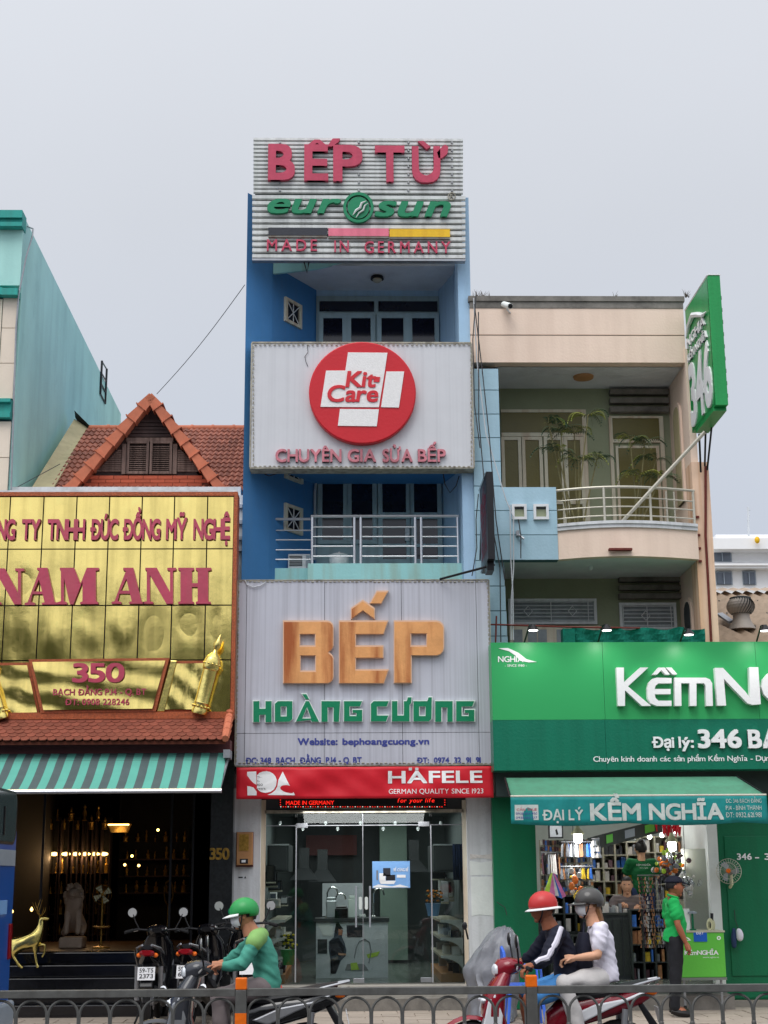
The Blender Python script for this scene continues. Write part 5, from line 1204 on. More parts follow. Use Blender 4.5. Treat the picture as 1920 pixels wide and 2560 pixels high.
for r_ in (.05, .09, .13): g.tube([p + V3((r_ * math.cos(R(a)), -.06 + r_ * .1, r_ * math.sin(R(a)))) for a in range(0, 361, 20)], .003, 4, False)
g.build('cage', 'gold_dim', FN)
# golden deer on the steps
zs3 = GZ + (zf2 - GZ) * 3 / 5; p = P(66, 2424, 19.29); p.z = zs3
DE = root('golden_deer', 'shiny golden deer statue with one raised foreleg on the black steps', 'statue', p); K = 1 / 193.
def dp(zx, zy, y=0.): # zoom pixel of the photo's detail to statue point
    w_ = P(zx * .2532, 2000 + zy * .2532, 19.29); return V3((w_.x, 19.29 + y, w_.z))
nd = {'hip': (dp(150, 1415), .062), 'mid': (dp(220, 1418), .058), 'chest': (dp(340, 1390), .068), 'neck0': (dp(370, 1330), .05), 'neck1': (dp(405, 1240), .03), 'poll': (dp(408, 1175), .027), 'head': (dp(440, 1168), .024), 'muz': (dp(487, 1175), .012), 'rump': (dp(115, 1390), .03), 'tail': (dp(97, 1380), .012),
      'h1': (dp(150, 1480, -.05), .032), 'h2': (dp(140, 1540, -.05), .014), 'h3': (dp(185, 1610, -.05), .01), 'h4': (dp(222, 1650, -.05), .012), 'h5': (dp(232, 1662, -.05), .013),
      'g1': (dp(165, 1480, .05), .032), 'g2': (dp(128, 1545, .05), .014), 'g3': (dp(160, 1610, .05), .01), 'g4': (dp(190, 1655, .05), .012),
      'f1': (dp(350, 1450, -.04), .024), 'f2': (dp(355, 1530, -.04), .013), 'f3': (dp(368, 1610, -.04), .01), 'f4': (dp(382, 1660, -.04), .013),
      'r1': (dp(380, 1430, .04), .022), 'r2': (dp(438, 1430, .04), .014), 'r3': (dp(435, 1500, .04), .01), 'r4': (dp(408, 1560, .04), .011)}
ed = [('hip', 'mid'), ('mid', 'chest'), ('chest', 'neck0'), ('neck0', 'neck1'), ('neck1', 'poll'), ('poll', 'head'), ('head', 'muz'), ('hip', 'rump'), ('rump', 'tail'), ('hip', 'h1'), ('h1', 'h2'), ('h2', 'h3'), ('h3', 'h4'), ('h4', 'h5'), ('hip', 'g1'), ('g1', 'g2'), ('g2', 'g3'), ('g3', 'g4'), ('chest', 'f1'), ('f1', 'f2'), ('f2', 'f3'), ('f3', 'f4'), ('chest', 'r1'), ('r1', 'r2'), ('r2', 'r3'), ('r3', 'r4')]
nd = {k_: (v_[0], v_[1] * (1.55 if v_[1] > .03 else 1.35)) for k_, v_ in nd.items()}
skin('b', nd, ed, 'gold', DE).build('body', 'gold', DE, smooth=True)
for s in (-1, 1):
    MB().tube([dp(400, 1160, s * .012), dp(392, 1130, s * .05)], [.012, .003], 5).build('ear', 'gold', DE)
    a = MB().tube([dp(405, 1155, s * .01), dp(375, 1110, s * .05), dp(385, 1060, s * .08), dp(410, 980, s * .07)], [.007, .006, .005, .002], 5)
    a.tube([dp(378, 1105, s * .05), dp(350, 1060, s * .07), dp(335, 1010, s * .08)], [.005, .004, .002], 5).tube([dp(405, 1150, s * .01), dp(430, 1110, s * .05), dp(445, 1060, s * .06)], [.006, .004, .002], 5)
    a.build('antler', 'gold_dim', DE)
for px, py in ((30, 2278), (79, 2273)):
    p_ = P(px, py, 20.6); MB().lathe(p_, [(.002, .03), (.02, .0), (.02, -.01), (.004, -.03)], 8).build('lamp', 'lamp_warm', LS)

# ================================================================ BUILDING 346 (peach and tiled house on the right)
Y6, YW = 19.6, 20.75
PH = root('peach_house', 'peach coloured two storey house with tiled side strip above the green shop', 'building', P(1480, 2460, 19.7))
def pxX(x, y, Y): return P(x, y, Y).x
# upper fascia
a, b, c, d = rc(1176, 771, 1712, 906, Y6)
zm = P(1450, 838, Y6).z
bx('fascia', a, b, Y6, Y6 + .2, zm + .008, d, 'peach', PH); bx('fascia', a, b, Y6, Y6 + .2, c, zm - .008, 'peach', PH); bx('fascia_joint', a, b, Y6 + .02, Y6 + .2, zm - .008, zm + .008, 'concrete', PH)
ze2 = P(1450, 742, Y6).z
MB().box(a - .02, b + .02, Y6 - .03, 27, d + .1, ze2).box(a - .0, b + .0, Y6 - .01, Y6 + .2, d + .002, d + .1).build('roof_edge', 'concrete', PH)
zce = P(1450, 906, Y6).z
bx('ceiling', P(1250, 950, Y6).x, b + .05, Y6 + .18, YW + .3, c, c + .12, 'ceiling_paint', PH)
p = P(1458, 932, 20.2); p.z = c
lp = MB().lathe(p, [(.15, 0), (.14, -.03), (.02, -.05)], 20).build('ceiling_lamp', 'wood_tan', PH, smooth=True)
# back walls
xL, xRw = P(1240, 1100, YW).x, P(1672, 1100, YW).x
bx('back_wall', xL, xRw + .2, YW, YW + .2, 3.0, c + .1, 'olive_wall', PH)
# side wall running back from the right pillar, with its tall arched opening frame
xp0, xp1 = P(1732, 1300, Y6).x, P(1775, 1300, Y6).x
zbal = P(1560, 1400, Y6).z
xin = xp0 + .02
bx('side_wall', xin, xin + .12, Y6 + .25, 27, 3.5, c + .12, 'peach', PH)
bx('pillar', xp0, xp1, Y6 - .1, Y6 + .25, 2.8, P(1735, 1160, Y6).z, 'peach_pillar', PH)
bx('pillar', xp0 + .02, xp1 - .12, Y6 - .02, Y6 + .25, P(1735, 1160, Y6).z, c + .2, 'peach', PH)
MB().tube([P(1764, y, Y6 - .12) for y in (1165, 1250, 1340)] + [P(1770, 1450, Y6 - .12), P(1778, 1605, Y6 - .12)], .018, 6).build('drain_pipe', 'rust', PH)
for y in (1300, 1345, 1378, 1410): o = bx('pipe_clip', xp0 + .02, xp0 + .06, Y6 - .13, Y6 - .1, P(1750, y, Y6).z, P(1750, y - 5, Y6).z, 'rust', PH)
# arch niches on the side wall
for (ya, yb, y_) in ((1005, 1260, 0), (1490, 1600, 0)):
    zt, zb = P(1705, ya, 20.2).z, P(1705, yb, 20.2).z
    def arch(mb, inset, out):
        y0, y1 = 19.98 + inset, 20.45 - inset
        pts = [(y0, zb), (y0, zt - .22)] + [((y0 + y1) / 2 - (y1 - y0) / 2 * math.cos(R(t)), zt - .22 + (.2 - inset) * math.sin(R(t))) for t in range(30, 180, 30)] + [(y1, zt - .22), (y1, zb)]
        mb.prism(pts, xin - out, xin + .002, 'YZ')
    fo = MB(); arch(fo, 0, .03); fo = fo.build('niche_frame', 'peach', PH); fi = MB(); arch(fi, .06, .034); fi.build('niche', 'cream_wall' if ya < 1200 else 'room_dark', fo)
# glazed doors of the upper balcony
a, b, c, d = rc(1256, 1025, 1470, 1330, YW)
fr = MB().box(a, b, YW - .03, YW, P(1360, 1032, YW).z, P(1360, 1025, YW).z).box(b - .06, b, YW - .03, YW, c, P(1360, 1032, YW).z).box(a, b - .06, YW - .03, YW, P(1360, 1092, YW).z, P(1360, 1083, YW).z).build('window_frame', 'white_frame', PH)
MB().box(a, b - .06, YW - .02, YW - .005, P(1360, 1083, YW).z, P(1360, 1032, YW).z).build('transom_window', 'olive_glass', fr)
for xa, xb in ((1263, 1297), (1315, 1350), (1370, 1404), (1421, 1453)):
    q = rc(xa - 8, 1094, xb + 8, 1335, YW); Q = rc(xa, 1102, xb, 1325, YW); o = MB()
    o.box(q[0], Q[0], YW - .05, YW - .005, q[2], q[3]).box(Q[1], q[1], YW - .05, YW - .005, q[2], q[3]).box(Q[0], Q[1], YW - .05, YW - .005, Q[3], q[3]).box(Q[0], Q[1], YW - .05, YW - .005, P(1360, 1262, YW).z, P(1360, 1252, YW).z)
    o = o.build('door_leaf', 'white_frame', PH); bx('pane', Q[0], Q[1], YW - .03, YW - .02, Q[2], Q[3], 'olive_glass', o)
q = rc(1527, 1042, 1664, 1335, YW)
fr = MB().box(q[0], q[0] + .05, YW - .04, YW, q[2], q[3]).box(q[1] - .06, q[1], YW - .04, YW, q[2], q[3]).box(q[0] + .05, q[1] - .06, YW - .04, YW, q[3] - .03, q[3]).box(q[0] + .05, q[1] - .06, YW - .04, YW, P(1600, 1108, YW).z, P(1600, 1100, YW).z).build('door_frame', 'white_frame', PH)
bx('transom_window', q[0] + .05, q[1] - .06, YW - .02, YW - .01, P(1600, 1100, YW).z, q[3] - .03, 'olive_glass', fr)
Q = rc(1543, 1116, 1652, 1335, YW); bx('door_leaf', Q[0], Q[1], YW - .035, YW - .005, Q[2], Q[3], 'white_frame', PH)
Q = rc(1549, 1122, 1644, 1330, YW); bx('pane', Q[0], Q[1], YW - .042, YW - .036, Q[2], Q[3], 'olive_glass', PH)
for y in (978, 1000, 1022): q = rc(1522, y, 1668, y + 13, YW); bx('sunshade_slat', q[0], q[1], YW - .12, YW, q[2], q[3], 'concrete', PH)
# tiled strip: tiles as separate pieces on a dark joint wall
xa_, xb_ = P(1186, 1250, Y6).x, P(1252, 1150, Y6).x
zt_, zb2 = P(1215, 921, Y6).z, P(1215, 1606, Y6).z
bx('strip_wall', xa_, xb_, Y6 + .012, Y6 + 1.2, 2.9, zt_, 'tile_joint', PH)
ys_ = [921, 975, 1035, 1094, 1153, 1215, 1276, 1337, 1401, 1465, 1527, 1590, 1650]
for i in range(12):
    z0, z1 = P(1215, ys_[i + 1], Y6).z + .006, P(1215, ys_[i], Y6).z - .006
    xe = xb_ if i < 5 or i >= 8 else P(1250, 1300, Y6).x
    bx('wall_tile', xa_, (xe if i < 5 else P(1258 + (i - 5) * 1.3, 1450, Y6).x) - .003, Y6, Y6 + .015, z0, z1, 'blue_tile', PH)
# parapet panel with two little windows
YPn = 19.4; q = rc(1236, 1217, 1393, 1400, YPn); zz = [q[3], P(1315, 1276, YPn).z, P(1315, 1337, YPn).z, q[2]]
bx('panel_wall', q[0] + .01, q[1] - .0, YPn + .012, YPn + .16, q[2], q[3] - .002, 'tile_joint', PH)
holes = [(1279, 1316), (1333, 1371)]
for i in range(3):
    bx('wall_tile', q[0], q[1], YPn, YPn + .014, zz[i + 1] + .005, zz[i] - .005, 'blue_tile', PH)
for x0, x1 in holes:
    Q = rc(x0, 1262, x1, 1300, YPn); o = MB(); e_ = .035
    for aa in ((Q[0], Q[1], Q[3] - e_, Q[3]), (Q[0], Q[1], Q[2], Q[2] + e_), (Q[0], Q[0] + e_, Q[2] + e_, Q[3] - e_), (Q[1] - e_, Q[1], Q[2] + e_, Q[3] - e_)): o.box(aa[0], aa[1], YPn - .05, YPn + .0, aa[2], aa[3])
    o = o.build('window_frame', 'white_metal', PH); bx('pane', Q[0] + e_, Q[1] - e_, YPn - .012, YPn - .001, Q[2] + e_, Q[3] - e_, 'olive_wall', o); bx('pane', Q[0] + e_, Q[1] - e_, YPn - .015, YPn - .0125, Q[3] - e_ - .03, Q[3] - e_, 'room_dark', o)
# curved balcony
xb0, xb1 = P(1394, 1350, YPn).x, P(1737, 1350, Y6).x; n = 14
def bow(t): return 19.55 - .42 * math.sin(math.pi * (.12 + .88 * t) ) if 0 else 19.42 - .22 * math.sin(math.pi * t ** .9)
def bowed(name, z0, z1, out, mt, th=.12):
    secs = []
    for i in range(n + 1):
        t = i / n; x = xb0 + (xb1 - xb0) * t; y = bow(t) - out
        secs.append([(x, y, z0), (x, y + th, z0), (x, y + th, z1), (x, y, z1)])
    return MB().loft(secs).build(name, mt, PH)
zpt, zpb = P(1560, 1323, 19.3).z, P(1560, 1394, 19.3).z
bowed('balcony_front', zpb, zpt, 0, 'peach'); bowed('balcony_moulding', zpt, zpt + .05, .03, 'white_wall', .16); bowed('balcony_moulding', zpt + .05, zpt + .09, .05, 'white_wall', .2)
MB().prism([(xb0 + (xb1 - xb0) * i / n, bow(i / n) + .05) for i in range(n + 1)] + [(xb1, YW), (xb0 - .2, YW), (xb0 - .2, 19.55)], zpb + .002, zpb + .1, 'XY').build('balcony_slab', 'ceiling_paint', PH)
bx('balcony_slab', P(1250, 1400, YPn).x, xb0 - .2, 19.56, YW, zpb + .002, zpb + .1, 'ceiling_paint', PH)
q = rc(1522, 1371, 1580, 1376, 19.15); bx('light_batten', q[0], q[1], 19.12, 19.2, q[2], q[3], 'rust', PH)
p = P(1476, 1418, 19.9); MB().tube([V3((p.x, p.y, zpb)), p], .01, 5).build('lamp_flex', 'wire', PH); MB().ball(p, (.035, .035, .05), 10, 8).build('bulb', 'white_metal', PH, smooth=True)
# railing following the bow
RB = root('curved_railing', 'cream painted curved railing round the balcony of the peach house', 'railing', P(1560, 1315, 19.2))
zr0 = zpt + .09
for k, y in enumerate((1219, 1246, 1268, 1290)):
    zz_ = P(1560, y, 19.3).z; MB().tube([(xb0 + (xb1 - xb0) * i / n, bow(i / n) + .06, zz_) for i in range(n + 1)], .019 if k == 0 else .010, 8).build('rail', 'rail_cream', RB, smooth=True)
for t in (.0, .33, .66, .99): MB().tube([(xb0 + (xb1 - xb0) * t, bow(t) + .06, zr0), (xb0 + (xb1 - xb0) * t, bow(t) + .06, P(1560, 1219, 19.3).z)], .018, 8).build('post', 'rail_cream', RB)
for t in (.8, .86): MB().tube([(xb0 + (xb1 - xb0) * t, bow(t) + .2, zr0), (xb0 + (xb1 - xb0) * t, bow(t) + .2, P(1560, 1219, 19.3).z)], .012, 8).build('post', 'rail_cream', RB)
# lower storey windows with white grilles
def grille(x0, y0, x1, y1, cells, dia, nm='barred_window'):
    q = rc(x0, y0, x1, y1, YW); o = MB(); e_ = .04
    for aa in ((q[0], q[1], q[3] - e_, q[3]), (q[0], q[1], q[2], q[2] + e_), (q[0], q[0] + e_, q[2] + e_, q[3] - e_), (q[1] - e_, q[1], q[2] + e_, q[3] - e_)): o.box(aa[0], aa[1], YW - .05, YW, aa[2], aa[3])
    o = o.build(nm, 'white_metal', PH); bx('pane', q[0] + e_, q[1] - e_, YW - .015, YW - .005, q[2] + e_, q[3] - e_, 'curtain', o)
    g = MB(); yy = YW - .06
    for i in range(1, 7): z = q[2] + (q[3] - q[2]) * i / 7; g.tube([(q[0] + .05, yy, z), (q[1] - .05, yy, z)], .006, 5)
    for xx in (.06, .48, .9): X_ = q[0] + (q[1] - q[0]) * xx; g.tube([(X_, yy, q[2] + .04), (X_, yy, q[3] - .04)], .007, 5)
    for f in dia:
        cx_, cz = q[0] + (q[1] - q[0]) * f, (q[2] + q[3]) / 2; g.tube([(cx_ - .06, yy - .01, cz), (cx_, yy - .01, cz + .07), (cx_ + .06, yy - .01, cz), (cx_, yy - .01, cz - .07), (cx_ - .06, yy - .01, cz)], .008, 5, False)
    g.build('grille', 'white_metal', o)
grille(1270, 1498, 1491, 1562, 2, (.22, .72)); grille(1548, 1508, 1690, 1575, 2, (.45,))
q = rc(1274, 1565, 1500, 1605, 20.4); o = bx('low_window', q[0], q[1], 20.4, 20.5, q[2] - .3, q[3], 'white_frame', PH)
for x in (1284, 1320, 1345, 1392): Q = rc(x, 1574, x + 22, 1605, 20.4); bx('pane', Q[0], Q[1], 20.39, 20.4, Q[2] - .2, Q[3], 'curtain', o)
for y in (1445, 1466, 1487): q = rc(1545, y, 1700, y + 12, YW); bx('sunshade_slat', q[0], q[1], YW - .12, YW, q[2], q[3], 'concrete', PH)
bx('body', P(1180, 1700, 21).x, xin + .12, 21.2, 27, 3.5, ze2 - .1, 'peach', PH); bx('terrace_slab', P(1190, 1600, 20).x, xin, Y6 - .3, YW, 2.8, P(1450, 1640, 20).z, 'concrete', PH)
# plants on roof edge and CCTV
p = P(1266, 765, 19.5); cc = root('security_camera', 'white security camera under the grey roof edge of the peach house', 'camera', p)
MB().tube([p + V3((.06, .1, -.06)), p + V3((.02, .03, -.05)), p + V3((0, 0, 0))], .014, 6).build('bracket', 'white_metal', cc); MB().tube([p + V3((-.03, .06, .05)), p + V3((.04, -.12, -.05))], .042, 12).build('housing', 'shop_white', cc, smooth=True); MB().tube([p + V3((.04, -.12, -.05)), p + V3((.044, -.13, -.055))], .034, 12).build('lens', 'black_gloss', cc)
st = MB()
for px, py in [(1192, 738), (1205, 734), (1225, 736), (1536, 738), (1716, 738), (1722, 720), (1714, 730)] + [(1184 + 12 * i, 740) for i in range(3)]:
    p = P(px, 744, 19.7)
    for k in range(5): st.tube([p, p + V3((random.uniform(-.07, .07), random.uniform(-.05, .05), random.uniform(.03, .12)))], [.005, .001], 4)
st.build('weeds', 'bark', None, label='dry weeds growing along the top edge of the peach house', cat='weeds', kind='stuff')
# hanging cables down the tiled strip
for i, (pts, mt, lab) in enumerate((([(1184, 745), (1192, 900), (1215, 1085), (1265, 1250), (1282, 1290)], 'wire_white', 'white cable slanting from the roof edge down to the little windows'), ([(1186, 760), (1206, 930), (1224, 1100), (1240, 1300), (1262, 1450)], 'wire', 'dark cable hanging down over the tiled strip'), ([(1196, 780), (1197, 1050), (1210, 1200), (1250, 1420), (1252, 1605)], 'wire', 'second dark cable hanging left of the tiled strip'), ([(1284, 1290), (1284, 1420), (1278, 1500), (1278, 1600)], 'wire_white', 'straight white cable falling below the left little window'), ([(1275, 1262), (1277, 1400), (1282, 1480), (1283, 1600)], 'wire_white', 'white cable crossing the other one below the little windows'), ([(1190, 740), (1182, 850), (1186, 1010), (1200, 1120)], 'wire', 'dark cable beside the right edge of the middle sign'), ([(1296, 1298), (1302, 1340), (1302, 1396)], 'wire', 'short dark cable with a bracket on the blue panel'))):
    tag(MB().tube([P(x, y, 19.33 - .01 * i) for x, y in pts], .008, 5).build('cable', mt, None, cat='cable', label=lab, group='cables hanging between the blue and peach houses'))
p = P(1296, 1336, 19.36); tag(MB().box(p.x - .03, p.x + .01, 19.33, 19.41, p.z - .02, p.z + .05).tube([p, p + V3((.07, -.03, -.07))], .016, 6).build('wall_hook', 'steel_dull', None, cat='hook', label='small grey hook on the blue panel under the little windows'))
# palms on the balcony
def palm(px, py, Y, stems, label):
    b0 = P(px, py, Y); b0.z = zpb + .1; t = root('areca_palm', label, 'palm plant', b0)
    MB().lathe(b0, [(.12, 0), (.16, .22), (.17, .25), (.14, .24)], 14).build('pot', 'pot', t, smooth=True)
    sm = MB(); lf = MB(); ly = MB()
    for j, (tx, ty) in enumerate(stems):
        T = P(tx, ty, Y - .15 + .1 * (j % 3)); s0 = b0 + V3((random.uniform(-.06, .06), random.uniform(-.06, .06), .22)); mid = s0.lerp(T, .5) + V3((random.uniform(-.04, .04), 0, 0)); sm.tube([s0, mid, T], [.017, .012, .008], 5)
        for f in range(7):
            an = random.uniform(0, 6.28); L_ = random.uniform(.22, .42); dr_ = V3((math.cos(an), math.sin(an) * .8, 0)); m_ = lf if random.random() < .8 else ly
            pts = [T + dr_ * L_ * u + V3((0, 0, L_ * (.9 * u - 1.1 * u * u))) for u in (0, .25, .5, .75, 1)]
            sm.tube(pts, [.005, .004, .003, .002, .001], 3)
            for i in range(1, 13):
                u = i / 12; c_ = T + dr_ * L_ * u + V3((0, 0, L_ * (.9 * u - 1.1 * u * u)))
                for s in (-1, 1):
                    sd_ = V3((-dr_.y, dr_.x, 0)) * s; w_ = .11 * math.sin(math.pi * min(.95, u * .8 + .15)); e_ = c_ + sd_ * w_ + dr_ * w_ * .7 + V3((0, 0, -.05 + .03)); m_.add([c_, c_ + (sd_ * .9 + dr_ * .8) * w_ * .5 + dr_ * .009 + V3((0, 0, .008)), e_, c_ + (sd_ * .9 + dr_ * .8) * w_ * .5 - dr_ * .009 + V3((0, 0, .004))], [(0, 1, 2, 3)])
    sm.build('stem', 'stem', t); tag(lf.build('fronds', 'palm_leaf', t), kind='stuff')
    if ly.v: tag(ly.build('young_fronds', 'palm_yellow', t), kind='stuff')
palm(1440, 1305, 19.95, [(1372, 1060), (1402, 1075), (1436, 1085), (1470, 1040), (1447, 1150), (1492, 1150), (1395, 1130)], 'tall leafy palm with several stems left of centre on the curved balcony')
palm(1585, 1310, 20.1, [(1575, 1100), (1612, 1105), (1640, 1150), (1600, 1190), (1650, 1195)], 'thinner palm in front of the yellow door on the curved balcony')
p = P(1408, 1300, 19.9); p.z = zpb + .1; bp_ = root('balcony_pot', 'round old clay pot behind the left end of the curved railing', 'pot', p); MB().lathe(p, [(.07, 0), (.11, .1), (.13, .2), (.12, .28), (.1, .28)], 14).build('bowl', 'pot', bp_, smooth=True); MB().ball(p + V3((0, 0, .27)), (.09, .09, .03), 10, 5).build('soil', 'bark', bp_)
p = P(1545, 1310, 19.9); p.z = zpb + .1; dt = root('dark_bonsai', 'small dark potted shrub in front of the green wall of the balcony', 'plant', p); g = MB()
MB().lathe(p, [(.06, 0), (.09, .12), (.08, .12)], 12).build('pot', 'concrete', dt)
for k in range(60): a_ = p + V3((random.gauss(0, .07), random.gauss(0, .05), .16 + abs(random.gauss(0, .1)))); g.add([a_, a_ + V3((.03, 0, .01)), a_ + V3((.02, .01, .035))], [(0, 1, 2)])
g.tube([p + V3((0, 0, .1)), p + V3((.02, 0, .5))], .012, 5); g.build('foliage', 'leaf', dt)
# plant in the lower niche
p = P(1716, 1600, 20.05); np_ = root('balcony_shrub', 'green shrub by the arched niche at the right end of the green net', 'plant', V3((p.x, p.y, 3.45))); g = MB()
for k in range(260): a_ = V3((p.x, p.y, 3.75)) + V3((random.gauss(0, .09), random.gauss(0, .1), random.gauss(.15, .17))); u = V3((random.uniform(-1, 1), random.uniform(-1, 1), random.uniform(-.3, 1))).normalized() * .05; g.add([a_, a_ + u + V3((.015, 0, 0)), a_ + u * 1.7, a_ + u - V3((.015, 0, 0))], [(0, 1, 2, 3)])
tag(g.build('foliage', 'leaf', np_), kind='stuff'); MB().tube([V3((p.x, p.y, 3.45)), V3((p.x, p.y, 3.9))], .015, 5).build('stem', 'bark', np_)

# ================================================================ PROJECTING GREEN 346 SIGN
xf, xb3 = P(1779, 850, 18.2).x, P(1720, 900, 19.45).x
SG = root('projecting_green_sign', 'tall green sign reading 346 projecting from the peach house', 'sign', P(1790, 1010, 18.3))
zt3 = P(1791, 688, 18.2).z; zb3 = P(1798, 1012, 18.2).z; wd = P(1811, 850, 18.2).x - P(1780, 850, 18.2).x
# the slab runs away from the street; its left face carries the letters
x0f, x0b = xf, xf + (xb3 - xf)
MB().hexa([(x0f, 18.2, zb3), (x0f + wd, 18.2, zb3), (x0b + wd, 19.45, zb3), (x0b, 19.45, zb3), (x0f, 18.2, zt3), (x0f + wd, 18.2, zt3), (x0b + wd, 19.45, zt3), (x0b, 19.45, zt3)]).build('sign_case', 'pylon_green', SG)
def frame_side(x0, x1, Y0, Y1):
    dv = V3((x1 - x0, Y1 - Y0, 0)); L_ = dv.length; u = dv / L_; nrm = V3((-abs(u.y), u.x if u.y > 0 else -u.x, 0)); nrm = V3((-u.y, u.x, 0)) if -u.y < 0 else V3((u.y, -u.x, 0))
    return (lambda s, z, d: V3((x1, Y1, 0)) - u * s + nrm * d + V3((0, 0, z))), L_      # s runs from the wall to the street
fs_, Ls = frame_side(x0f, x0b, 18.2, 19.45)
MB().add([fs_(.02, zb3 + .03, .004), fs_(Ls - .03, zb3 + .03, .004), fs_(Ls - .03, zt3 - .03, .004), fs_(.02, zt3 - .03, .004)], [(0, 1, 2, 3)]).build('face', 'pylon_green', SG)
H_ = zt3 - zb3
write('346', .05, Ls - .06, zb3 + H_ * .05, zb3 + H_ * .5, fs_, .022, 'letter_white', SG, bold=.05, gap=.10)
write('KỀM NGHĨA', .08, Ls - .15, zb3 + H_ * .55, zb3 + H_ * .61, fs_, .03, 'letter_white', SG, bold=.02)
write('NGHIA', .08, Ls - .2, zb3 + H_ * .66, zb3 + H_ * .74, fs_, .03, 'letter_white', SG, bold=.02)
MB().tube([fs_(s, zb3 + H_ * h, .03) for s, h in ((.08, .75), (.25, .82), (.5, .85), (.8, .79), (1.0, .74), (Ls - .08, .73))], [.01, .03, .04, .04, .03, .006], 6).build('logo_curve', 'letter_white', SG)
MB().box(x0f, x0f + wd + .01, 18.19, 18.2, zt3, zt3 + .015).tube([(x0f, 18.2, zt3), (x0b, 19.45, zt3)], .012, 4).build('edge_trim', 'letter_white', SG)
mb_ = MB()
for k in range(9): z = zb3 + .12 + k * .17; mb_.box(x0f + wd, x0f + wd + .02, 18.25, 18.3, z, z + .05)
mb_.build('lamp_row', 'concrete', SG)
MB().tube([P(1762, 1080, 18.9), P(1550, 1310, 19.35)], .026, 8).build('strut', 'rail_cream', SG, smooth=True)
for a_, b_2 in (((1780, 1060), (1768, 1175)), ((1748, 1085), (1752, 1180)), ((1764, 1080), (1762, 1165))): MB().tube([P(*a_, 19.0), P(*b_2, 19.45)], .014, 6).build('bracket', 'black_metal', SG)
MB().box(x0f - .01, x0f + wd, 18.3, 19.3, zb3 - .05, zb3 - .002).build('under_frame', 'pylon_green', SG)

# ================================================================ BLACK LED PROJECTING SIGN
BL = root('projecting_led_sign', 'narrow black moving-text sign on a bracket between the blue and peach houses', 'led sign', P(1230, 1400, 18.6))
x0f, x0b = P(1218, 1290, 18.3).x, P(1201, 1320, 19.25).x; wd = P(1243, 1300, 18.3).x - P(1226, 1300, 18.3).x + .0; zt3, zb3 = P(1225, 1179, 18.3).z, P(1236, 1397, 18.3).z
MB().hexa([(x0f, 18.3, zb3), (x0f + wd, 18.3, zb3), (x0b + wd, 19.25, zb3), (x0b, 19.25, zb3), (x0f, 18.3, zt3), (x0f + wd, 18.3, zt3), (x0b + wd, 19.25, zt3), (x0b, 19.25, zt3)]).build('case', 'black_plastic', BL)
fs_, Ls = frame_side(x0f, x0b, 18.3, 19.25); H_ = zt3 - zb3
for s_, h0, h1 in (('BẾP', .58, .78), ('TỪ', .36, .54), ('SỬA', .12, .32)): write(s_, .12, Ls - .12, zb3 + H_ * h0, zb3 + H_ * h1, fs_, .002, 'led_dim', BL, bold=.04, join=True)
for z in (zb3, zt3 - .02): MB().add([fs_(.0, z, .012), fs_(Ls, z, .012), fs_(Ls, z + .02, .012), fs_(.0, z + .02, .012)], [(0, 1, 2, 3)]).build('edge_trim', 'black_metal', BL)
MB().tube([P(1206, 1240, 19.3), P(1200, 1400, 19.35)], .012, 6).tube([P(1236, 1412, 18.5), P(1100, 1448, 19.1)], .016, 6).box(x0f, x0f + wd, 18.45, 18.75, zb3 - .12, zb3).build('bracket', 'black_metal', BL)
MB().tube([P(x, y, 19.2) for x, y in ((1196, 1235), (1190, 1300), (1192, 1370), (1180, 1440))], .007, 5).build('cable', 'wire', BL)

# ================================================================ GREEN SHOP SIGN
YK2 = 18.75; a, b, c, d = rc(1231, 1605, 2060, 1924, YK2); zmid = P(1500, 1799, YK2).z
KS = root('green_shop_sign', 'very wide two tone green shop sign with raised white letters', 'sign', V3(((a + b) / 2, YK2, c)))
bx('upper_panel', a, P(1509, 1700, YK2).x - .002, YK2, YK2 + .35, zmid + .001, d, 'sign_green', KS); bx('upper_panel', P(1509, 1700, YK2).x + .002, P(1893, 1700, YK2).x - .002, YK2, YK2 + .35, zmid + .001, d, 'sign_green', KS); bx('upper_panel', P(1893, 1700, YK2).x + .002, b, YK2, YK2 + .35, zmid + .001, d, 'sign_green', KS)
bx('lower_panel', a + .0, P(1512, 1800, YK2).x - .002, YK2 + .002, YK2 + .35, c, zmid - .001, 'sign_dkgreen', KS); bx('lower_panel', P(1512, 1800, YK2).x + .002, b, YK2 + .002, YK2 + .35, c, zmid - .001, 'sign_dkgreen', KS)
def kn(ch, x0, x1, y0, y1, bold=.035):
    q = rc(x0, y0, x1, y1, YK2); vs, fs = glyph(ch, bold, 0, True); A, B = bb(vs, 0), bb(vs, 1)
    MB().add([(q[0] + (v.x - A[0]) / (A[1] - A[0]) * (q[1] - q[0]), YK2 - (v.z + .05) * .9, q[2] + (v.y - B[0]) / (B[1] - B[0]) * (q[3] - q[2])) for v in vs], fs).build('letter', 'letter_white', KS)
t5 = lambda x, y: (1200 + x * .434, 1580 + y * .434)
def kp(o, h=[], dep=.09): polyletter(o, h, t5, YK2, dep, 'letter_white', KS)
kp([(778, 210), (822, 210), (822, 295), (915, 210), (962, 210), (845, 318), (978, 430), (925, 430), (828, 340), (828, 430), (788, 430)])
kp([(1095, 270), (1095, 300), (1020, 300), (1003, 315), (998, 333), (1090, 333), (1090, 362), (998, 362), (1003, 385), (1020, 400), (1095, 400), (1095, 430), (1010, 430), (975, 415), (958, 385), (955, 330), (965, 295), (985, 275), (1010, 268)])
kp([(1112, 268), (1290, 268), (1315, 278), (1328, 300), (1332, 430), (1294, 430), (1290, 312), (1280, 300), (1238, 300), (1238, 430), (1200, 430), (1198, 300), (1150, 300), (1152, 430), (1114, 430)])
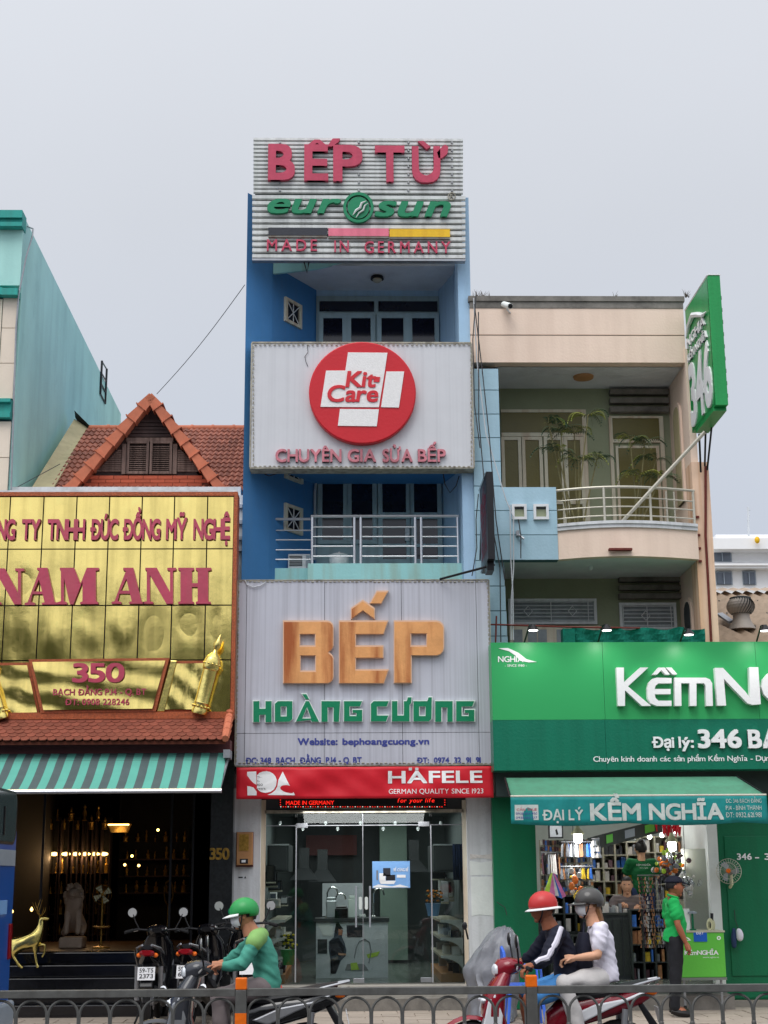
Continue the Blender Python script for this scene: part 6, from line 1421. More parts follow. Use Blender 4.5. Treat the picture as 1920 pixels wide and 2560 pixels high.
kp([(1343, 212), (1390, 212), (1520, 350), (1545, 385), (1540, 208), (1592, 208), (1607, 420), (1560, 424), (1530, 415), (1395, 275), (1408, 428), (1358, 428)])
kn('G', 1899, 2010, 1672, 1766, .05)
kp([(985, 250), (1020, 210), (1055, 210), (1085, 250), (1060, 250), (1037, 225), (1012, 250)]); kp([(1062, 210), (1095, 210), (1128, 248), (1103, 250)])
def wk(s_, x0, x1, yc, yb, dep=.02, **k): wpx(s_, x0, x1, yc, yb, YK2, dep, 'letter_white', KS, **k)
wk('Đại', 1629, 1684, 1843, 1869, .03, bold=.04); wk('lý:', 1695, 1733, 1843, 1869, .03, bold=.04)
wk('346', 1743, 1852, 1826, 1869, .04, bold=.045); wk('BẠCH', 1868, 2040, 1826, 1869, .04, bold=.045)
wk('Chuyên kinh doanh các sản phẩm Kềm Nghĩa - Dụng cụ', 1483, 1960, 1890, 1903, .002, bold=.015, join=True, gap=.06)
wk('NGHIA', 1245, 1308, 1641, 1655, .003, bold=.02, join=True); wk('- SINCE 1980 -', 1262, 1317, 1661, 1667, .003, bold=0, join=True)
polyletter([(1246, 1621), (1270, 1620), (1296, 1632), (1316, 1648), (1342, 1655), (1322, 1656), (1300, 1652), (1290, 1640), (1272, 1628)], [], i1, YK2, .006, 'letter_white', KS, 'emblem')
# lamp arms over the sign
for i, (px, py, lit, lab) in enumerate(((1333, 1575, 0, 'black arm lamp over the green sign, left of the net'), (1517, 1575, 0, 'black arm lamp over the green sign, in front of the green net'), (1722, 1586, 1, 'lit arm lamp over the green sign at the right end of the net'), (1913, 1576, 1, 'lit arm lamp over the green sign below the roof ventilator'))):
    B = P(px - 22, 1606, YK2 + .05); T = P(px, py, YK2 - .45); t = root('arm_lamp', lab, 'lamp', B)
    MB().tube([B, B.lerp(T, .6) + V3((0, 0, .12)), T + V3((0, .1, .08))], .012, 6).build('arm', 'black_metal', t)
    MB().lathe(T, [(.025, .07), (.03, .06), (.075, .0), (.07, -.005)], 14).build('shade', 'black_metal', t)
    MB().lathe(T, [(.06, -.002), (.058, -.008)], 14).build('bulb', 'lamp_white', t)
    l = bpy.data.lights.new('lamp_light', 'SPOT'); l.energy = 9; l.spot_size = R(120); l.spot_blend = 1.; l.color = (1, 1, .92); l.shadow_soft_size = .06
    lo = bpy.data.objects.new('lamp_light', l); C.objects.link(lo); lo.parent = t; lo.location = T - V3((0, 0, .03)) - B; lo.rotation_euler = (R(38), 0, 0)
# green net and red pipe scaffolding above the sign
q = rc(1425, 1572, 1762, 1608, 19.3); nx = 40; vs = []
for j in range(5):
    for i in range(nx + 1): u = i / nx; vs.append((q[0] + (q[1] - q[0]) * u, 19.3 + .03 * math.sin(u * 40 + j), q[2] - .1 + (q[3] - q[2] + .1) * j / 4 + (.02 * math.sin(u * 25) if j == 4 else 0)))
NT = root('green_net', 'dark green shade net stretched above the green shop sign', 'net', V3(((q[0] + q[1]) / 2, 19.3, q[2]))); o = MB().add(vs, [[j * (nx + 1) + i, j * (nx + 1) + i + 1, (j + 1) * (nx + 1) + i + 1, (j + 1) * (nx + 1) + i] for j in range(4) for i in range(nx)]).build('mesh', 'net_green', NT); o.modifiers.new('t', 'SOLIDIFY').thickness = .01
MB().box(q[0] - .1, q[0] + .06, 19.25, 19.45, q[2] - .1, q[3] + .0).build('fold', 'net_green', NT)
RP = root('rusty_pipe_frame', 'thin rusty red pipe frame beside the tiled strip above the green sign', 'pipe frame', P(1240, 1605, 19.2))
for a_, b_2 in (((1222, 1561), (1440, 1568)), ((1241, 1540), (1239, 1606)), ((1440, 1568), (1600, 1570))): MB().tube([P(*a_, 19.25), P(*b_2, 19.25)], .012, 6).build('pipe', 'rust', RP)

# ================================================================ GREEN AWNING AND SHOP
GA = root('green_awning', 'pale green awning over the nail tool shop with a printed teal valance', 'awning', P(1590, 1990, 18.2))
Yt, Yb4 = 18.7, 18.0; A = [P(1263, 1946, Yt), P(1842, 1940, Yt), P(1915, 1982, Yb4), P(1276, 1996, Yb4)]; zt4 = (A[0].z + A[1].z) / 2; zb4 = (A[2].z + A[3].z) / 2
nn = 24; vs = []
for j in range(5):
    v = j / 4
    for i in range(nn + 1):
        u = i / nn; xt_ = A[0].x + (A[1].x - A[0].x) * u; xb_2 = A[3].x + (A[2].x - A[3].x) * u
        vs.append((xt_ + (xb_2 - xt_) * v, Yt + (Yb4 - Yt) * v, zt4 + (zb4 - zt4) * v - .03 * math.sin(math.pi * v) * abs(math.sin(u * math.pi * 4))))
o = MB().add(vs, [[j * (nn + 1) + i, j * (nn + 1) + i + 1, (j + 1) * (nn + 1) + i + 1, (j + 1) * (nn + 1) + i] for j in range(4) for i in range(nn)]).build('cloth', 'awning_green', GA, smooth=True); o.modifiers.new('t', 'SOLIDIFY').thickness = .006
MB().tube([(A[3].x, Yb4, zb4), (A[2].x, Yb4, zb4)], .014, 8).build('front_bar', 'rail_cream', GA)
for xx in (A[0].x, A[1].x): MB().tube([(xx, Yt, zt4), (A[3].x if xx == A[0].x else A[2].x, Yb4, zb4)], .012, 6).build('arm', 'black_metal', GA)
YV = Yb4 - .01
q = (A[3].x, A[2].x, P(1600, 2057, YV).z, zb4); fnv = lambda u, v: .012 * v * (math.sin(u * 30) + .7 * math.sin(u * 57 + 1))
vs = []; nx, nz = 60, 6
for j in range(nz + 1):
    for i in range(nx + 1): u, v = i / nx, j / nz; vs.append((q[0] + (q[1] - q[0]) * u, YV + fnv(u, v), q[3] + (q[2] - q[3]) * v * (1 + .10 * abs(math.sin(u * 7)) * (1 if j == nz else 0))))
o = MB().add(vs, [[j * (nx + 1) + i, j * (nx + 1) + i + 1, (j + 1) * (nx + 1) + i + 1, (j + 1) * (nx + 1) + i] for j in range(nz) for i in range(nx)]).build('valance', 'banner_teal', GA, smooth=True); o.modifiers.new('t', 'SOLIDIFY').thickness = .003
cv = clothframe(q, YV, fnv, .005)
wcl('ĐẠI LÝ', 1356, 1458, 2025, 2050, YV, cv, 'banner_grey', GA, bold=.03); wcl('KỀM', 1475, 1602, 2010, 2050, YV, cv, 'banner_grey', GA, bold=.045); wcl('NGHĨA', 1622, 1808, 2010, 2048, YV, cv, 'banner_grey', GA, bold=.045)
for i, s_ in enumerate(('ĐC: 346 BẠCH ĐẰNG', 'P.14 - BÌNH THẠNH', 'ĐT: 0932.621.981')): wcl(s_, 1814, 1903, 1997 + i * 17, 2007 + i * 18, YV, cv, 'banner_grey', GA, bold=0)
a_, b_2, c_, d_ = rc(1287, 2012, 1346, 2050, YV); MB().add([cv(a_, c_, -.002), cv(b_2, c_, -.002), cv(b_2, d_, -.002), cv(a_, d_, -.002)], [(0, 1, 2, 3)]).build('patch', 'banner_grey', GA)
wcl('0938.834.950', 1290, 1343, 2031, 2037, YV, cv, 'navy_print', GA); wcl('0938.160.337', 1290, 1343, 2041, 2047, YV, cv, 'navy_print', GA); wcl('CẦN THUÊ', 1292, 1342, 2021, 2027, YV, cv, 'red_faded', GA)

NS = root('nail_tool_shop', 'open shop with dark green walls and white interior under the pale green awning', 'shop front', P(1590, 2460, 19.6))
zf3 = P(1600, 2459, 19.5).z
q = rc(1238, 1926, 1342, 2450, 19.35); bx('green_shutter', q[0] - .02, q[1], 19.35, 19.5, GZ, q[3], 'green_door', NS)
q = rc(1804, 1926, 2080, 2450, 19.35); bx('green_shutter', q[0] - .06, q[1], 19.35, 19.5, GZ + .08, q[3], 'green_door', NS, bevel=.03)
q = rc(1822, 2170, 1960, 2440, 19.35)
bx('door_leaf', q[0], q[1], 19.335, 19.35, q[2], P(1850, 2090, 19.35).z, 'green_door', NS, bevel=.007)
wpx('346', 1842, 1879, 2134, 2149, 19.333, .004, 'letter_white', NS, bold=.03, join=True); wpx('- 348', 1887, 1965, 2134, 2149, 19.333, .004, 'letter_white', NS, bold=.03, join=True)
q = rc(1768, 2056, 1797, 2330, 19.35); bx('door_jamb', q[0] + .02, q[1], 19.3, 19.45, zf3, q[3] + .2, 'shop_white', NS)
bx('lintel', P(1238, 1940, 19.2).x, P(2000, 1940, 19.2).x, 19.1, 19.5, P(1600, 1990, 19.2).z, P(1600, 1926, 19.2).z, 'sign_void', NS)
xa, xb = P(1343, 2250, 19.5).x, P(1795, 2250, 19.5).x; zt = 3.25
bx('floor', xa, xb, 19.3, 25, zf3 - .2, zf3, 'floor_grey', NS); bx('ceiling', xa - .1, xb + .2, 19.5, 25, zt, zt + .1, 'shop_white', NS); bx('back_wall', xa, xb + .2, 25, 25.1, zf3, zt, 'shop_white', NS)
bx('side_wall', xa - .1, xa, 19.52, 25, zf3, zt, 'shop_white', NS); bx('side_wall', xb + .2, xb + .3, 19.52, 25, zf3, zt, 'shop_white', NS)
bx('entrance_step', xa, xb, 18.95, 19.3, GZ - .02, (GZ + zf3) / 2 + .03, 'concrete', NS)
for px, e_, Y in ((1500, 10, 21.3), (1650, 10, 22.5)):
    l = bpy.data.lights.new('shop_light', 'AREA'); l.energy = e_ * 1.5; l.size = 1.2; lo = bpy.data.objects.new('shop_light', l); C.objects.link(lo); lo.parent = NS; lo.location = V3((P(px, 2100, Y).x, Y, zt - .05)) - NS.location
# shelving full of boxes
rr = random.Random(21)
def shelf_unit(x0, x1, y0, y1, Y, rows, cols, dep, label, frm='shelf_cream', fill=(0, 1, 2, 3, 4, 5, 6, 7, 8)):
    q = rc(x0, y0, x1, y1, Y); t = root('product_shelf', label, 'shelf', V3(((q[0] + q[1]) / 2, Y, zf3))); H = (q[3] - q[2]) / rows; W = (q[1] - q[0]) / cols
    bx('back_panel', q[0], q[1], Y + dep, Y + dep + .02, q[2], q[3], 'shelf_dark' if frm == 'shelf_dark' else 'shelf_cream', t)
    for i in range(rows + 1): bx('shelf', q[0], q[1], Y, Y + dep, q[2] + H * i - .008, q[2] + H * i + .008, frm, t)
    for i in range(cols + 1): bx('upright', q[0] + W * i - .012, q[0] + W * i + .012, Y - .005, Y + dep, q[2], q[3] + .01, frm, t)
    if q[2] > zf3 + .05: bx('base', q[0], q[1], Y, Y + dep, zf3, q[2] - .01, frm, t)
    for i in range(rows):
        for j in range(cols):
            x = q[0] + W * j + .02; g = MB(); end = q[0] + W * (j + 1) - .02
            while x < end - .02:
                w_ = rr.uniform(.02, .07); h = H * rr.uniform(.4, .85); g.cur = rr.randint(0, 3)
                if x + w_ > end: break
                g.box(x, x + w_, Y + rr.uniform(.01, .05), Y + dep * .8, q[2] + H * i + .008, q[2] + H * i + h); x += w_ + rr.uniform(.002, .03)
            if g.v: g.build('boxes', ['goods%d' % k for k in rr.sample([4, 8, 4, 8, 5, 11, 7, 1, 2], 4)], t)
    return t
shelf_unit(1480, 1600, 2105, 2270, 21.9, 5, 4, .3, 'cream shelf unit left of the shopkeeper, packed with small boxes')
shelf_unit(1604, 1712, 2092, 2250, 22.3, 4, 3, .3, 'lit cream shelf unit behind the standing shopkeeper')
shelf_unit(1352, 1470, 2240, 2330, 20.6, 2, 4, .3, 'low shelf of brown and white boxes behind the riders', 'shelf_dark')
shelf_unit(1580, 1668, 2275, 2450, 20.2, 4, 3, .3, 'dark low display rack behind the man in green', 'shelf_dark')
shelf_unit(1380, 1460, 2340, 2450, 20.2, 2, 3, .3, 'dark lower rack behind the passenger in white', 'shelf_dark')
q = rc(1462, 2282, 1580, 2455, 20.3); t = root('dark_counter', 'dark panelled counter in the middle of the nail tool shop', 'counter', V3(((q[0] + q[1]) / 2, 20.3, zf3)))
bx('body', q[0], q[1], 20.3, 20.9, zf3, q[3] - .03, 'room_dark', t); bx('top', q[0] - .02, q[1] + .02, 20.28, 20.92, q[3] - .03, q[3], 'shelf_dark', t)
for k in range(5): x = q[0] + (q[1] - q[0]) * (k + .5) / 5; bx('panel', x - .05, x + .05, 20.288, 20.3, zf3 + .05, q[3] - .08, 'shelf_dark', t)
g = MB()
for k in range(40): x = rr.uniform(q[0], q[1]); h = rr.uniform(.04, .14); g.cur = rr.randint(0, 3); y = rr.uniform(20.3, 20.8); g.box(x, x + rr.uniform(.02, .05), y, y + .04, q[3], q[3] + h)
tag(g.build('counter_goods', ['goods8', 'goods5', 'goods4', 'steel'], None, label='jumble of small bottles and tools on the dark counter', cat='bottles', kind='stuff'))
# awning-like header strip with printed panels
P1, P2, P3 = P(1470, 2110, 20.6), P(1545, 2090, 20.8), P(1655, 2062, 21.4)
hd = root('shelf_header', 'dark green printed header strip hanging over the shelves', 'header sign', P2)
for A_, B_ in ((P1, P2), (P2, P3)): MB().hexa([A_ - V3((0, 0, .1)), B_ - V3((0, 0, .1)), B_ + V3((0, .03, -.1)), A_ + V3((0, .03, -.1)), A_ + V3((0, 0, .08)), B_ + V3((0, 0, .08)), B_ + V3((0, .03, .08)), A_ + V3((0, .03, .08))]).build('board', 'shelf_dark', hd)
for A_, B_ in ((P1, P2), (P2, P3)):
    for t_ in (.15, .6): a1_, a2_ = A_.lerp(B_, t_) - V3((0, .012, 0)), A_.lerp(B_, t_ + .22) - V3((0, .012, 0)); MB().add([a1_ - V3((0, 0, .06)), a2_ - V3((0, 0, .06)), a2_ + V3((0, 0, .05)), a1_ + V3((0, 0, .05))], [(0, 1, 2, 3)]).build('print', 'counter_green' if t_ > .5 else 'bus_grey', hd)
# picture frame on the wall, red garland
q = rc(1371, 2060, 1408, 2096, 20.4); t = root('framed_picture', 'black framed picture high on the white wall at the left', 'picture', V3(((q[0] + q[1]) / 2, 20.4, q[2])))
bx('frame', q[0], q[1], 20.4, 20.43, q[2], q[3], 'print_black', t); bx('print', q[0] + .02, q[1] - .02, 20.39, 20.4, q[2] + .02, q[3] - .02, 'poster_pale', t); flat('figure', [(1388, 2075), (1392, 2072), (1396, 2086), (1391, 2088)], 20.389, 'print_black', t, .002)
p = P(1668, 2068, 21.2); t = root('red_garland', 'bunch of red paper decorations hanging under the shop ceiling', 'decoration', p); g = MB()
for k in range(36): a_ = p + V3((random.gauss(0, .09), random.gauss(0, .05), random.gauss(0, .05))); g.tube([a_ + V3((0, 0, .06)), a_ - V3((random.uniform(-.03, .03), 0, .08))], [.02, .006], 5)
g.build('streamers', 'banner_red', t)
# pendant lamps
for px, py, Y, sc, lab in ((1444, 2085, 19.8, 1., 'lit cream pendant lamp at the left of the nail tool shop'), (1679, 2105, 19.9, 1., 'lit cream pendant lamp at the right above the hanging bags')):
    p = P(px, py, Y); t = root('pendant_lamp', lab, 'lamp', p)
    MB().lathe(p, [(.02, .12), (.03, .08), (.085, .02), (.09, .0), (.06, .0)], 16).build('shade', 'lamp_cream', t, smooth=True)
    MB().lathe(p, [(.055, .0), (.06, -.03), (.055, -.1), (.03, -.115)], 14).build('bulb', 'lamp_white', t, smooth=True)
    MB().tube([p + V3((0, 0, .12)), V3((p.x, p.y, zt))], .006, 5).build('flex', 'wire', t)
    l = bpy.data.lights.new('pendant_light', 'POINT'); l.energy = 11; l.shadow_soft_size = .08; lo = bpy.data.objects.new('pendant_light', l); C.objects.link(lo); lo.parent = t; lo.location = (0, -.05, -.2)
for px, py in ((1586, 2092), (1624, 2092), (1655, 2088), (1688, 2078)):
    p = P(px, py, 21.8); t = root('round_bulb', ['bare glowing bulb over the shelf header, leftmost of four', 'bare glowing bulb above the shopkeeper on the left', 'bare glowing bulb beside the red decorations', 'bare glowing bulb right of the red decorations'][(1586, 1624, 1655, 1688).index(px)], 'bulb', p, 'bare bulbs in the nail tool shop')
    MB().ball(p, .035, 10, 8).build('glass', 'lamp_white', t, smooth=True); MB().tube([p + V3((0, 0, .03)), p + V3((0, 0, .12))], .015, 6).build('socket', 'white_metal', t)
# hanging goods
def hanging(x0, x1, y0, y1, Y, n, pal, label, nm, ct, long=.16, wmax=.03):
    q = rc(x0, y0, x1, y1, Y); t = root(nm, label, ct, V3(((q[0] + q[1]) / 2, Y, q[2])))
    MB().tube([(q[0], Y, q[3] + .02), (q[1], Y, q[3] + .02)], .008, 5).build('rail', 'steel_dull', t)
    for k in range(n):
        x = q[0] + (q[1] - q[0]) * (k + .5) / n; z = q[3]; g = MB(); rows = max(1, int((q[3] - q[2]) / long))
        mt = rr.choice(pal)
        for r_ in range(rows):
            zz_ = z - r_ * long; w_ = wmax * rr.uniform(.5, 1); yy = Y + rr.uniform(-.06, .06); an = rr.uniform(-.4, .4); dx = math.sin(an) * .03
            g.hexa([(x - w_ * .6 + dx, yy, zz_ - long * .85), (x + w_ * .9 + dx, yy, zz_ - long * .9), (x + w_ * .9 + dx, yy + .015, zz_ - long * .9), (x - w_ * .6 + dx, yy + .015, zz_ - long * .85), (x - w_ * .4, yy, zz_ - .02), (x + w_ * .4, yy, zz_), (x + w_ * .4, yy + .015, zz_), (x - w_ * .4, yy + .015, zz_ - .02)])
        tag(g.build('item', mt, t), kind='stuff' if rows > 3 else None)
hanging(1404, 1482, 2108, 2165, 20.0, 14, ['goods1', 'goods4', 'goods5', 'goods8', 'goods7', 'goods1'], 'row of sponges and brushes on the upper hanging rail', 'hanging_tools', 'hanging goods', .2, .035)
hanging(1402, 1484, 2170, 2215, 19.95, 16, ['goods1', 'goods8', 'goods5', 'goods2', 'goods8', 'goods7', 'goods5'], 'row of blue and yellow brushes on the lower hanging rail', 'hanging_tools', 'hanging goods', .16, .03)
hanging(1354, 1400, 2135, 2215, 20.1, 9, ['goods11', 'goods5', 'goods7', 'goods4', 'goods8'], 'dark rack of straps by the left wall of the nail tool shop', 'hanging_straps', 'hanging goods', .3, .025)
hanging(1598, 1660, 2192, 2380, 19.9, 13, ['goods5', 'goods11', 'goods8', 'goods4', 'goods5', 'goods7'], 'long bunch of beaded chains hanging behind the man in green', 'hanging_chains', 'hanging goods', .05, .016)
hanging(1480, 1500, 2100, 2160, 19.9, 4, ['goods4', 'goods8'], 'narrow string of packets right of the brushes', 'hanging_packets', 'hanging goods', .08, .03)
def bags(px, py, Y, sx, sz, n, pal, label):
    p = P(px, py, Y); t = root('hanging_bags', label, 'bags', p)
    for m_i, mt in enumerate(pal):
        g = MB()
        for k in range(n // len(pal)):
            a_ = p + V3((random.gauss(0, sx), random.gauss(0, .05), random.gauss(0, sz))); r_ = random.uniform(.02, .045); g.ball(a_, (r_, r_ * .6, r_ * random.uniform(.8, 1.5)), 6, 4)
        tag(g.build('bag', mt, t), kind='stuff')
    MB().tube([p + V3((0, 0, sz * 2)), V3((p.x, p.y, zt))], .004, 4).build('string', 'wire', t)
pb = root('peg_display', 'white peg wall crowded with small packets at the left of the nail tool shop', 'wall display', P(1415, 2240, 21.0)); q = rc(1350, 2100, 1478, 2245, 21.0); bx('board', q[0], q[1], 21.0, 21.03, q[2], q[3], 'shelf_cream', pb); g = MB()
for r_ in range(10):
    for c_ in range(22):
        g.cur = rr.randint(0, 5); x = q[0] + (q[1] - q[0]) * (c_ + rr.uniform(.1, .5)) / 22; z = q[2] + (q[3] - q[2]) * (r_ + rr.uniform(.0, .25)) / 10; w_ = rr.uniform(.018, .034); h = rr.uniform(.04, .075); g.box(x, x + w_, 20.93 + rr.uniform(0, .03), 20.985, z, z + h)
tag(g.build('packets', ['goods4', 'goods8', 'goods5', 'goods7', 'goods1', 'goods11'], pb), kind='stuff')
bags(1672, 2160, 19.8, .08, .07, 60, ['plastic_clear', 'goods8', 'goods11', 'goods9', 'goods10'], 'cluster of clear bags of coloured goods under the right pendant lamp')
bags(1716, 2212, 19.7, .08, .07, 30, ['plastic_clear', 'goods4', 'plastic_clear'], 'clear crinkled plastic bags hanging above the capped man')
def strips(px, py, Y, label):
    p = P(px, py, Y); t = root('coloured_bags', label, 'bags', p)
    for k, mt in enumerate(('goods10', 'goods6', 'goods6', 'goods4', 'goods1', 'goods6')):
        x = -.10 + k * .045; MB().add([p + V3((0, 0, .2)), p + V3((x - .035, -.03, -.08 - .02 * (k % 3))), p + V3((x + .03, -.04, -.12 + .03 * (k % 2))), p + V3((x * .3, .02, .18))], [(0, 1, 2), (0, 2, 3), (0, 3, 1), (1, 3, 2)]).build('bag', mt, t)
    MB().tube([p + V3((0, 0, .2)), p + V3((0, 0, .4))], .004, 4).build('string', 'wire', t)
strips(1383, 2222, 19.2, 'bright green and pink plastic bags hung at the left shop opening')
bags(1437, 2205, 19.7, .03, .09, 12, ['goods2', 'goods9', 'goods4'], 'yellow and orange toys hanging above the passenger')
# partition, counter cabinet, things on it
q = rc(1712, 2122, 1784, 2335, 19.9); bx('partition', q[0], q[1], 19.9, 20.0, zf3, q[3], 'partition', NS)
q = rc(1696, 2331, 1813, 2444, 18.75); cb = root('green_counter', 'bright green sales cabinet with white lettering beside the man in green', 'counter', V3(((q[0] + q[1]) / 2, 18.75, GZ)))
bx('body', q[0], q[1], 18.75, 19.2, q[2], q[3], 'counter_green', cb, bevel=.01); bx('top_rim', q[0] - .01, q[1] + .01, 18.74, 19.21, q[3], q[3] + .02, 'shelf_cream', cb); bx('bottom_rim', q[0] - .005, q[1] + .005, 18.745, 19.2, q[2] - .03, q[2], 'floor_grey', cb)
for xx in (q[0] + .05, q[1] - .07):
    MB().lathe((xx, 18.8, GZ + .035), [(.035, 0), (.035, .025)], 10, 'X').build('castor', 'rubber', cb); MB().box(xx, xx + .025, 18.79, 18.81, GZ + .035, q[2] - .02).build('castor_fork', 'steel_dull', cb)
wpx('KỀmNGHĨA', 1711, 1796, 2376, 2387, 18.75, .002, 'letter_white', cb, bold=.03, gap=.04, join=True); wpx('www.nghia.vn', 1757, 1797, 2391, 2395, 18.75, .002, 'letter_white', cb, join=True)
flat('emblem', [(1712, 2341), (1722, 2345), (1728, 2351), (1714, 2352), (1722, 2349)], 18.749, 'letter_white', cb, .002); ringpx(1797, 2345, 5, 2.5, 18.749, .002, 'letter_white', cb, 'emblem')
a_, b_2, c_, d_ = rc(1734, 2327, 1767, 2354, 18.75); bx('blue_notice', a_, b_2, 18.742, 18.75, c_, d_, 'sticker_blue', cb)
wpx('ĐẠT', 1740, 1759, 2330, 2336, 18.742, .002, 'letter_white', cb, bold=.03, join=True)
zc_ = q[3] + .02
def onc(px, w_, h, nm, lab, ct, mt, cap, Y=18.9):
    x = P(px, 2330, Y).x; t = root(nm, lab, ct, V3((x, Y, zc_))); bx('body', x - w_ / 2, x + w_ / 2, Y, Y + w_ * .6, zc_, zc_ + h, mt, t, bevel=.008); bx('lid', x - w_ / 2 + .004, x + w_ / 2 - .004, Y + .004, Y + w_ * .6 - .004, zc_ + h, zc_ + h + .012, cap, t)
onc(1717, .10, .25, 'white_box', 'tall white carton standing on the green cabinet', 'box', 'shop_white', 'goods4')
p = V3((P(1733, 2330, 18.9).x, 18.9, zc_)); t = root('desk_lamp', 'small grey table lamp between the white carton and the cables', 'lamp', p); MB().lathe(p, [(.04, 0), (.04, .015), (.016, .02), (.014, .2)], 10).build('stand', 'green_door', t); MB().lathe(p + V3((.0, 0, .2)), [(.02, .03), (.055, .02), (.055, 0)], 12).build('head', 'bus_grey', t)
p = V3((P(1781, 2330, 18.9).x, 18.9, zc_)); t = root('cable_coil', 'coils of cream cable heaped on the green cabinet', 'cable', p); g = MB()
for k in range(7): r_ = .05 + .01 * (k % 3); c_ = p + V3((.01 * k - .03, .02 * k, .06)); g.tube([c_ + V3((r_ * .6 * math.cos(R(a)), .01, r_ * math.sin(R(a)) * 1.1)) for a in range(0, 361, 30)], .007, 5, False)
g.build('coil', 'lamp_cream', t); MB().tube([p + V3((.02, .1, 0)), p + V3((.03, .1, .2))], .02, 6).build('bottle', 'print_black', t)
# wall fan
p = P(1822, 2178, 19.15); t = root('wall_fan', 'wall mounted fan with an orange centre on the dark green wall', 'fan', p); ax = V3((-.35, -.93, .1)).normalized(); M_ = Matrix.Translation(p) @ ax.to_track_quat('Z', 'Y').to_matrix().to_4x4()
g = MB()
for k in range(28): an = 2 * math.pi * k / 28; g.tube([(.03 * math.cos(an), .03 * math.sin(an), .05), (.12 * math.cos(an), .12 * math.sin(an), .035), (.155 * math.cos(an), .155 * math.sin(an), 0), (.1 * math.cos(an), .1 * math.sin(an), -.05)], .0022, 3, False)
for r_, h in ((.155, 0), (.1, .04)): g.tube([(r_ * math.cos(R(a)), r_ * math.sin(R(a)), h) for a in range(0, 361, 15)], .004, 4, False)
g.xf(M_).build('cage', 'rail_cream', t)
for k in range(3):
    an = 2 * math.pi * k / 3; c_, s_ = math.cos(an), math.sin(an); MB().add([(c_ * .02, s_ * .02, .0), (c_ * .12 - s_ * .05, s_ * .12 + c_ * .05, .02), (c_ * .13 + s_ * .02, s_ * .13 - c_ * .02, .0), (c_ * .06 + s_ * .04, s_ * .06 - c_ * .04, -.01)], [(0, 1, 2, 3)]).xf(M_).build('blade', 'bus_grey', t)
MB().lathe((0, 0, .05), [(.03, 0), (.025, .012), (.005, .015)], 12).xf(M_).build('hub', 'reflector', t); MB().lathe((0, 0, -.12), [(.04, 0), (.045, .06), (.03, .11)], 12).xf(M_).build('motor', 'black_plastic', t)
MB().tube([p + V3((.05, .1, -.02)), p + V3((.06, .12, -.16)), p + V3((.05, .19, -.2))], .02, 6).build('bracket', 'lamp_cream', t)
# bag on the green wall
p = P(1846, 2330, 19.25); t = root('hanging_cloth_bag', 'blue and white cloth bag hanging on the dark green door', 'bag', p)
MB().tube([P(1836, 2275, 19.33), P(1838, 2300, 19.3), p + V3((0, 0, .05))], .004, 4).build('string', 'wire', t); skin('b', {'a': (p + V3((0, 0, .05)), .03), 'b': (p + V3((.02, 0, -.03)), .055), 'c': (p + V3((.01, 0, -.12)), .04)}, [('a', 'b'), ('b', 'c')], '', t).build('bag', 'cloth_white', t, smooth=True); skin('b', {'a': (p + V3((-.05, .02, .05)), .02), 'b': (p + V3((-.06, .02, -.08)), .04), 'c': (p + V3((-.06, .02, -.2)), .03)}, [('a', 'b'), ('b', 'c')], '', t).build('strap', 'jean', t, smooth=True)
# electric meter boxes beside the awning
q = rc(1242, 1952, 1258, 1984, 19.3); t = root('meter_box', 'small grey junction box with wires at the left end of the awning', 'junction box', V3((q[0], 19.3, q[2]))); bx('box', q[0], q[1], 19.28, 19.35, q[2], q[3], 'concrete', t, bevel=.006); bx('cover', q[0] + .01, q[1] - .01, 19.27, 19.28, q[2] + .05, q[3] - .02, 'white_wall', t)
tag(MB().tube([P(x, y, 19.3) for x, y in ((1242, 2255), (1252, 2262), (1262, 2268), (1266, 2282), (1267, 2288))], .005, 5).build('socket_cable', 'wire', None, label='short black cable with a socket on the left green shutter', cat='cable'))

# ================================================================ BACKGROUND at the right
WB = root('white_office_building', 'distant white building with grey windows behind the corrugated roof', 'building', P(1900, 1480, 60))
def far(nm, x0, y0, x1, y1, Y, th, mt, par=WB): return prect(nm, x0, y0, x1, y1, Y, th, mt, par)
far('parapet', 1775, 1345, 2300, 1372, 60.0, 12, 'far_white'); far('upper_block', 1790, 1336, 2300, 1346, 63, 8, 'far_white')
far('wall', 1700, 1372, 2300, 1420, 60.8, 10, 'far_white'); far('ledge', 1700, 1412, 2300, 1420, 60.3, 1, 'far_white'); far('wall', 1700, 1420, 2300, 1560, 60.8, 10, 'far_white')
for x0, y0, x1, y1 in ((1783, 1372, 1829, 1404), (1790, 1428, 1831, 1462), (1857, 1427, 1890, 1462)):
    w_ = far('window', x0, y0, x1, y1, 60.75, .1, 'bus_grey'); q = rc(x0 + 3, y0 + 4, x1 - 3, y1 - 2, 60.7); bx('pane', q[0], q[1], 60.68, 60.74, q[2], q[3], 'window_grey', w_)
    xm = (x0 + x1) / 2; q = rc(xm - 1, y0 + 4, xm + 1, y1 - 2, 60.6); bx('mullion', q[0], q[1], 60.6, 60.67, q[2], q[3], 'bus_grey', w_)
far('ledge', 1700, 1408, 2300, 1413, 60.2, 1, 'far_white')
p = P(1893, 1350, 59.8); t = MB().ball(p, (.11, .1, .15), 14, 10).build('round_emblem', 'yellow_bar', WB, smooth=True)
an = root('roof_antenna', 'thin lattice antenna on the distant white building', 'antenna', P(1872, 1340, 62)); MB().tube([P(1872, 1340, 62), P(1870, 1268, 62)], .05, 5).build('mast', 'wire_white', an)
for k in range(5): y = 1275 + k * 13; MB().tube([P(1868, y, 62), P(1875, y, 62)], .03, 4).build('bar', 'wire_white', an)
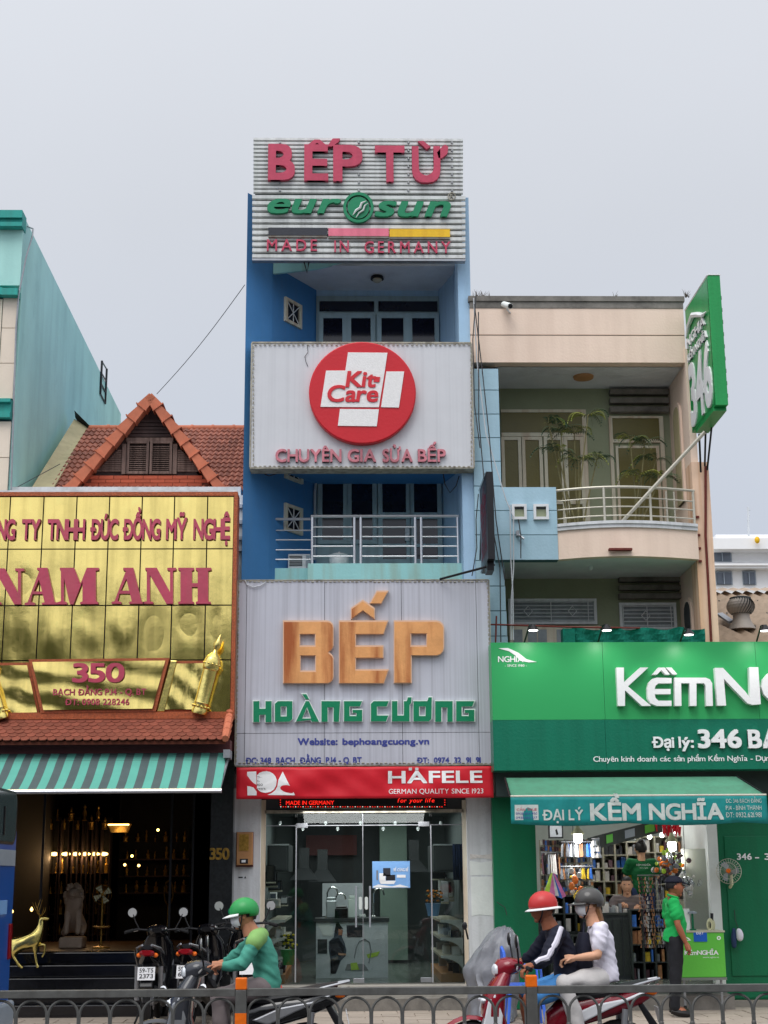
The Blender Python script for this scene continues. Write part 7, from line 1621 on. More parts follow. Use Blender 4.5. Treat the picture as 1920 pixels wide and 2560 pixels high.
# corrugated roof with turbine ventilator
Yr0, Yr1 = 21.0, 24.5; zr0, zr1 = P(1850, 1620, Yr0).z, P(1850, 1482, Yr1).z; x0r = P(1778, 1550, 22).x; x1r = x0r + 4.5
CR = root('corrugated_roof_shed', 'low shed with a brown corrugated metal roof behind the peach house', 'shed', V3(((x0r + x1r) / 2, 22, GZ)))
vs = []; n = 120; sh = .9
for (yy, zz_, dx) in ((Yr0, zr0, sh), (Yr1, zr1, 0)):
    for i in range(n + 1): vs.append((x0r - 1 + (x1r + 1 - x0r) * i / n + dx, yy, zz_ + .04 * math.sin(i * math.pi / 2)))
MB().add(vs, [[i, i + 1, n + 2 + i, n + 1 + i] for i in range(n)]).build('corrugated_sheet', 'roof_sheet', CR)
MB().hexa([(x0r - 1, Yr0 + .1, zr0 - .5), (x1r, Yr0 + .1, zr0 - .5), (x1r, Yr1, zr0 - .5), (x0r - 1, Yr1, zr0 - .5), (x0r - 1, Yr0 + .1, zr0 - .05), (x1r, Yr0 + .1, zr0 - .05), (x1r, Yr1, zr1 - .05), (x0r - 1, Yr1, zr1 - .05)]).build('shed_wall', 'white_wall', CR)
vs = []
for (yy, zz_) in ((Yr1 - .25, zr1 - .04), (Yr1 + .1, zr1 + .07)):
    for i in range(n + 1): vs.append((x0r - 1 + (x1r + 1 - x0r) * i / n, yy, zz_ + .03 + .012 * math.sin(i * math.pi / 2)))
MB().add(vs, [[i, i + 1, n + 2 + i, n + 1 + i] for i in range(n)]).build('ridge_flashing', 'roof_sheet', CR)
sb_ = MB()
for j, f in enumerate((.1, .33, .56, .8)):
    for i in range(14): sb_.lathe((x0r + .1 + i * .32 + sh * (1 - f), Yr0 + (Yr1 - Yr0) * f, zr0 + (zr1 - zr0) * f + .02), [(.016, 0), (.014, .02)], 6)
sb_.build('screw_caps', 'concrete', CR)
p = P(1855, 1566, 22.0); TV = root('turbine_ventilator', 'round ribbed metal turbine ventilator on the corrugated roof', 'ventilator', p)
MB().lathe(p, [(.21, -.05), (.15, .06), (.125, .13), (.125, .19)], 28).build('base', 'vent_metal', TV, smooth=True)
g = MB(); N = 26; Hh = .26
for k in range(N):
    pts = []; a0_ = 2 * math.pi * k / N
    for j in range(7): f = j / 6; an = a0_ + f * .7; r_ = .09 + .125 * math.sin(math.pi * (.18 + .72 * f)); pts.append((r_, an, f * Hh))
    for j in range(6):
        (r0, an0, h0), (r1, an1, h1) = pts[j], pts[j + 1]
        q_ = lambda r, an, h: p + V3((r * math.cos(an), r * math.sin(an), .19 + h))
        g.add([q_(r0, an0, h0), q_(r0 * .9, an0 + .2, h0), q_(r1 * .9, an1 + .2, h1), q_(r1, an1, h1)], [(0, 1, 2, 3)])
g.build('blades', 'vent_metal', TV); MB().lathe(p, [(.1, .44), (.1, .455), (.04, .47)], 20).build('cap', 'vent_metal', TV, smooth=True); MB().lathe(p, [(.15, .19), (.16, .44)], 20).build('drum', 'room_dark', TV)
pt_ = P(1800, 1540, 22.4); t = root('metal_offcut', 'loose piece of bent metal flashing lying on the corrugated roof', 'metal sheet', pt_)
MB().hexa([P(1792, 1538, 22.3), P(1822, 1560, 22.0), P(1832, 1556, 22.1), P(1806, 1536, 22.5), P(1792, 1533, 22.3), P(1822, 1554, 22.0), P(1834, 1550, 22.1), P(1806, 1531, 22.5)]).build('sheet', 'steel_dull', t)

# ================================================================ STREET FENCE
YF_ = 12.3
FE = root('median_fence', 'grey steel fence with a row of arches and orange banded posts along the street', 'fence', V3((0, YF_, 0)))
zt = P(960, 2468, YF_).z; zrb = zt - .058; pit = .2403; rxm = pit / 2
px1, px2 = P(603, 2500, YF_).x, P(1329, 2500, YF_).x; sp = px2 - px1
posts = [px1 + sp * k for k in range(-2, 4)]
for k, x in enumerate(posts):
    ztp = P(960, 2441, YF_).z
    bx('post', x - .043, x + .043, YF_ - .04, YF_ + .04, 0, ztp - .09, 'fence_grey', FE, bevel=.004)
    bx('reflector_band', x - .045, x + .045, YF_ - .042, YF_ + .042, ztp - .09, ztp, 'reflector', FE, bevel=.008)
    if k % 2 == 0: bx('reflector_band', x - .0445, x + .0445, YF_ - .0415, YF_ + .0415, .3, P(600, 2532, YF_).z, 'reflector', FE)
z_sp = zrb - .012 - rxm; zn = z_sp - .1
ag = MB()
ag.tube([(-(rxm - .006) * math.cos(R(a)), 0, (rxm - .006) * math.sin(R(a))) for a in range(0, 181, 15)], .011, 6)
for s in (-1, 1): ag.tube([(s * (rxm - .006), 0, 0), (s * (rxm - .004), 0, -.14)], .011, 6, False)
am = ag.mesh('arch', 'fence_grey', smooth=True)
lg = MB().tube([(0, 0, -.1), (0, 0, -.62)], .012, 8).lathe((0, 0, 0), [(.013, -.13), (.02, -.12), (.02, -.095), (.013, -.085)], 8).mesh('baluster', 'fence_grey', smooth=True)
for k in range(len(posts) - 1):
    x0, x1 = posts[k] + .045, posts[k + 1] - .045
    bx('rail', x0, x1, YF_ - .03, YF_ + .03, zrb, zt, 'fence_grey', FE, bevel=.004); bx('rail', x0, x1, YF_ - .02, YF_ + .02, .12, .17, 'fence_grey', FE)
    n = round((x1 - x0) / pit); w = (x1 - x0) / n
    for i in range(n):
        inst('arch', am, FE, (x0 + w * (i + .5), YF_, z_sp), scale=(w / pit, 1, 1))
        if i: inst('baluster', lg, FE, (x0 + w * i, YF_, z_sp))

# ================================================================ SCOOTERS
def sec(x, cz, ry, rz, n=12, sq=.8, lean=0):
    out = []
    for k in range(n):
        a = 2 * math.pi * k / n; c_, s_ = math.cos(a), math.sin(a)
        out.append((x + lean * s_ * rz, ry * math.copysign(abs(c_) ** sq, c_), cz + rz * math.copysign(abs(s_) ** sq, s_)))
    return out
def hsec(z, cx, rx, ry, n=14, sq=.75):
    out = []
    for k in range(n):
        a = 2 * math.pi * k / n; c_, s_ = math.cos(a), math.sin(a)
        out.append((cx + rx * math.copysign(abs(c_) ** sq, c_), ry * math.copysign(abs(s_) ** sq, s_), z))
    return out
def scooter(label, body, accent, group=None, front=None, seatm='seat_vinyl', name='motor_scooter', plate=None, mirror='mirror_face'):
    front = front or body; t = root(name, label, 'motor scooter', (0, 0, 0), group)
    for wx in (-.64, .62):
        c_ = V3((wx, 0, .285)); w = MB().tube([c_ + V3((.05 * math.cos(R(a)), 0, .05 * math.sin(R(a)))) for a in range(0, 361, 60)], .02, 6, False)
        wm = MB().lathe(c_, [(.045, -.05), (.05, -.045), (.05, .045), (.045, .05)], 12, 'Y').build('wheel', 'steel_dull', t)
        MB().tube([c_ + V3((.245 * math.cos(R(a)), 0, .245 * math.sin(R(a)))) for a in range(0, 361, 15)], .042, 8, False).build('tyre', 'rubber', wm, smooth=True)
        r_ = MB().tube([c_ + V3((.205 * math.cos(R(a)), 0, .205 * math.sin(R(a)))) for a in range(0, 361, 15)], .016, 6, False)
        for k in range(5): a = 2 * math.pi * k / 5; r_.tube([c_ + V3((.04 * math.cos(a), 0, .04 * math.sin(a))), c_ + V3((.2 * math.cos(a), 0, .2 * math.sin(a)))], [.02, .013], 6)
        r_.build('rim', 'steel_dull', wm, smooth=True)
        MB().lathe(c_ + V3((0, .055, 0)), [(.09, 0), (.09, .006)], 16, 'Y').build('brake_disc', 'steel', wm)
    # front fender: arched shell over the wheel
    vs = []; c_ = V3((-.64, 0, .285)); ks = list(range(20, 166, 12))
    for a in ks:
        for (o, y) in ((.30, -.055), (.325, -.03), (.33, 0), (.325, .03), (.30, .055)): vs.append(c_ + V3((o * math.cos(R(a)), y, o * math.sin(R(a)))))
    MB().add(vs, [[i * 5 + j, i * 5 + j + 1, (i + 1) * 5 + j + 1, (i + 1) * 5 + j] for i in range(len(ks) - 1) for j in range(4)]).build('front_fender', front, t, smooth=True)
    f = MB()
    for s in (-1, 1): f.tube([(-.64, s * .075, .285), (-.46, s * .06, .72)], .022, 8)
    f.build('fork', 'steel_dull', t, smooth=True)
    # leg shield and nose
    MB().loft([hsec(.36, -.30, .05, .12), hsec(.48, -.40, .085, .17), hsec(.62, -.45, .10, .20), hsec(.76, -.44, .10, .20), hsec(.88, -.38, .085, .17), hsec(.97, -.33, .06, .11)]).build('front_shield', front, t, smooth=True)
    for s in (-1, 1):
        MB().prism([(-.56, .50), (-.50, .74), (-.44, .80), (-.38, .62), (-.40, .45)], s * .165, s * .195).build('shield_trim', accent, t, bevel=.012)
        MB().ball((-.53, s * .10, .74), (.035, .05, .03), 10, 6).build('indicator', 'lens_clear', t, smooth=True)
    # cowl with headlamp
    MB().loft([sec(-.44, .985, .03, .03), sec(-.40, .99, .10, .075), sec(-.32, 1.0, .135, .085), sec(-.24, 1.015, .12, .06), sec(-.19, 1.02, .06, .03)]).build('handlebar_cowl', front, t, smooth=True)
    MB().loft([sec(-.452, .98, .02, .02), sec(-.43, .98, .085, .05), sec(-.405, .985, .09, .055)]).build('headlight', 'lens_clear', t, smooth=True)
    hb = MB().tube([(-.16, -.36, 1.0), (-.24, -.24, 1.03), (-.27, 0, 1.01), (-.24, .24, 1.03), (-.16, .36, 1.0)], .014, 8).build('handlebar', 'black_metal', t, smooth=True)
    for s in (-1, 1):
        MB().tube([(-.155, s * .37, .998), (-.215, s * .28, 1.02)], .02, 8).build('grip', 'rubber', hb, smooth=True)
        MB().tube([(-.27, s * .33, .995), (-.25, s * .22, 1.02)], .007, 5).build('brake_lever', 'steel', hb)
        mr = MB().tube([(-.24, s * .21, 1.03), (-.25, s * .26, 1.12), (-.26, s * .29, 1.2)], .008, 6).build('mirror_stem', 'black_metal', t)
        MB().lathe((-.26, s * .30, 1.22), [(.01, -.02), (.05, -.012), (.058, 0)], 16, 'X', 1).build('mirror', 'black_plastic', mr, smooth=True)
        MB().lathe((-.258, s * .30, 1.22), [(.052, 0), (.05, .004)], 16, 'X').build('mirror_glass', mirror, mr, smooth=True)
    # floor, body, seat, tail
    MB().loft([sec(-.34, .42, .10, .06), sec(-.2, .345, .15, .05), sec(0., .345, .15, .06), sec(.12, .40, .13, .10), sec(.2, .48, .10, .14)]).build('floor_board', 'black_plastic', t, smooth=True)
    MB().loft([sec(.0, .52, .07, .12), sec(.12, .60, .12, .15), sec(.35, .66, .145, .13), sec(.6, .70, .14, .10), sec(.82, .76, .11, .07), sec(.98, .82, .05, .035)]).build('body', body, t, smooth=True)
    MB().loft([sec(.02, .745, .06, .03), sec(.08, .77, .12, .05), sec(.3, .765, .145, .055), sec(.5, .79, .14, .05), sec(.7, .83, .11, .045), sec(.88, .875, .06, .025)]).build('seat', seatm, t, smooth=True)
    for s in (-1, 1):
        MB().prism([(.16, .60), (.40, .70), (.66, .745), (.94, .85), (.80, .77), (.52, .66), (.3, .56)], s * .128, s * .152).build('side_panel', accent, t, bevel=.015)
        MB().tube([(.55, s * .145, .80), (.78, s * .13, .86), (.98, s * .05, .9)], .012, 6).build('grab_rail', 'steel_dull', t, smooth=True)
        MB().ball((.90, s * .09, .79), (.045, .03, .025), 8, 6).build('rear_indicator', 'reflector', t)
    MB().loft([sec(.90, .80, .08, .03), sec(.97, .815, .085, .035), sec(1.0, .82, .05, .025)]).build('tail_light', 'tail_red', t, smooth=True)
    MB().hexa([(.76, -.07, .72), (.93, -.07, .42), (.95, .07, .42), (.78, .07, .72), (.80, -.06, .74), (.99, -.07, .46), (.99, .07, .46), (.82, .06, .74)]).build('rear_fender', 'black_plastic', t, bevel=.01)
    pq = root('x', None, None) if 0 else None
    pl_ = MB().box(-.003, .003, -.095, .095, -.07, .07); Mp = Matrix.Translation((.965, 0, .60)) @ Matrix.Rotation(R(-12), 4, 'Y')
    pl_.xf(Mp).build('number_plate', 'plate_white', t)
    if plate:
        for i, s_ in enumerate(plate):
            fr_ = lambda x, z, d: Mp @ V3((.0035 + d, x, z))
            write(s_, -.075, .075, .012 - .06 * i, .055 - .06 * i, fr_, .001, 'print_black', t, bold=.01, join=True)
    MB().loft([sec(.18, .33, .09, .09), sec(.3, .33, .11, .11), sec(.45, .32, .10, .09), sec(.66, .3, .06, .06)]).build('engine', 'steel_dull', t, smooth=True)
    MB().tube([(.2, .13, .22), (.42, .15, .24), (.5, .16, .28), (.86, .17, .40)], [.02, .03, .05, .05], 10).build('exhaust', 'black_metal', t, smooth=True)
    MB().tube([(.52, .165, .33), (.8, .175, .43)], .035, 8).build('exhaust_guard', 'steel', t, smooth=True)
    for s in (-1, 1): MB().tube([(.62, s * .13, .30), (.66, s * .13, .66)], .028, 10).build('shock_absorber', 'steel_dull', t)
    MB().tube([(.15, -.1, .3), (.2, -.16, .08), (.26, -.18, .02)], .012, 6).build('side_stand', 'black_metal', t)
    return t
def place(o, px, py, Y, z, rz, s=1.):
    x = P(px, py, Y).x; o.location = (x, Y, z); o.rotation_euler = (0, 0, rz); o.scale = (s, s, s); return o
s1 = place(scooter('dark grey scooter ridden leftwards by the driver in green', 'black_gloss', 'steel_dull', 'scooters being ridden past', front='grey_gloss', name='motor_scooter'), 585, 2480, 13.2, 0, 0)
s2 = place(scooter('dark red scooter with pale panels carrying two riders', 'scooter_red', 'scooter_white', 'scooters being ridden past'), 1362, 2480, 13.2, 0, 0)
MB().prism([(-.42, .95), (-.28, .93), (-.12, .45), (-.2, .32), (-.3, .35)], -.21, .21).build('green_apron', 'cloth_dkgreen', s1)
MB().prism([(-.05, .62), (.02, .66), (-.0, .52), (-.07, .5)], -.2, -.1).build('drink_bag', 'mask_white', s1, bevel=.02)
s3 = place(scooter('black parked scooter with a white number plate, nearest the golden deer', 'black_gloss', 'grey_gloss', 'scooters parked in front of the brassware shop', plate=('59-T5', '2373')), 385, 2450, 17.95, GZ, R(-88))
s4 = place(scooter('black parked scooter standing between the other two parked ones', 'black_gloss', 'black_plastic', 'scooters parked in front of the brassware shop', plate=('59-S2', '6818'), mirror='green_letter'), 505, 2440, 18.2, GZ, R(-96))
s5 = place(scooter('dark parked scooter by the white pier behind the green rider', 'black_gloss', 'steel', 'scooters parked in front of the brassware shop'), 612, 2440, 18.4, GZ, R(-84), 1.05)
# scooter under a grey tarpaulin
cx = P(1236, 2400, 18.2).x; TS_ = root('covered_scooter', 'parked scooter wrapped in a crumpled grey tarpaulin by the right pier', 'covered scooter', (cx, 18.2, GZ))
from mathutils import noise as mnoise
rr = random.Random(4); secs = []; nn = 64
for j in range(33):
    v = j / 32; z = GZ + .02 + v * 1.0
    hw = .28 * (1 - .12 * v) if v < .55 else .28 * (1 - .12 * v) * math.sqrt(max(.02, 1 - ((v - .55) / .47) ** 2.2)); hd = .62 * (1 - .45 * v) if v < .7 else .62 * .685 * math.sqrt(max(.02, 1 - ((v - .7) / .33) ** 2))
    cxx = cx - .04 + .06 * v; s_ = []
    for k in range(nn):
        a = 2 * math.pi * k / nn; w_ = 1 + .05 * math.sin(a * 9 + v * 8) * (1 - v * .6) + .035 * math.sin(a * 5 - v * 14) + .02 * math.sin(a * 17 + v * 21) + .06 * math.sin(a * 2 + 4 * v)
        pq = V3((math.cos(a) * 1.3, math.sin(a) * 1.3, v * 2.6)); pf = V3((math.cos(a) * 3.2, math.sin(a) * 3.2, v * 1.1)); nz_ = (1.05 - .75 * v) * 1.0 * (mnoise.noise(pq * 1.2) * .13 + (abs(mnoise.noise(pf)) - .2) * .16 + mnoise.noise(pq * 4) * .03) + .10 * max(0, .12 - v) / .12; w_ += nz_
        s_.append((cxx + hw * w_ * math.cos(a) + .10 * v * v - (.10 * math.exp(-((v - .5) / .15) ** 2) if math.cos(a) < -.3 else 0), 18.2 + hd * w_ * math.sin(a), z + .012 * math.sin(a * 7) * (1 - v) + .03 * mnoise.noise(pq * 3)))
    secs.append(s_)
MB().loft(secs).build('tarpaulin', 'tarp', TS_, smooth=True)
MB().tube([(cx - .33, 17.9, GZ + .9), (cx - .36, 17.85, GZ + 1.02)], .012, 6).build('mirror_stem', 'black_metal', TS_); MB().ball((cx - .37, 17.85, GZ + 1.05), (.03, .02, .045), 10, 8).build('mirror', 'black_plastic', TS_)
# blue plastic chair
p = P(1308, 2400, 17.3); CH = root('plastic_chair', 'blue plastic chair behind the red scooter', 'chair', (p.x, 17.3, GZ))
x, y = p.x, 17.3
MB().prism(chord(x - .2, y - .2, x + .2, y + .2, .06), GZ + .42, GZ + .44, 'XY').build('seat', 'plastic_blue', CH, bevel=.006)
for sx in (-1, 1):
    for sy in (-1, 1): MB().tube([(x + sx * .17, y + sy * .17, GZ + .42), (x + sx * .21, y + sy * .21, GZ)], [.022, .016], 6).build('leg', 'plastic_blue', CH)
bk_ = MB(); xs_ = lambda a: x - .18 + .0 * a
bk_.tube([(x - .2, y - .17, GZ + .42), (x - .22, y - .19, GZ + .62), (x - .23, y - .13, GZ + .78), (x - .24, y, GZ + .83), (x - .23, y + .13, GZ + .78), (x - .22, y + .19, GZ + .62), (x - .2, y + .17, GZ + .42)], .018, 8)
for k in range(5): bk_.tube([(x - .205, y - .12 + .06 * k, GZ + .43), (x - .235, y - .1 + .05 * k, GZ + .80)], .013, 6)
bk_.build('backrest', 'plastic_blue', CH, smooth=True)
for sy in (-1, 1): MB().tube([(x - .22, y + sy * .19, GZ + .62), (x, y + sy * .21, GZ + .64), (x + .17, y + sy * .19, GZ + .6), (x + .18, y + sy * .18, GZ + .43)], .016, 6).build('armrest', 'plastic_blue', CH, smooth=True)
# red bag hooked behind the green rider
p = P(692, 2430, 17.0); rb_ = root('red_plastic_bag', 'red plastic bag behind the green rider beside the scooter', 'bag', (p.x, 17., GZ)); skin('b', {'a': (V3((p.x, 17., GZ + .1)), .13), 'b': (V3((p.x - .02, 17., GZ + .36)), .13), 'c': (V3((p.x, 17., GZ + .52)), .04)}, [('a', 'b'), ('b', 'c')], '', rb_).build('bag', 'plastic_red', rb_, smooth=True); MB().tube([(p.x, 17, GZ + .5), (p.x - .05, 17, GZ + .6), (p.x - .08, 17, GZ + .52)], .01, 5).build('handle', 'plastic_red', rb_)

# ================================================================ PEOPLE (built facing -X)
def head_mb(c, yaw=0., pitch=0., s=1.):
    h = MB().ball((0, 0, 0), (.098, .078, .118), 20, 16)
    for v in h.v:
        if v.z < -.01: f = 1 - .30 * min(1, abs(v.z) / .118) ** 1.3; v.y *= f; v.x = v.x * (1 - .18 * abs(v.z) / .118) - (.012 if v.x < 0 else -.0)
        if v.x < -.05 and abs(v.y) < .05 and -.0 < v.z < .035: v.x += .008 * (1 - abs(v.z - .018) / .02)
    h.loft([[( -.083, -.008, .03), (-.083, .008, .03), (-.08, .006, .034)], [(-.105, -.014, -.012), (-.105, .014, -.012), (-.121, 0, -.008)], [(-.088, -.013, -.024), (-.088, .013, -.024), (-.104, 0, -.024)]])
    h.ball((-.090, 0, -.047), (.010, .024, .008), 8, 5).ball((-.058, 0, -.092), (.024, .03, .02), 10, 8)
    for s_ in (-1, 1): h.ball((.005, s_ * .08, -.002), (.02, .009, .03), 8, 6)
    h.tube([(.015, 0, -.06), (.035, 0, -.17)], [.05, .056], 12)
    M_ = Matrix.Translation(c) @ Matrix.Rotation(yaw, 4, 'Z') @ Matrix.Rotation(pitch, 4, 'Y') @ Matrix.Scale(s, 4)
    return h.xf(M_), M_
def hand(mb, w, el, curl=1., side=1):
    d = (V3(w) - V3(el)).normalized(); up = V3((0, 0, 1)); n_ = d.cross(up).normalized(); b_ = n_.cross(d); c_ = V3(w) + d * .045
    mb.tube([V3(w), c_, V3(w) + d * .085], [.026, .036, .034], 8)
    for k in range(4):
        o = n_ * (.018 * (k - 1.5)) + V3(w) + d * .085; L_ = (.068, .078, .072, .055)[k]
        mb.tube([o, o + d * L_ * .45 - b_ * .012 * curl, o + d * L_ * .62 - b_ * .042 * curl, o + d * L_ * .45 - b_ * .065 * curl], [.0095, .009, .008, .006], 6)
    o = V3(w) + d * .035 + n_ * .03 * side; mb.tube([o, o + d * .035 + n_ * .02 * side - b_ * .015, o + d * .055 + n_ * .005 * side - b_ * .035 * curl], [.012, .0105, .008], 6)
from mathutils import noise as mnoise
def fuse(mb, vox=.014, it=5):
    me = mb.mesh('f', 'skin'); ob = bpy.data.objects.new('f', me); C.objects.link(ob)
    rm = ob.modifiers.new('r', 'REMESH'); rm.mode = 'VOXEL'; rm.voxel_size = vox; sm = ob.modifiers.new('s', 'SMOOTH'); sm.iterations = it; sm.factor = .5
    dg = bpy.context.evaluated_depsgraph_get(); dg.update(); nm = bpy.data.meshes.new_from_object(ob.evaluated_get(dg))
    out = MB().add([v.co.copy() for v in nm.vertices], [list(p.vertices) for p in nm.polygons]); bpy.data.objects.remove(ob); bpy.data.meshes.remove(me); bpy.data.meshes.remove(nm); return out
def person(label, J, skinm, top, bottom, sleeve='long', legs='long', yaw=0., pitch=0., fat=1., group=None, shoe=True, curl=1., topcol=None, rt=None, trim=None):
    t = root('person', label, 'person', (0, 0, 0), group); V = {k: V3(v) for k, v in J.items()}
    V['neckb'] = V['neck'].lerp(V['chest'], .35); V['hem'] = V['pelvis'] + ((V['pelvis'] - V['belly']).normalized() * .5 + V3((0, 0, -.5))) * .07
    def torso(mb, keys, g):
        pts = [V[k] for k in keys]; secs = []
        W = dict(mid=(.145, .112), hem=(.152, .120), pelvis=(.155, .120), belly=(.138, .112), chest=(.158, .112), top=(.125, .085), neckb=(.068, .060), neck=(.048, .05))
        for i_, p_ in enumerate(pts):
            t_ = (pts[min(i_ + 1, len(pts) - 1)] - pts[max(i_ - 1, 0)]).normalized(); d_ = V3((t_.z, 0, -t_.x)); w_, dd = W[keys[i_]]; f_ = fat if keys[i_] in ('hem', 'pelvis', 'belly') else 1
            secs.append([p_ + V3((0, 1, 0)) * (w_ + g) * math.cos(R(a)) + d_ * (dd * f_ + g) * math.sin(R(a)) for a in range(0, 360, 20)])
        mb.loft(secs)
    V['top'] = V['chest'].lerp(V['neckb'], .55)
    def limb(mb, pts, rs): mb.tube(pts, rs, 12); [mb.ball(p_, r_ * .98, 12, 8) for p_, r_ in zip(pts, rs)]
    body = MB(); torso(body, ('pelvis', 'belly', 'chest', 'top', 'neckb', 'neck'), -.03); body.tube([V['neckb'], V['neck'], V['neck'].lerp(V['head'], .5)], [.062, .052, .05], 12)
    for sd in 'lr':
        s_, e_, w_, h_, k_, a_, t_ = (V[q_ + sd] for q_ in ('s', 'e', 'w', 'h', 'k', 'a', 't'))
        limb(body, [s_, s_.lerp(e_, .4), e_, e_.lerp(w_, .3), w_], [.05, .047, .038, .041, .027])
        limb(body, [h_, h_.lerp(k_, .5), k_, k_.lerp(a_, .35), a_], [.07, .07, .052, .054, .035]); limb(body, [a_, a_.lerp(t_, .5), t_], [.036, .038, .028])
    body = fuse(body)
    hm, M_ = head_mb(V['head'], yaw, pitch); body.add(hm.v, hm.f)
    for sd, s_ in (('l', -1), ('r', 1)): hand(body, V['w' + sd], V['e' + sd], curl, s_)
    body.build('body', skinm, t, smooth=True)
    sh = MB(); torso(sh, ('hem', 'pelvis', 'belly', 'chest', 'top', 'neckb'), .0)
    for sd in 'lr':
        s_, e_, w_ = V['s' + sd], V['e' + sd], V['w' + sd]; limb(sh, [V['chest'].lerp(V['top'], .6), s_], [.085, .068])
        if sleeve == 'long': limb(sh, [s_, s_.lerp(e_, .5), e_, e_.lerp(w_, .5), w_.lerp(e_, .08)], [.068, .066, .056, .052, .038])
        else: limb(sh, [s_, s_.lerp(e_, .35), s_.lerp(e_, .62)], [.068, .068, .07])
    sh = fuse(sh)
    for v in sh.v:
        n_ = mnoise.noise_vector(v * 9) * .011 + mnoise.noise_vector(V3((v.x * 7, v.y * 7, v.z * 24 + v.x * 14))) * .013; v += n_
    sh.build('shirt', top, t, smooth=True)
    V['mid'] = V['pelvis'].lerp(V['belly'], .3); tr = MB(); torso(tr, ('hem', 'pelvis', 'mid'), -.018)
    for sd in 'lr':
        h_, k_, a_ = V['h' + sd], V['k' + sd], V['a' + sd]
        if legs == 'long': limb(tr, [h_, h_.lerp(k_, .5), k_, k_.lerp(a_, .5), a_.lerp(k_, .06)], [.094, .09, .076, .070, .062])
        else: limb(tr, [h_, h_.lerp(k_, .45), h_.lerp(k_, .85)], [.096, .098, .092])
    tr = fuse(tr)
    for v in tr.v: v += mnoise.noise_vector(v * 11) * .010
    tr.build('trousers' if legs == 'long' else 'shorts', bottom, t, smooth=True)
    if shoe:
        for sd in 'lr':
            a_, b_ = V['a' + sd], V['t' + sd]; MB().tube([a_.lerp(b_, -.3) - V3((0, 0, .03)), a_.lerp(b_, .3) - V3((0, 0, .025)), b_ - V3((0, 0, .01)), b_ + (b_ - a_).normalized() * .05 - V3((0, 0, .01))], [.035, .046, .042, .02], 8).build('shoe', 'shoe', t, smooth=True)
    # eyes
    e_ = MB()
    for s_ in (-1, 1): e_.ball((-.083, s_ * .031, .022), (.008, .013, .006), 8, 5)
    e_.xf(M_).build('eyes', 'hair', t)
    return t, M_
def hair(t, M_, mt='hair', long=0., nm='hair'):
    h = MB().ball((.012, 0, .012), (.105, .087, .118), 18, 12); keep = []
    fs = [f for f in h.f if not any(h.v[i].x < -.045 + max(0, .04 - h.v[i].z) * 1.2 and h.v[i].z < .06 for i in f) and not all(h.v[i].z < -.05 for i in f)]
    h.f = fs; h.mi = [0] * len(fs)
    if long: h.loft([[(.05 + .03 * math.cos(R(a)), .07 * math.sin(R(a)), z) for a in range(0, 360, 40)] for z in (.05,)] + [[(.07 + dx + .035 * w_ * math.cos(R(a)), .07 * w_ * math.sin(R(a)), z) for a in range(0, 360, 40)] for z, dx, w_ in ((-.05, .01, 1.), (-.15, .035, .9), (-long, .06, .4))])
    h.xf(M_).build(nm, mt, t, smooth=True)
def dome(t, M_, mt, brimm, brim='half', nm='helmet'):
    h = MB().ball((.012, 0, .035), (.128, .112, .115), 22, 14); fs = [f for f in h.f if not any(h.v[i].z < .0 - (.03 if h.v[i].x > .03 else 0) for i in f)]; h.f = fs; h.mi = [0] * len(fs)
    h.xf(M_); o = h.build(nm, mt, t, smooth=True); o.modifiers.new('t', 'SOLIDIFY').thickness = .008
    b_ = MB(); pts = []
    if brim == 'half':
        for a in range(110, 251, 10): c_, s_ = math.cos(R(a)), math.sin(R(a)); pts.append((c_, s_))
        vs = [(.012 + c_ * .126, s_ * .112, .022) for c_, s_ in pts] + [(.012 + c_ * (.126 + .07 * abs(c_)), s_ * .118, .002) for c_, s_ in pts]
    else:
        for a in range(0, 361, 15): c_, s_ = math.cos(R(a)), math.sin(R(a)); pts.append((c_, s_))
        vs = [(.012 + c_ * .126, s_ * .112, .01) for c_, s_ in pts] + [(.012 + c_ * .165, s_ * .14, -.005) for c_, s_ in pts]
    n = len(pts); b_.add(vs, [[i, i + 1, n + i + 1, n + i] for i in range(n - 1)]).xf(M_); o = b_.build('brim', brimm, t, smooth=True); o.modifiers.new('t', 'SOLIDIFY').thickness = .006
    MB().tube([M_ @ V3(v) for v in ((-.0, -.088, .02), (-.02, -.078, -.05), (-.045, -.03, -.108), (-.045, .03, -.108), (-.02, .078, -.05), (-.0, .088, .02))], .006, 5).build('chin_strap', 'black_plastic', t)
def mask(t, M_):
    h = MB().ball((-.004, 0, -.03), (.112, .08, .082), 20, 14); fs = [f for f in h.f if all(h.v[i].x < -.03 and h.v[i].z < .012 and h.v[i].z > -.1 for i in f)]; h.f = fs; h.mi = [0] * len(fs)
    h.xf(M_).build('face_mask', 'mask_white', t, smooth=True)
    e_ = MB()
    for s_ in (-1, 1): e_.tube([M_ @ V3((-.035, s_ * .078, -.01)), M_ @ V3((.005, s_ * .085, .01))], .003, 4)
    e_.build('ear_loop', 'mask_white', t)
g_r = 'people riding scooters'
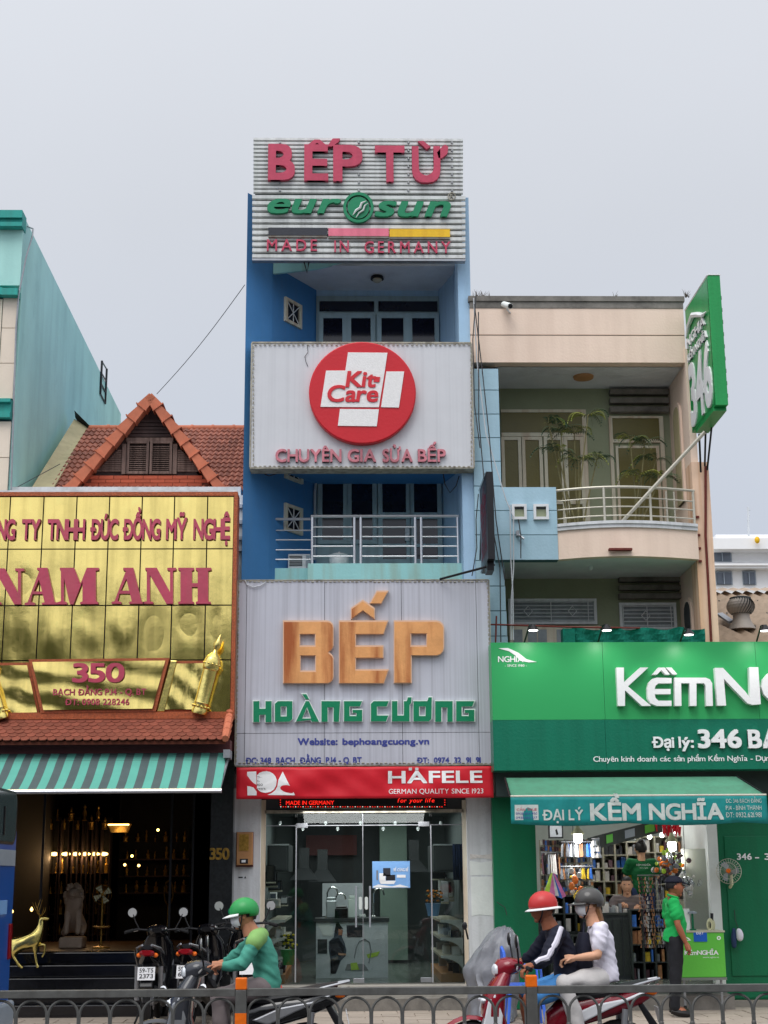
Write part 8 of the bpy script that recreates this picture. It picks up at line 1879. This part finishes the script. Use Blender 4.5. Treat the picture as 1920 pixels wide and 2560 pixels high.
# green ride driver
J1 = dict(pelvis=(.28, 0, .89), belly=(.27, 0, 1.02), chest=(.22, 0, 1.19), neck=(.14, 0, 1.34), head=(.07, 0, 1.445), sl=(.19, -.18, 1.25), sr=(.18, .18, 1.25), el=(.08, -.27, 1.05), er=(.0, .26, 1.1), wl=(-.08, -.27, 1.05), wr=(-.1, .28, 1.05),
          hl=(.24, -.1, .86), hr=(.24, .1, .86), kl=(-.12, -.17, .78), kr=(-.12, .17, .78), al=(-.08, -.15, .42), ar=(-.08, .15, .42), tl=(-.22, -.15, .385), tr=(-.22, .15, .385))
t1, M1 = person('driver in a teal and lime jacket with green helmet and white mask', J1, 'skin', 'cloth_teal', 'cloth_greybrown', pitch=R(-8), group=g_r)
dome(t1, M1, 'helmet_green', 'banner_white'); mask(t1, M1); hair(t1, M1)
for s_ in (-1, 1):
    sp_ = MB().tube([(.215, s_ * .10, 1.27), (.20, s_ * .165, 1.262), (.175, s_ * .2, 1.225)], [.075, .079, .074], 16).ball((.175, s_ * .2, 1.225), .074, 14, 10).ball((.215, s_ * .10, 1.27), .074, 14, 10); fuse(sp_, .012).build('shoulder_patch', 'cloth_lime', t1, smooth=True)
MB().tube([(.40, -.06, 1.0), (.405, 0, 1.2), (.40, .06, 1.0)], .012, 6).build('reflective_strip', 'steel', t1) if 0 else None
t1.location = s1.location
# red helmet driver
J2 = dict(pelvis=(.2, 0, .89), belly=(.19, 0, 1.04), chest=(.13, 0, 1.22), neck=(.06, 0, 1.37), head=(0, 0, 1.48), sl=(.11, -.18, 1.29), sr=(.1, .18, 1.29), el=(-.01, -.26, 1.08), er=(-.05, .25, 1.1), wl=(-.13, -.29, 1.03), wr=(-.14, .3, 1.04),
          hl=(.16, -.1, .86), hr=(.16, .1, .86), kl=(-.16, -.17, .76), kr=(-.16, .17, .76), al=(-.12, -.15, .42), ar=(-.12, .15, .42), tl=(-.25, -.15, .385), tr=(-.25, .15, .385))
t2_, M2_ = person('driver in a dark jacket with white sleeve stripes, red helmet and blue shorts', J2, 'skin_dark', 'cloth_navy', 'cloth_blue', legs='short', pitch=R(-6), group=g_r)
dome(t2_, M2_, 'helmet_red', 'banner_white', 'full'); hair(t2_, M2_)
for s_ in (-1, 1):
    sx = 'l' if s_ < 0 else 'r'; a_, b_, c_ = V3(J2['s' + sx]), V3(J2['e' + sx]), V3(J2['w' + sx])
    MB().tube([a_ + V3((.02, s_ * .055, .045)), a_.lerp(b_, .35) + V3((.01, s_ * .055, 0)), b_ + V3((-.0, s_ * .036, .008)), b_.lerp(c_, .5) + V3((0, s_ * .026, .018)), c_.lerp(b_, .15) + V3((0, s_ * .02, .012))], [.02, .026, .03, .026, .02], 8).build('sleeve_stripe', 'cloth_white', t2_, smooth=True)
t2_.location = s2.location
# passenger
J3 = dict(pelvis=(.52, 0, .94), belly=(.51, 0, 1.07), chest=(.49, 0, 1.24), neck=(.46, 0, 1.40), head=(.40, 0, 1.51), sl=(.48, -.155, 1.31), sr=(.48, .155, 1.31), el=(.43, -.22, 1.10), er=(.43, .22, 1.1), wl=(.24, -.19, 1.08), wr=(.24, .17, 1.1),
          hl=(.46, -.1, .91), hr=(.46, .1, .91), kl=(.14, -.22, .88), kr=(.14, .22, .88), al=(.26, -.2, .47), ar=(.26, .2, .47), tl=(.12, -.2, .44), tr=(.12, .2, .44))
t3_, M3_ = person('passenger in a white t-shirt with dark cap-like helmet and white mask', J3, 'skin_pale', 'cloth_white', 'cloth_offwhite', sleeve='short', group=g_r)
dome(t3_, M3_, 'helmet_grey', 'helmet_grey'); mask(t3_, M3_); hair(t3_, M3_, 'hair_blond', long=.3)
t3_.location = s2.location
bg_ = root('dark_bag', 'dark navy bag held between the driver and the passenger', 'bag', (0, 0, 0)); MB().loft([hsec(.9, .33, .05, .11), hsec(1.0, .34, .075, .13), hsec(1.15, .34, .07, .13), hsec(1.28, .35, .04, .1)]).build('bag', 'cloth_navy', bg_, smooth=True); MB().tube([(.34, -.06, 1.27), (.36, 0, 1.36), (.34, .06, 1.27)], .01, 6).build('strap', 'cloth_navy', bg_); bg_.location = s2.location
# man in green polo and cap
J4 = dict(pelvis=(0, 0, .90), belly=(-.035, 0, 1.02), chest=(-.0, 0, 1.22), neck=(.0, 0, 1.37), head=(-.035, 0, 1.47), sl=(.02, -.16, 1.29), sr=(.02, .16, 1.29), el=(.04, -.21, 1.05), er=(.0, .22, 1.04), wl=(-.04, -.2, .84), wr=(-.09, .2, .83),
          hl=(0, -.09, .86), hr=(0, .09, .86), kl=(-.02, -.1, .47), kr=(.03, .1, .47), al=(.03, -.1, .09), ar=(.06, .11, .09), tl=(-.12, -.11, .05), tr=(-.08, .13, .05))
t4_, M4_ = person('man in a bright green polo shirt and dark cap standing before the shop', J4, 'skin_dark', 'cloth_green', 'cloth_black', sleeve='short', fat=1.1, curl=.5)
hair(t4_, M4_); h = MB().ball((.01, 0, .05), (.112, .094, .085), 20, 12); fs = [f for f in h.f if not any(h.v[i].z < .038 for i in f)]; h.f = fs; h.mi = [0] * len(fs); h.add([(-.09, -.06, .05), (-.17, -.045, .028), (-.185, 0, .026), (-.17, .045, .028), (-.09, .06, .05), (-.1, 0, .062)], [(0, 1, 2, 5), (5, 2, 3, 4)]).xf(M4_)
o = h.build('cap', 'cloth_navy', t4_, smooth=True); o.modifiers.new('t', 'SOLIDIFY').thickness = .006
MB().tube([M4_ @ V3(v) for v in ((-.1, -.06, .02), (-.105, 0, .018), (-.1, .06, .02))] , .004, 4).build('glasses', 'print_black', t4_)
MB().tube([(-.05, -.05, 1.345), (-.07, 0, 1.33), (-.05, .05, 1.345), (.04, .06, 1.37), (.05, 0, 1.38), (.04, -.06, 1.37), (-.05, -.05, 1.345)], .014, 6).build('collar', 'cloth_green', t4_)
t4_.location = (P(1689, 2400, 18.15).x, 18.15, GZ); t4_.rotation_euler = (0, 0, math.pi)
# shopkeeper on a stool, seen from behind
J5 = dict(pelvis=(0, 0, .88), belly=(0, 0, 1.0), chest=(0, 0, 1.17), neck=(.0, 0, 1.33), head=(-.02, 0, 1.43), sl=(.0, -.17, 1.24), sr=(0, .17, 1.24), el=(-.06, -.23, 1.05), er=(-.06, .23, 1.05), wl=(-.22, -.16, 1.12), wr=(-.24, .1, 1.15),
          hl=(0, -.09, .84), hr=(0, .09, .84), kl=(0, -.1, .46), kr=(0, .1, .46), al=(.0, -.1, .09), ar=(0, .1, .09), tl=(-.13, -.1, .05), tr=(-.13, .1, .05))
t5_, M5_ = person('shopkeeper in a dark green t-shirt seen from behind at the shelves', J5, 'skin_pale', 'cloth_dkgreen', 'jean', sleeve='short')
hair(t5_, M5_); MB().ball(M5_ @ V3((.06, 0, .1)), (.045, .045, .05), 12, 8).build('hair_bun', 'hair', t5_, smooth=True)
fr_ = lambda x, z, d: V3((.142 + d - abs(x) * .12, x, z)); write('KÈM NGHĨA', -.1, .1, 1.2, 1.225, fr_, .002, 'letter_white', t5_, join=True); write('www.nghia', -.06, .06, 1.165, 1.178, fr_, .002, 'letter_white', t5_, join=True)
zs5 = P(1606, 2100, 21.6).z - 1.56; t5_.location = (P(1606, 2200, 21.6).x, 21.6, zs5); t5_.rotation_euler = (0, 0, R(-90))
x = t5_.location.x; st_ = root('step_stool', 'stool the shopkeeper stands on behind the counter', 'stool', (x, 21.6, zf3)); bx('seat', x - .2, x + .2, 21.4, 21.8, zs5 - .03, zs5 - .005, 'wood_tan', st_)
for sx in (-1, 1):
    for sy in (-1, 1): bx('leg', x + sx * .16 - .02, x + sx * .16 + .02, 21.6 + sy * .16 - .02, 21.6 + sy * .16 + .02, zf3, zs5 - .03, 'wood_tan', st_)
# woman at the counter
J6 = {k: v for k, v in J5.items()}; t6_, M6_ = person('dark haired woman looking out over the counter of the nail tool shop', J6, 'skin_pale', 'cloth_greybrown', 'cloth_black', sleeve='short', pitch=R(-5))
hair(t6_, M6_, long=.12); z6 = P(1567, 2214, 21.2).z - 1.43; t6_.location = (P(1567, 2220, 21.2).x, 21.2, z6); t6_.rotation_euler = (0, 0, R(80))
x = t6_.location.x; bx('platform', x - .3, x + .5, 21.0, 21.5, zf3, max(zf3 + .01, z6 + .01), 'wood_tan', NS)

# ================================================================ BLUE BUS cut by the left edge
xb = P(-48, 2300, 13.95).x; YB1, YB2 = 13.95, 15.3; zt = P(20, 1952, 13.95).z; L_ = 5.2
BU = root('blue_bus', 'blue minibus passing at the left edge, only its rear corner in view', 'bus', (xb - L_ / 2, 14.6, 0))
pr = [(xb, .36), (xb, zt - .42), (xb - .03, zt - .26), (xb - .08, zt - .12), (xb - .16, zt - .03), (xb - .3, zt), (xb - L_, zt), (xb - L_ - .15, zt - .5), (xb - L_ - .25, .9), (xb - L_ - .2, .36)]
MB().prism(pr, YB1, YB2).build('body', 'bus_blue', BU, bevel=.06)
wz0, wz1 = P(12, 2110, YB1).z, P(12, 1985, YB1).z
for k in range(4):
    x1 = xb - .045 - k * 1.15; x0 = x1 - 1.06; o = MB().prism([(a, b) for a, b in chord(x0, wz0, x1, wz1, .08)], YB1 - .008, YB1 + .01).build('window', 'bus_glass', BU)
    MB().prism([(a, b) for a, b in chord(x0 - .02, wz0 - .02, x1 + .02, wz1 + .02, .1)], YB1 - .004, YB1 + .01).build('window_seal', 'black_plastic', BU)
# rear face, the only part of it in the picture
zz_ = lambda py: P(20, py, 15.0).z
MB().prism(chord(14.12, zz_(2105), 15.17, zz_(1985), .12), xb - .01, xb + .006, 'YZ').build('rear_window', 'bus_glass', BU)
MB().prism(chord(14.06, zz_(2112), 15.22, zz_(1978), .16), xb - .01, xb + .003, 'YZ').build('window_seal', 'black_plastic', BU)
bx('rear_wiper', xb + .006, xb + .02, 14.6, 14.63, zz_(2090), zz_(2020), 'black_plastic', BU)
bx('grey_band', xb, xb + .012, 14.05, 15.2, zz_(2165), zz_(2125), 'bus_grey', BU, bevel=.004)
bx('number_panel', xb, xb + .01, 14.45, 14.95, zz_(2285), zz_(2250), 'poster_blue', BU, bevel=.003)
for yy in (14.05, 15.1): bx('tail_lamp', xb - .01, xb + .02, yy, yy + .1, zz_(2400), zz_(2310), 'tail_red', BU, bevel=.01)
bx('bumper', xb - .12, xb + .06, YB1 + .03, YB2 - .03, .36, .62, 'bus_grey', BU, bevel=.03)
for wx in (xb - 1., xb - 4.1):
    for yy in (YB1 - .01, YB2 - .2):
        w_ = MB().lathe((wx, yy, .40), [(.4, 0), (.41, .02), (.41, .2), (.4, .21)], 24, 'Y').build('wheel', 'rubber', BU, smooth=True); MB().lathe((wx, yy - .005, .40), [(.22, 0), (.2, .02), (.05, .03)], 16, 'Y').build('rim', 'steel_dull', w_, smooth=True)

# ================================================================ far side of the street (seen only in reflections)
rr = random.Random(9); g = MB()
for k in range(9):
    cx_, cy_ = -16 + k * 4 + rr.uniform(-.8, .8), -6.5 + rr.uniform(-.5, .5)
    for i in range(800):
        a_ = V3((rr.gauss(0, 1.15), rr.gauss(0, 1.1), rr.gauss(0, .95))); c_ = V3((cx_, cy_, 7.9 + .5 * math.sin(k * 2.1))) + a_; u = V3((rr.uniform(-1, 1), rr.uniform(-1, 1), rr.uniform(-.6, .6))).normalized() * .22; w = u.cross(V3((rr.uniform(-1, 1), rr.uniform(-1, 1), 1))).normalized() * .16
        g.add([c_, c_ + u + w, c_ + u * 2, c_ + u - w], [(0, 1, 2, 3)])
tag(g.build('far_side_tree_crowns', 'leaf_light', None), kind='stuff')
g = MB()
for k in range(9): g.tube([(-16 + k * 4, -6.5, 0), (-16 + k * 4, -6.5, 7.5)], [.2, .1], 8)
tag(g.build('far_side_tree_trunks', 'bark', None), kind='stuff')
struct(MB().box(-40, -14, -24, -14, 0, 7).box(-13.8, -2, -24, -14.5, 0, 8.5).box(-1.8, 12, -24, -14, 0, 7.5).box(12.2, 40, -24, -15, 0, 9).build('far_side_buildings', 'room_grey'))
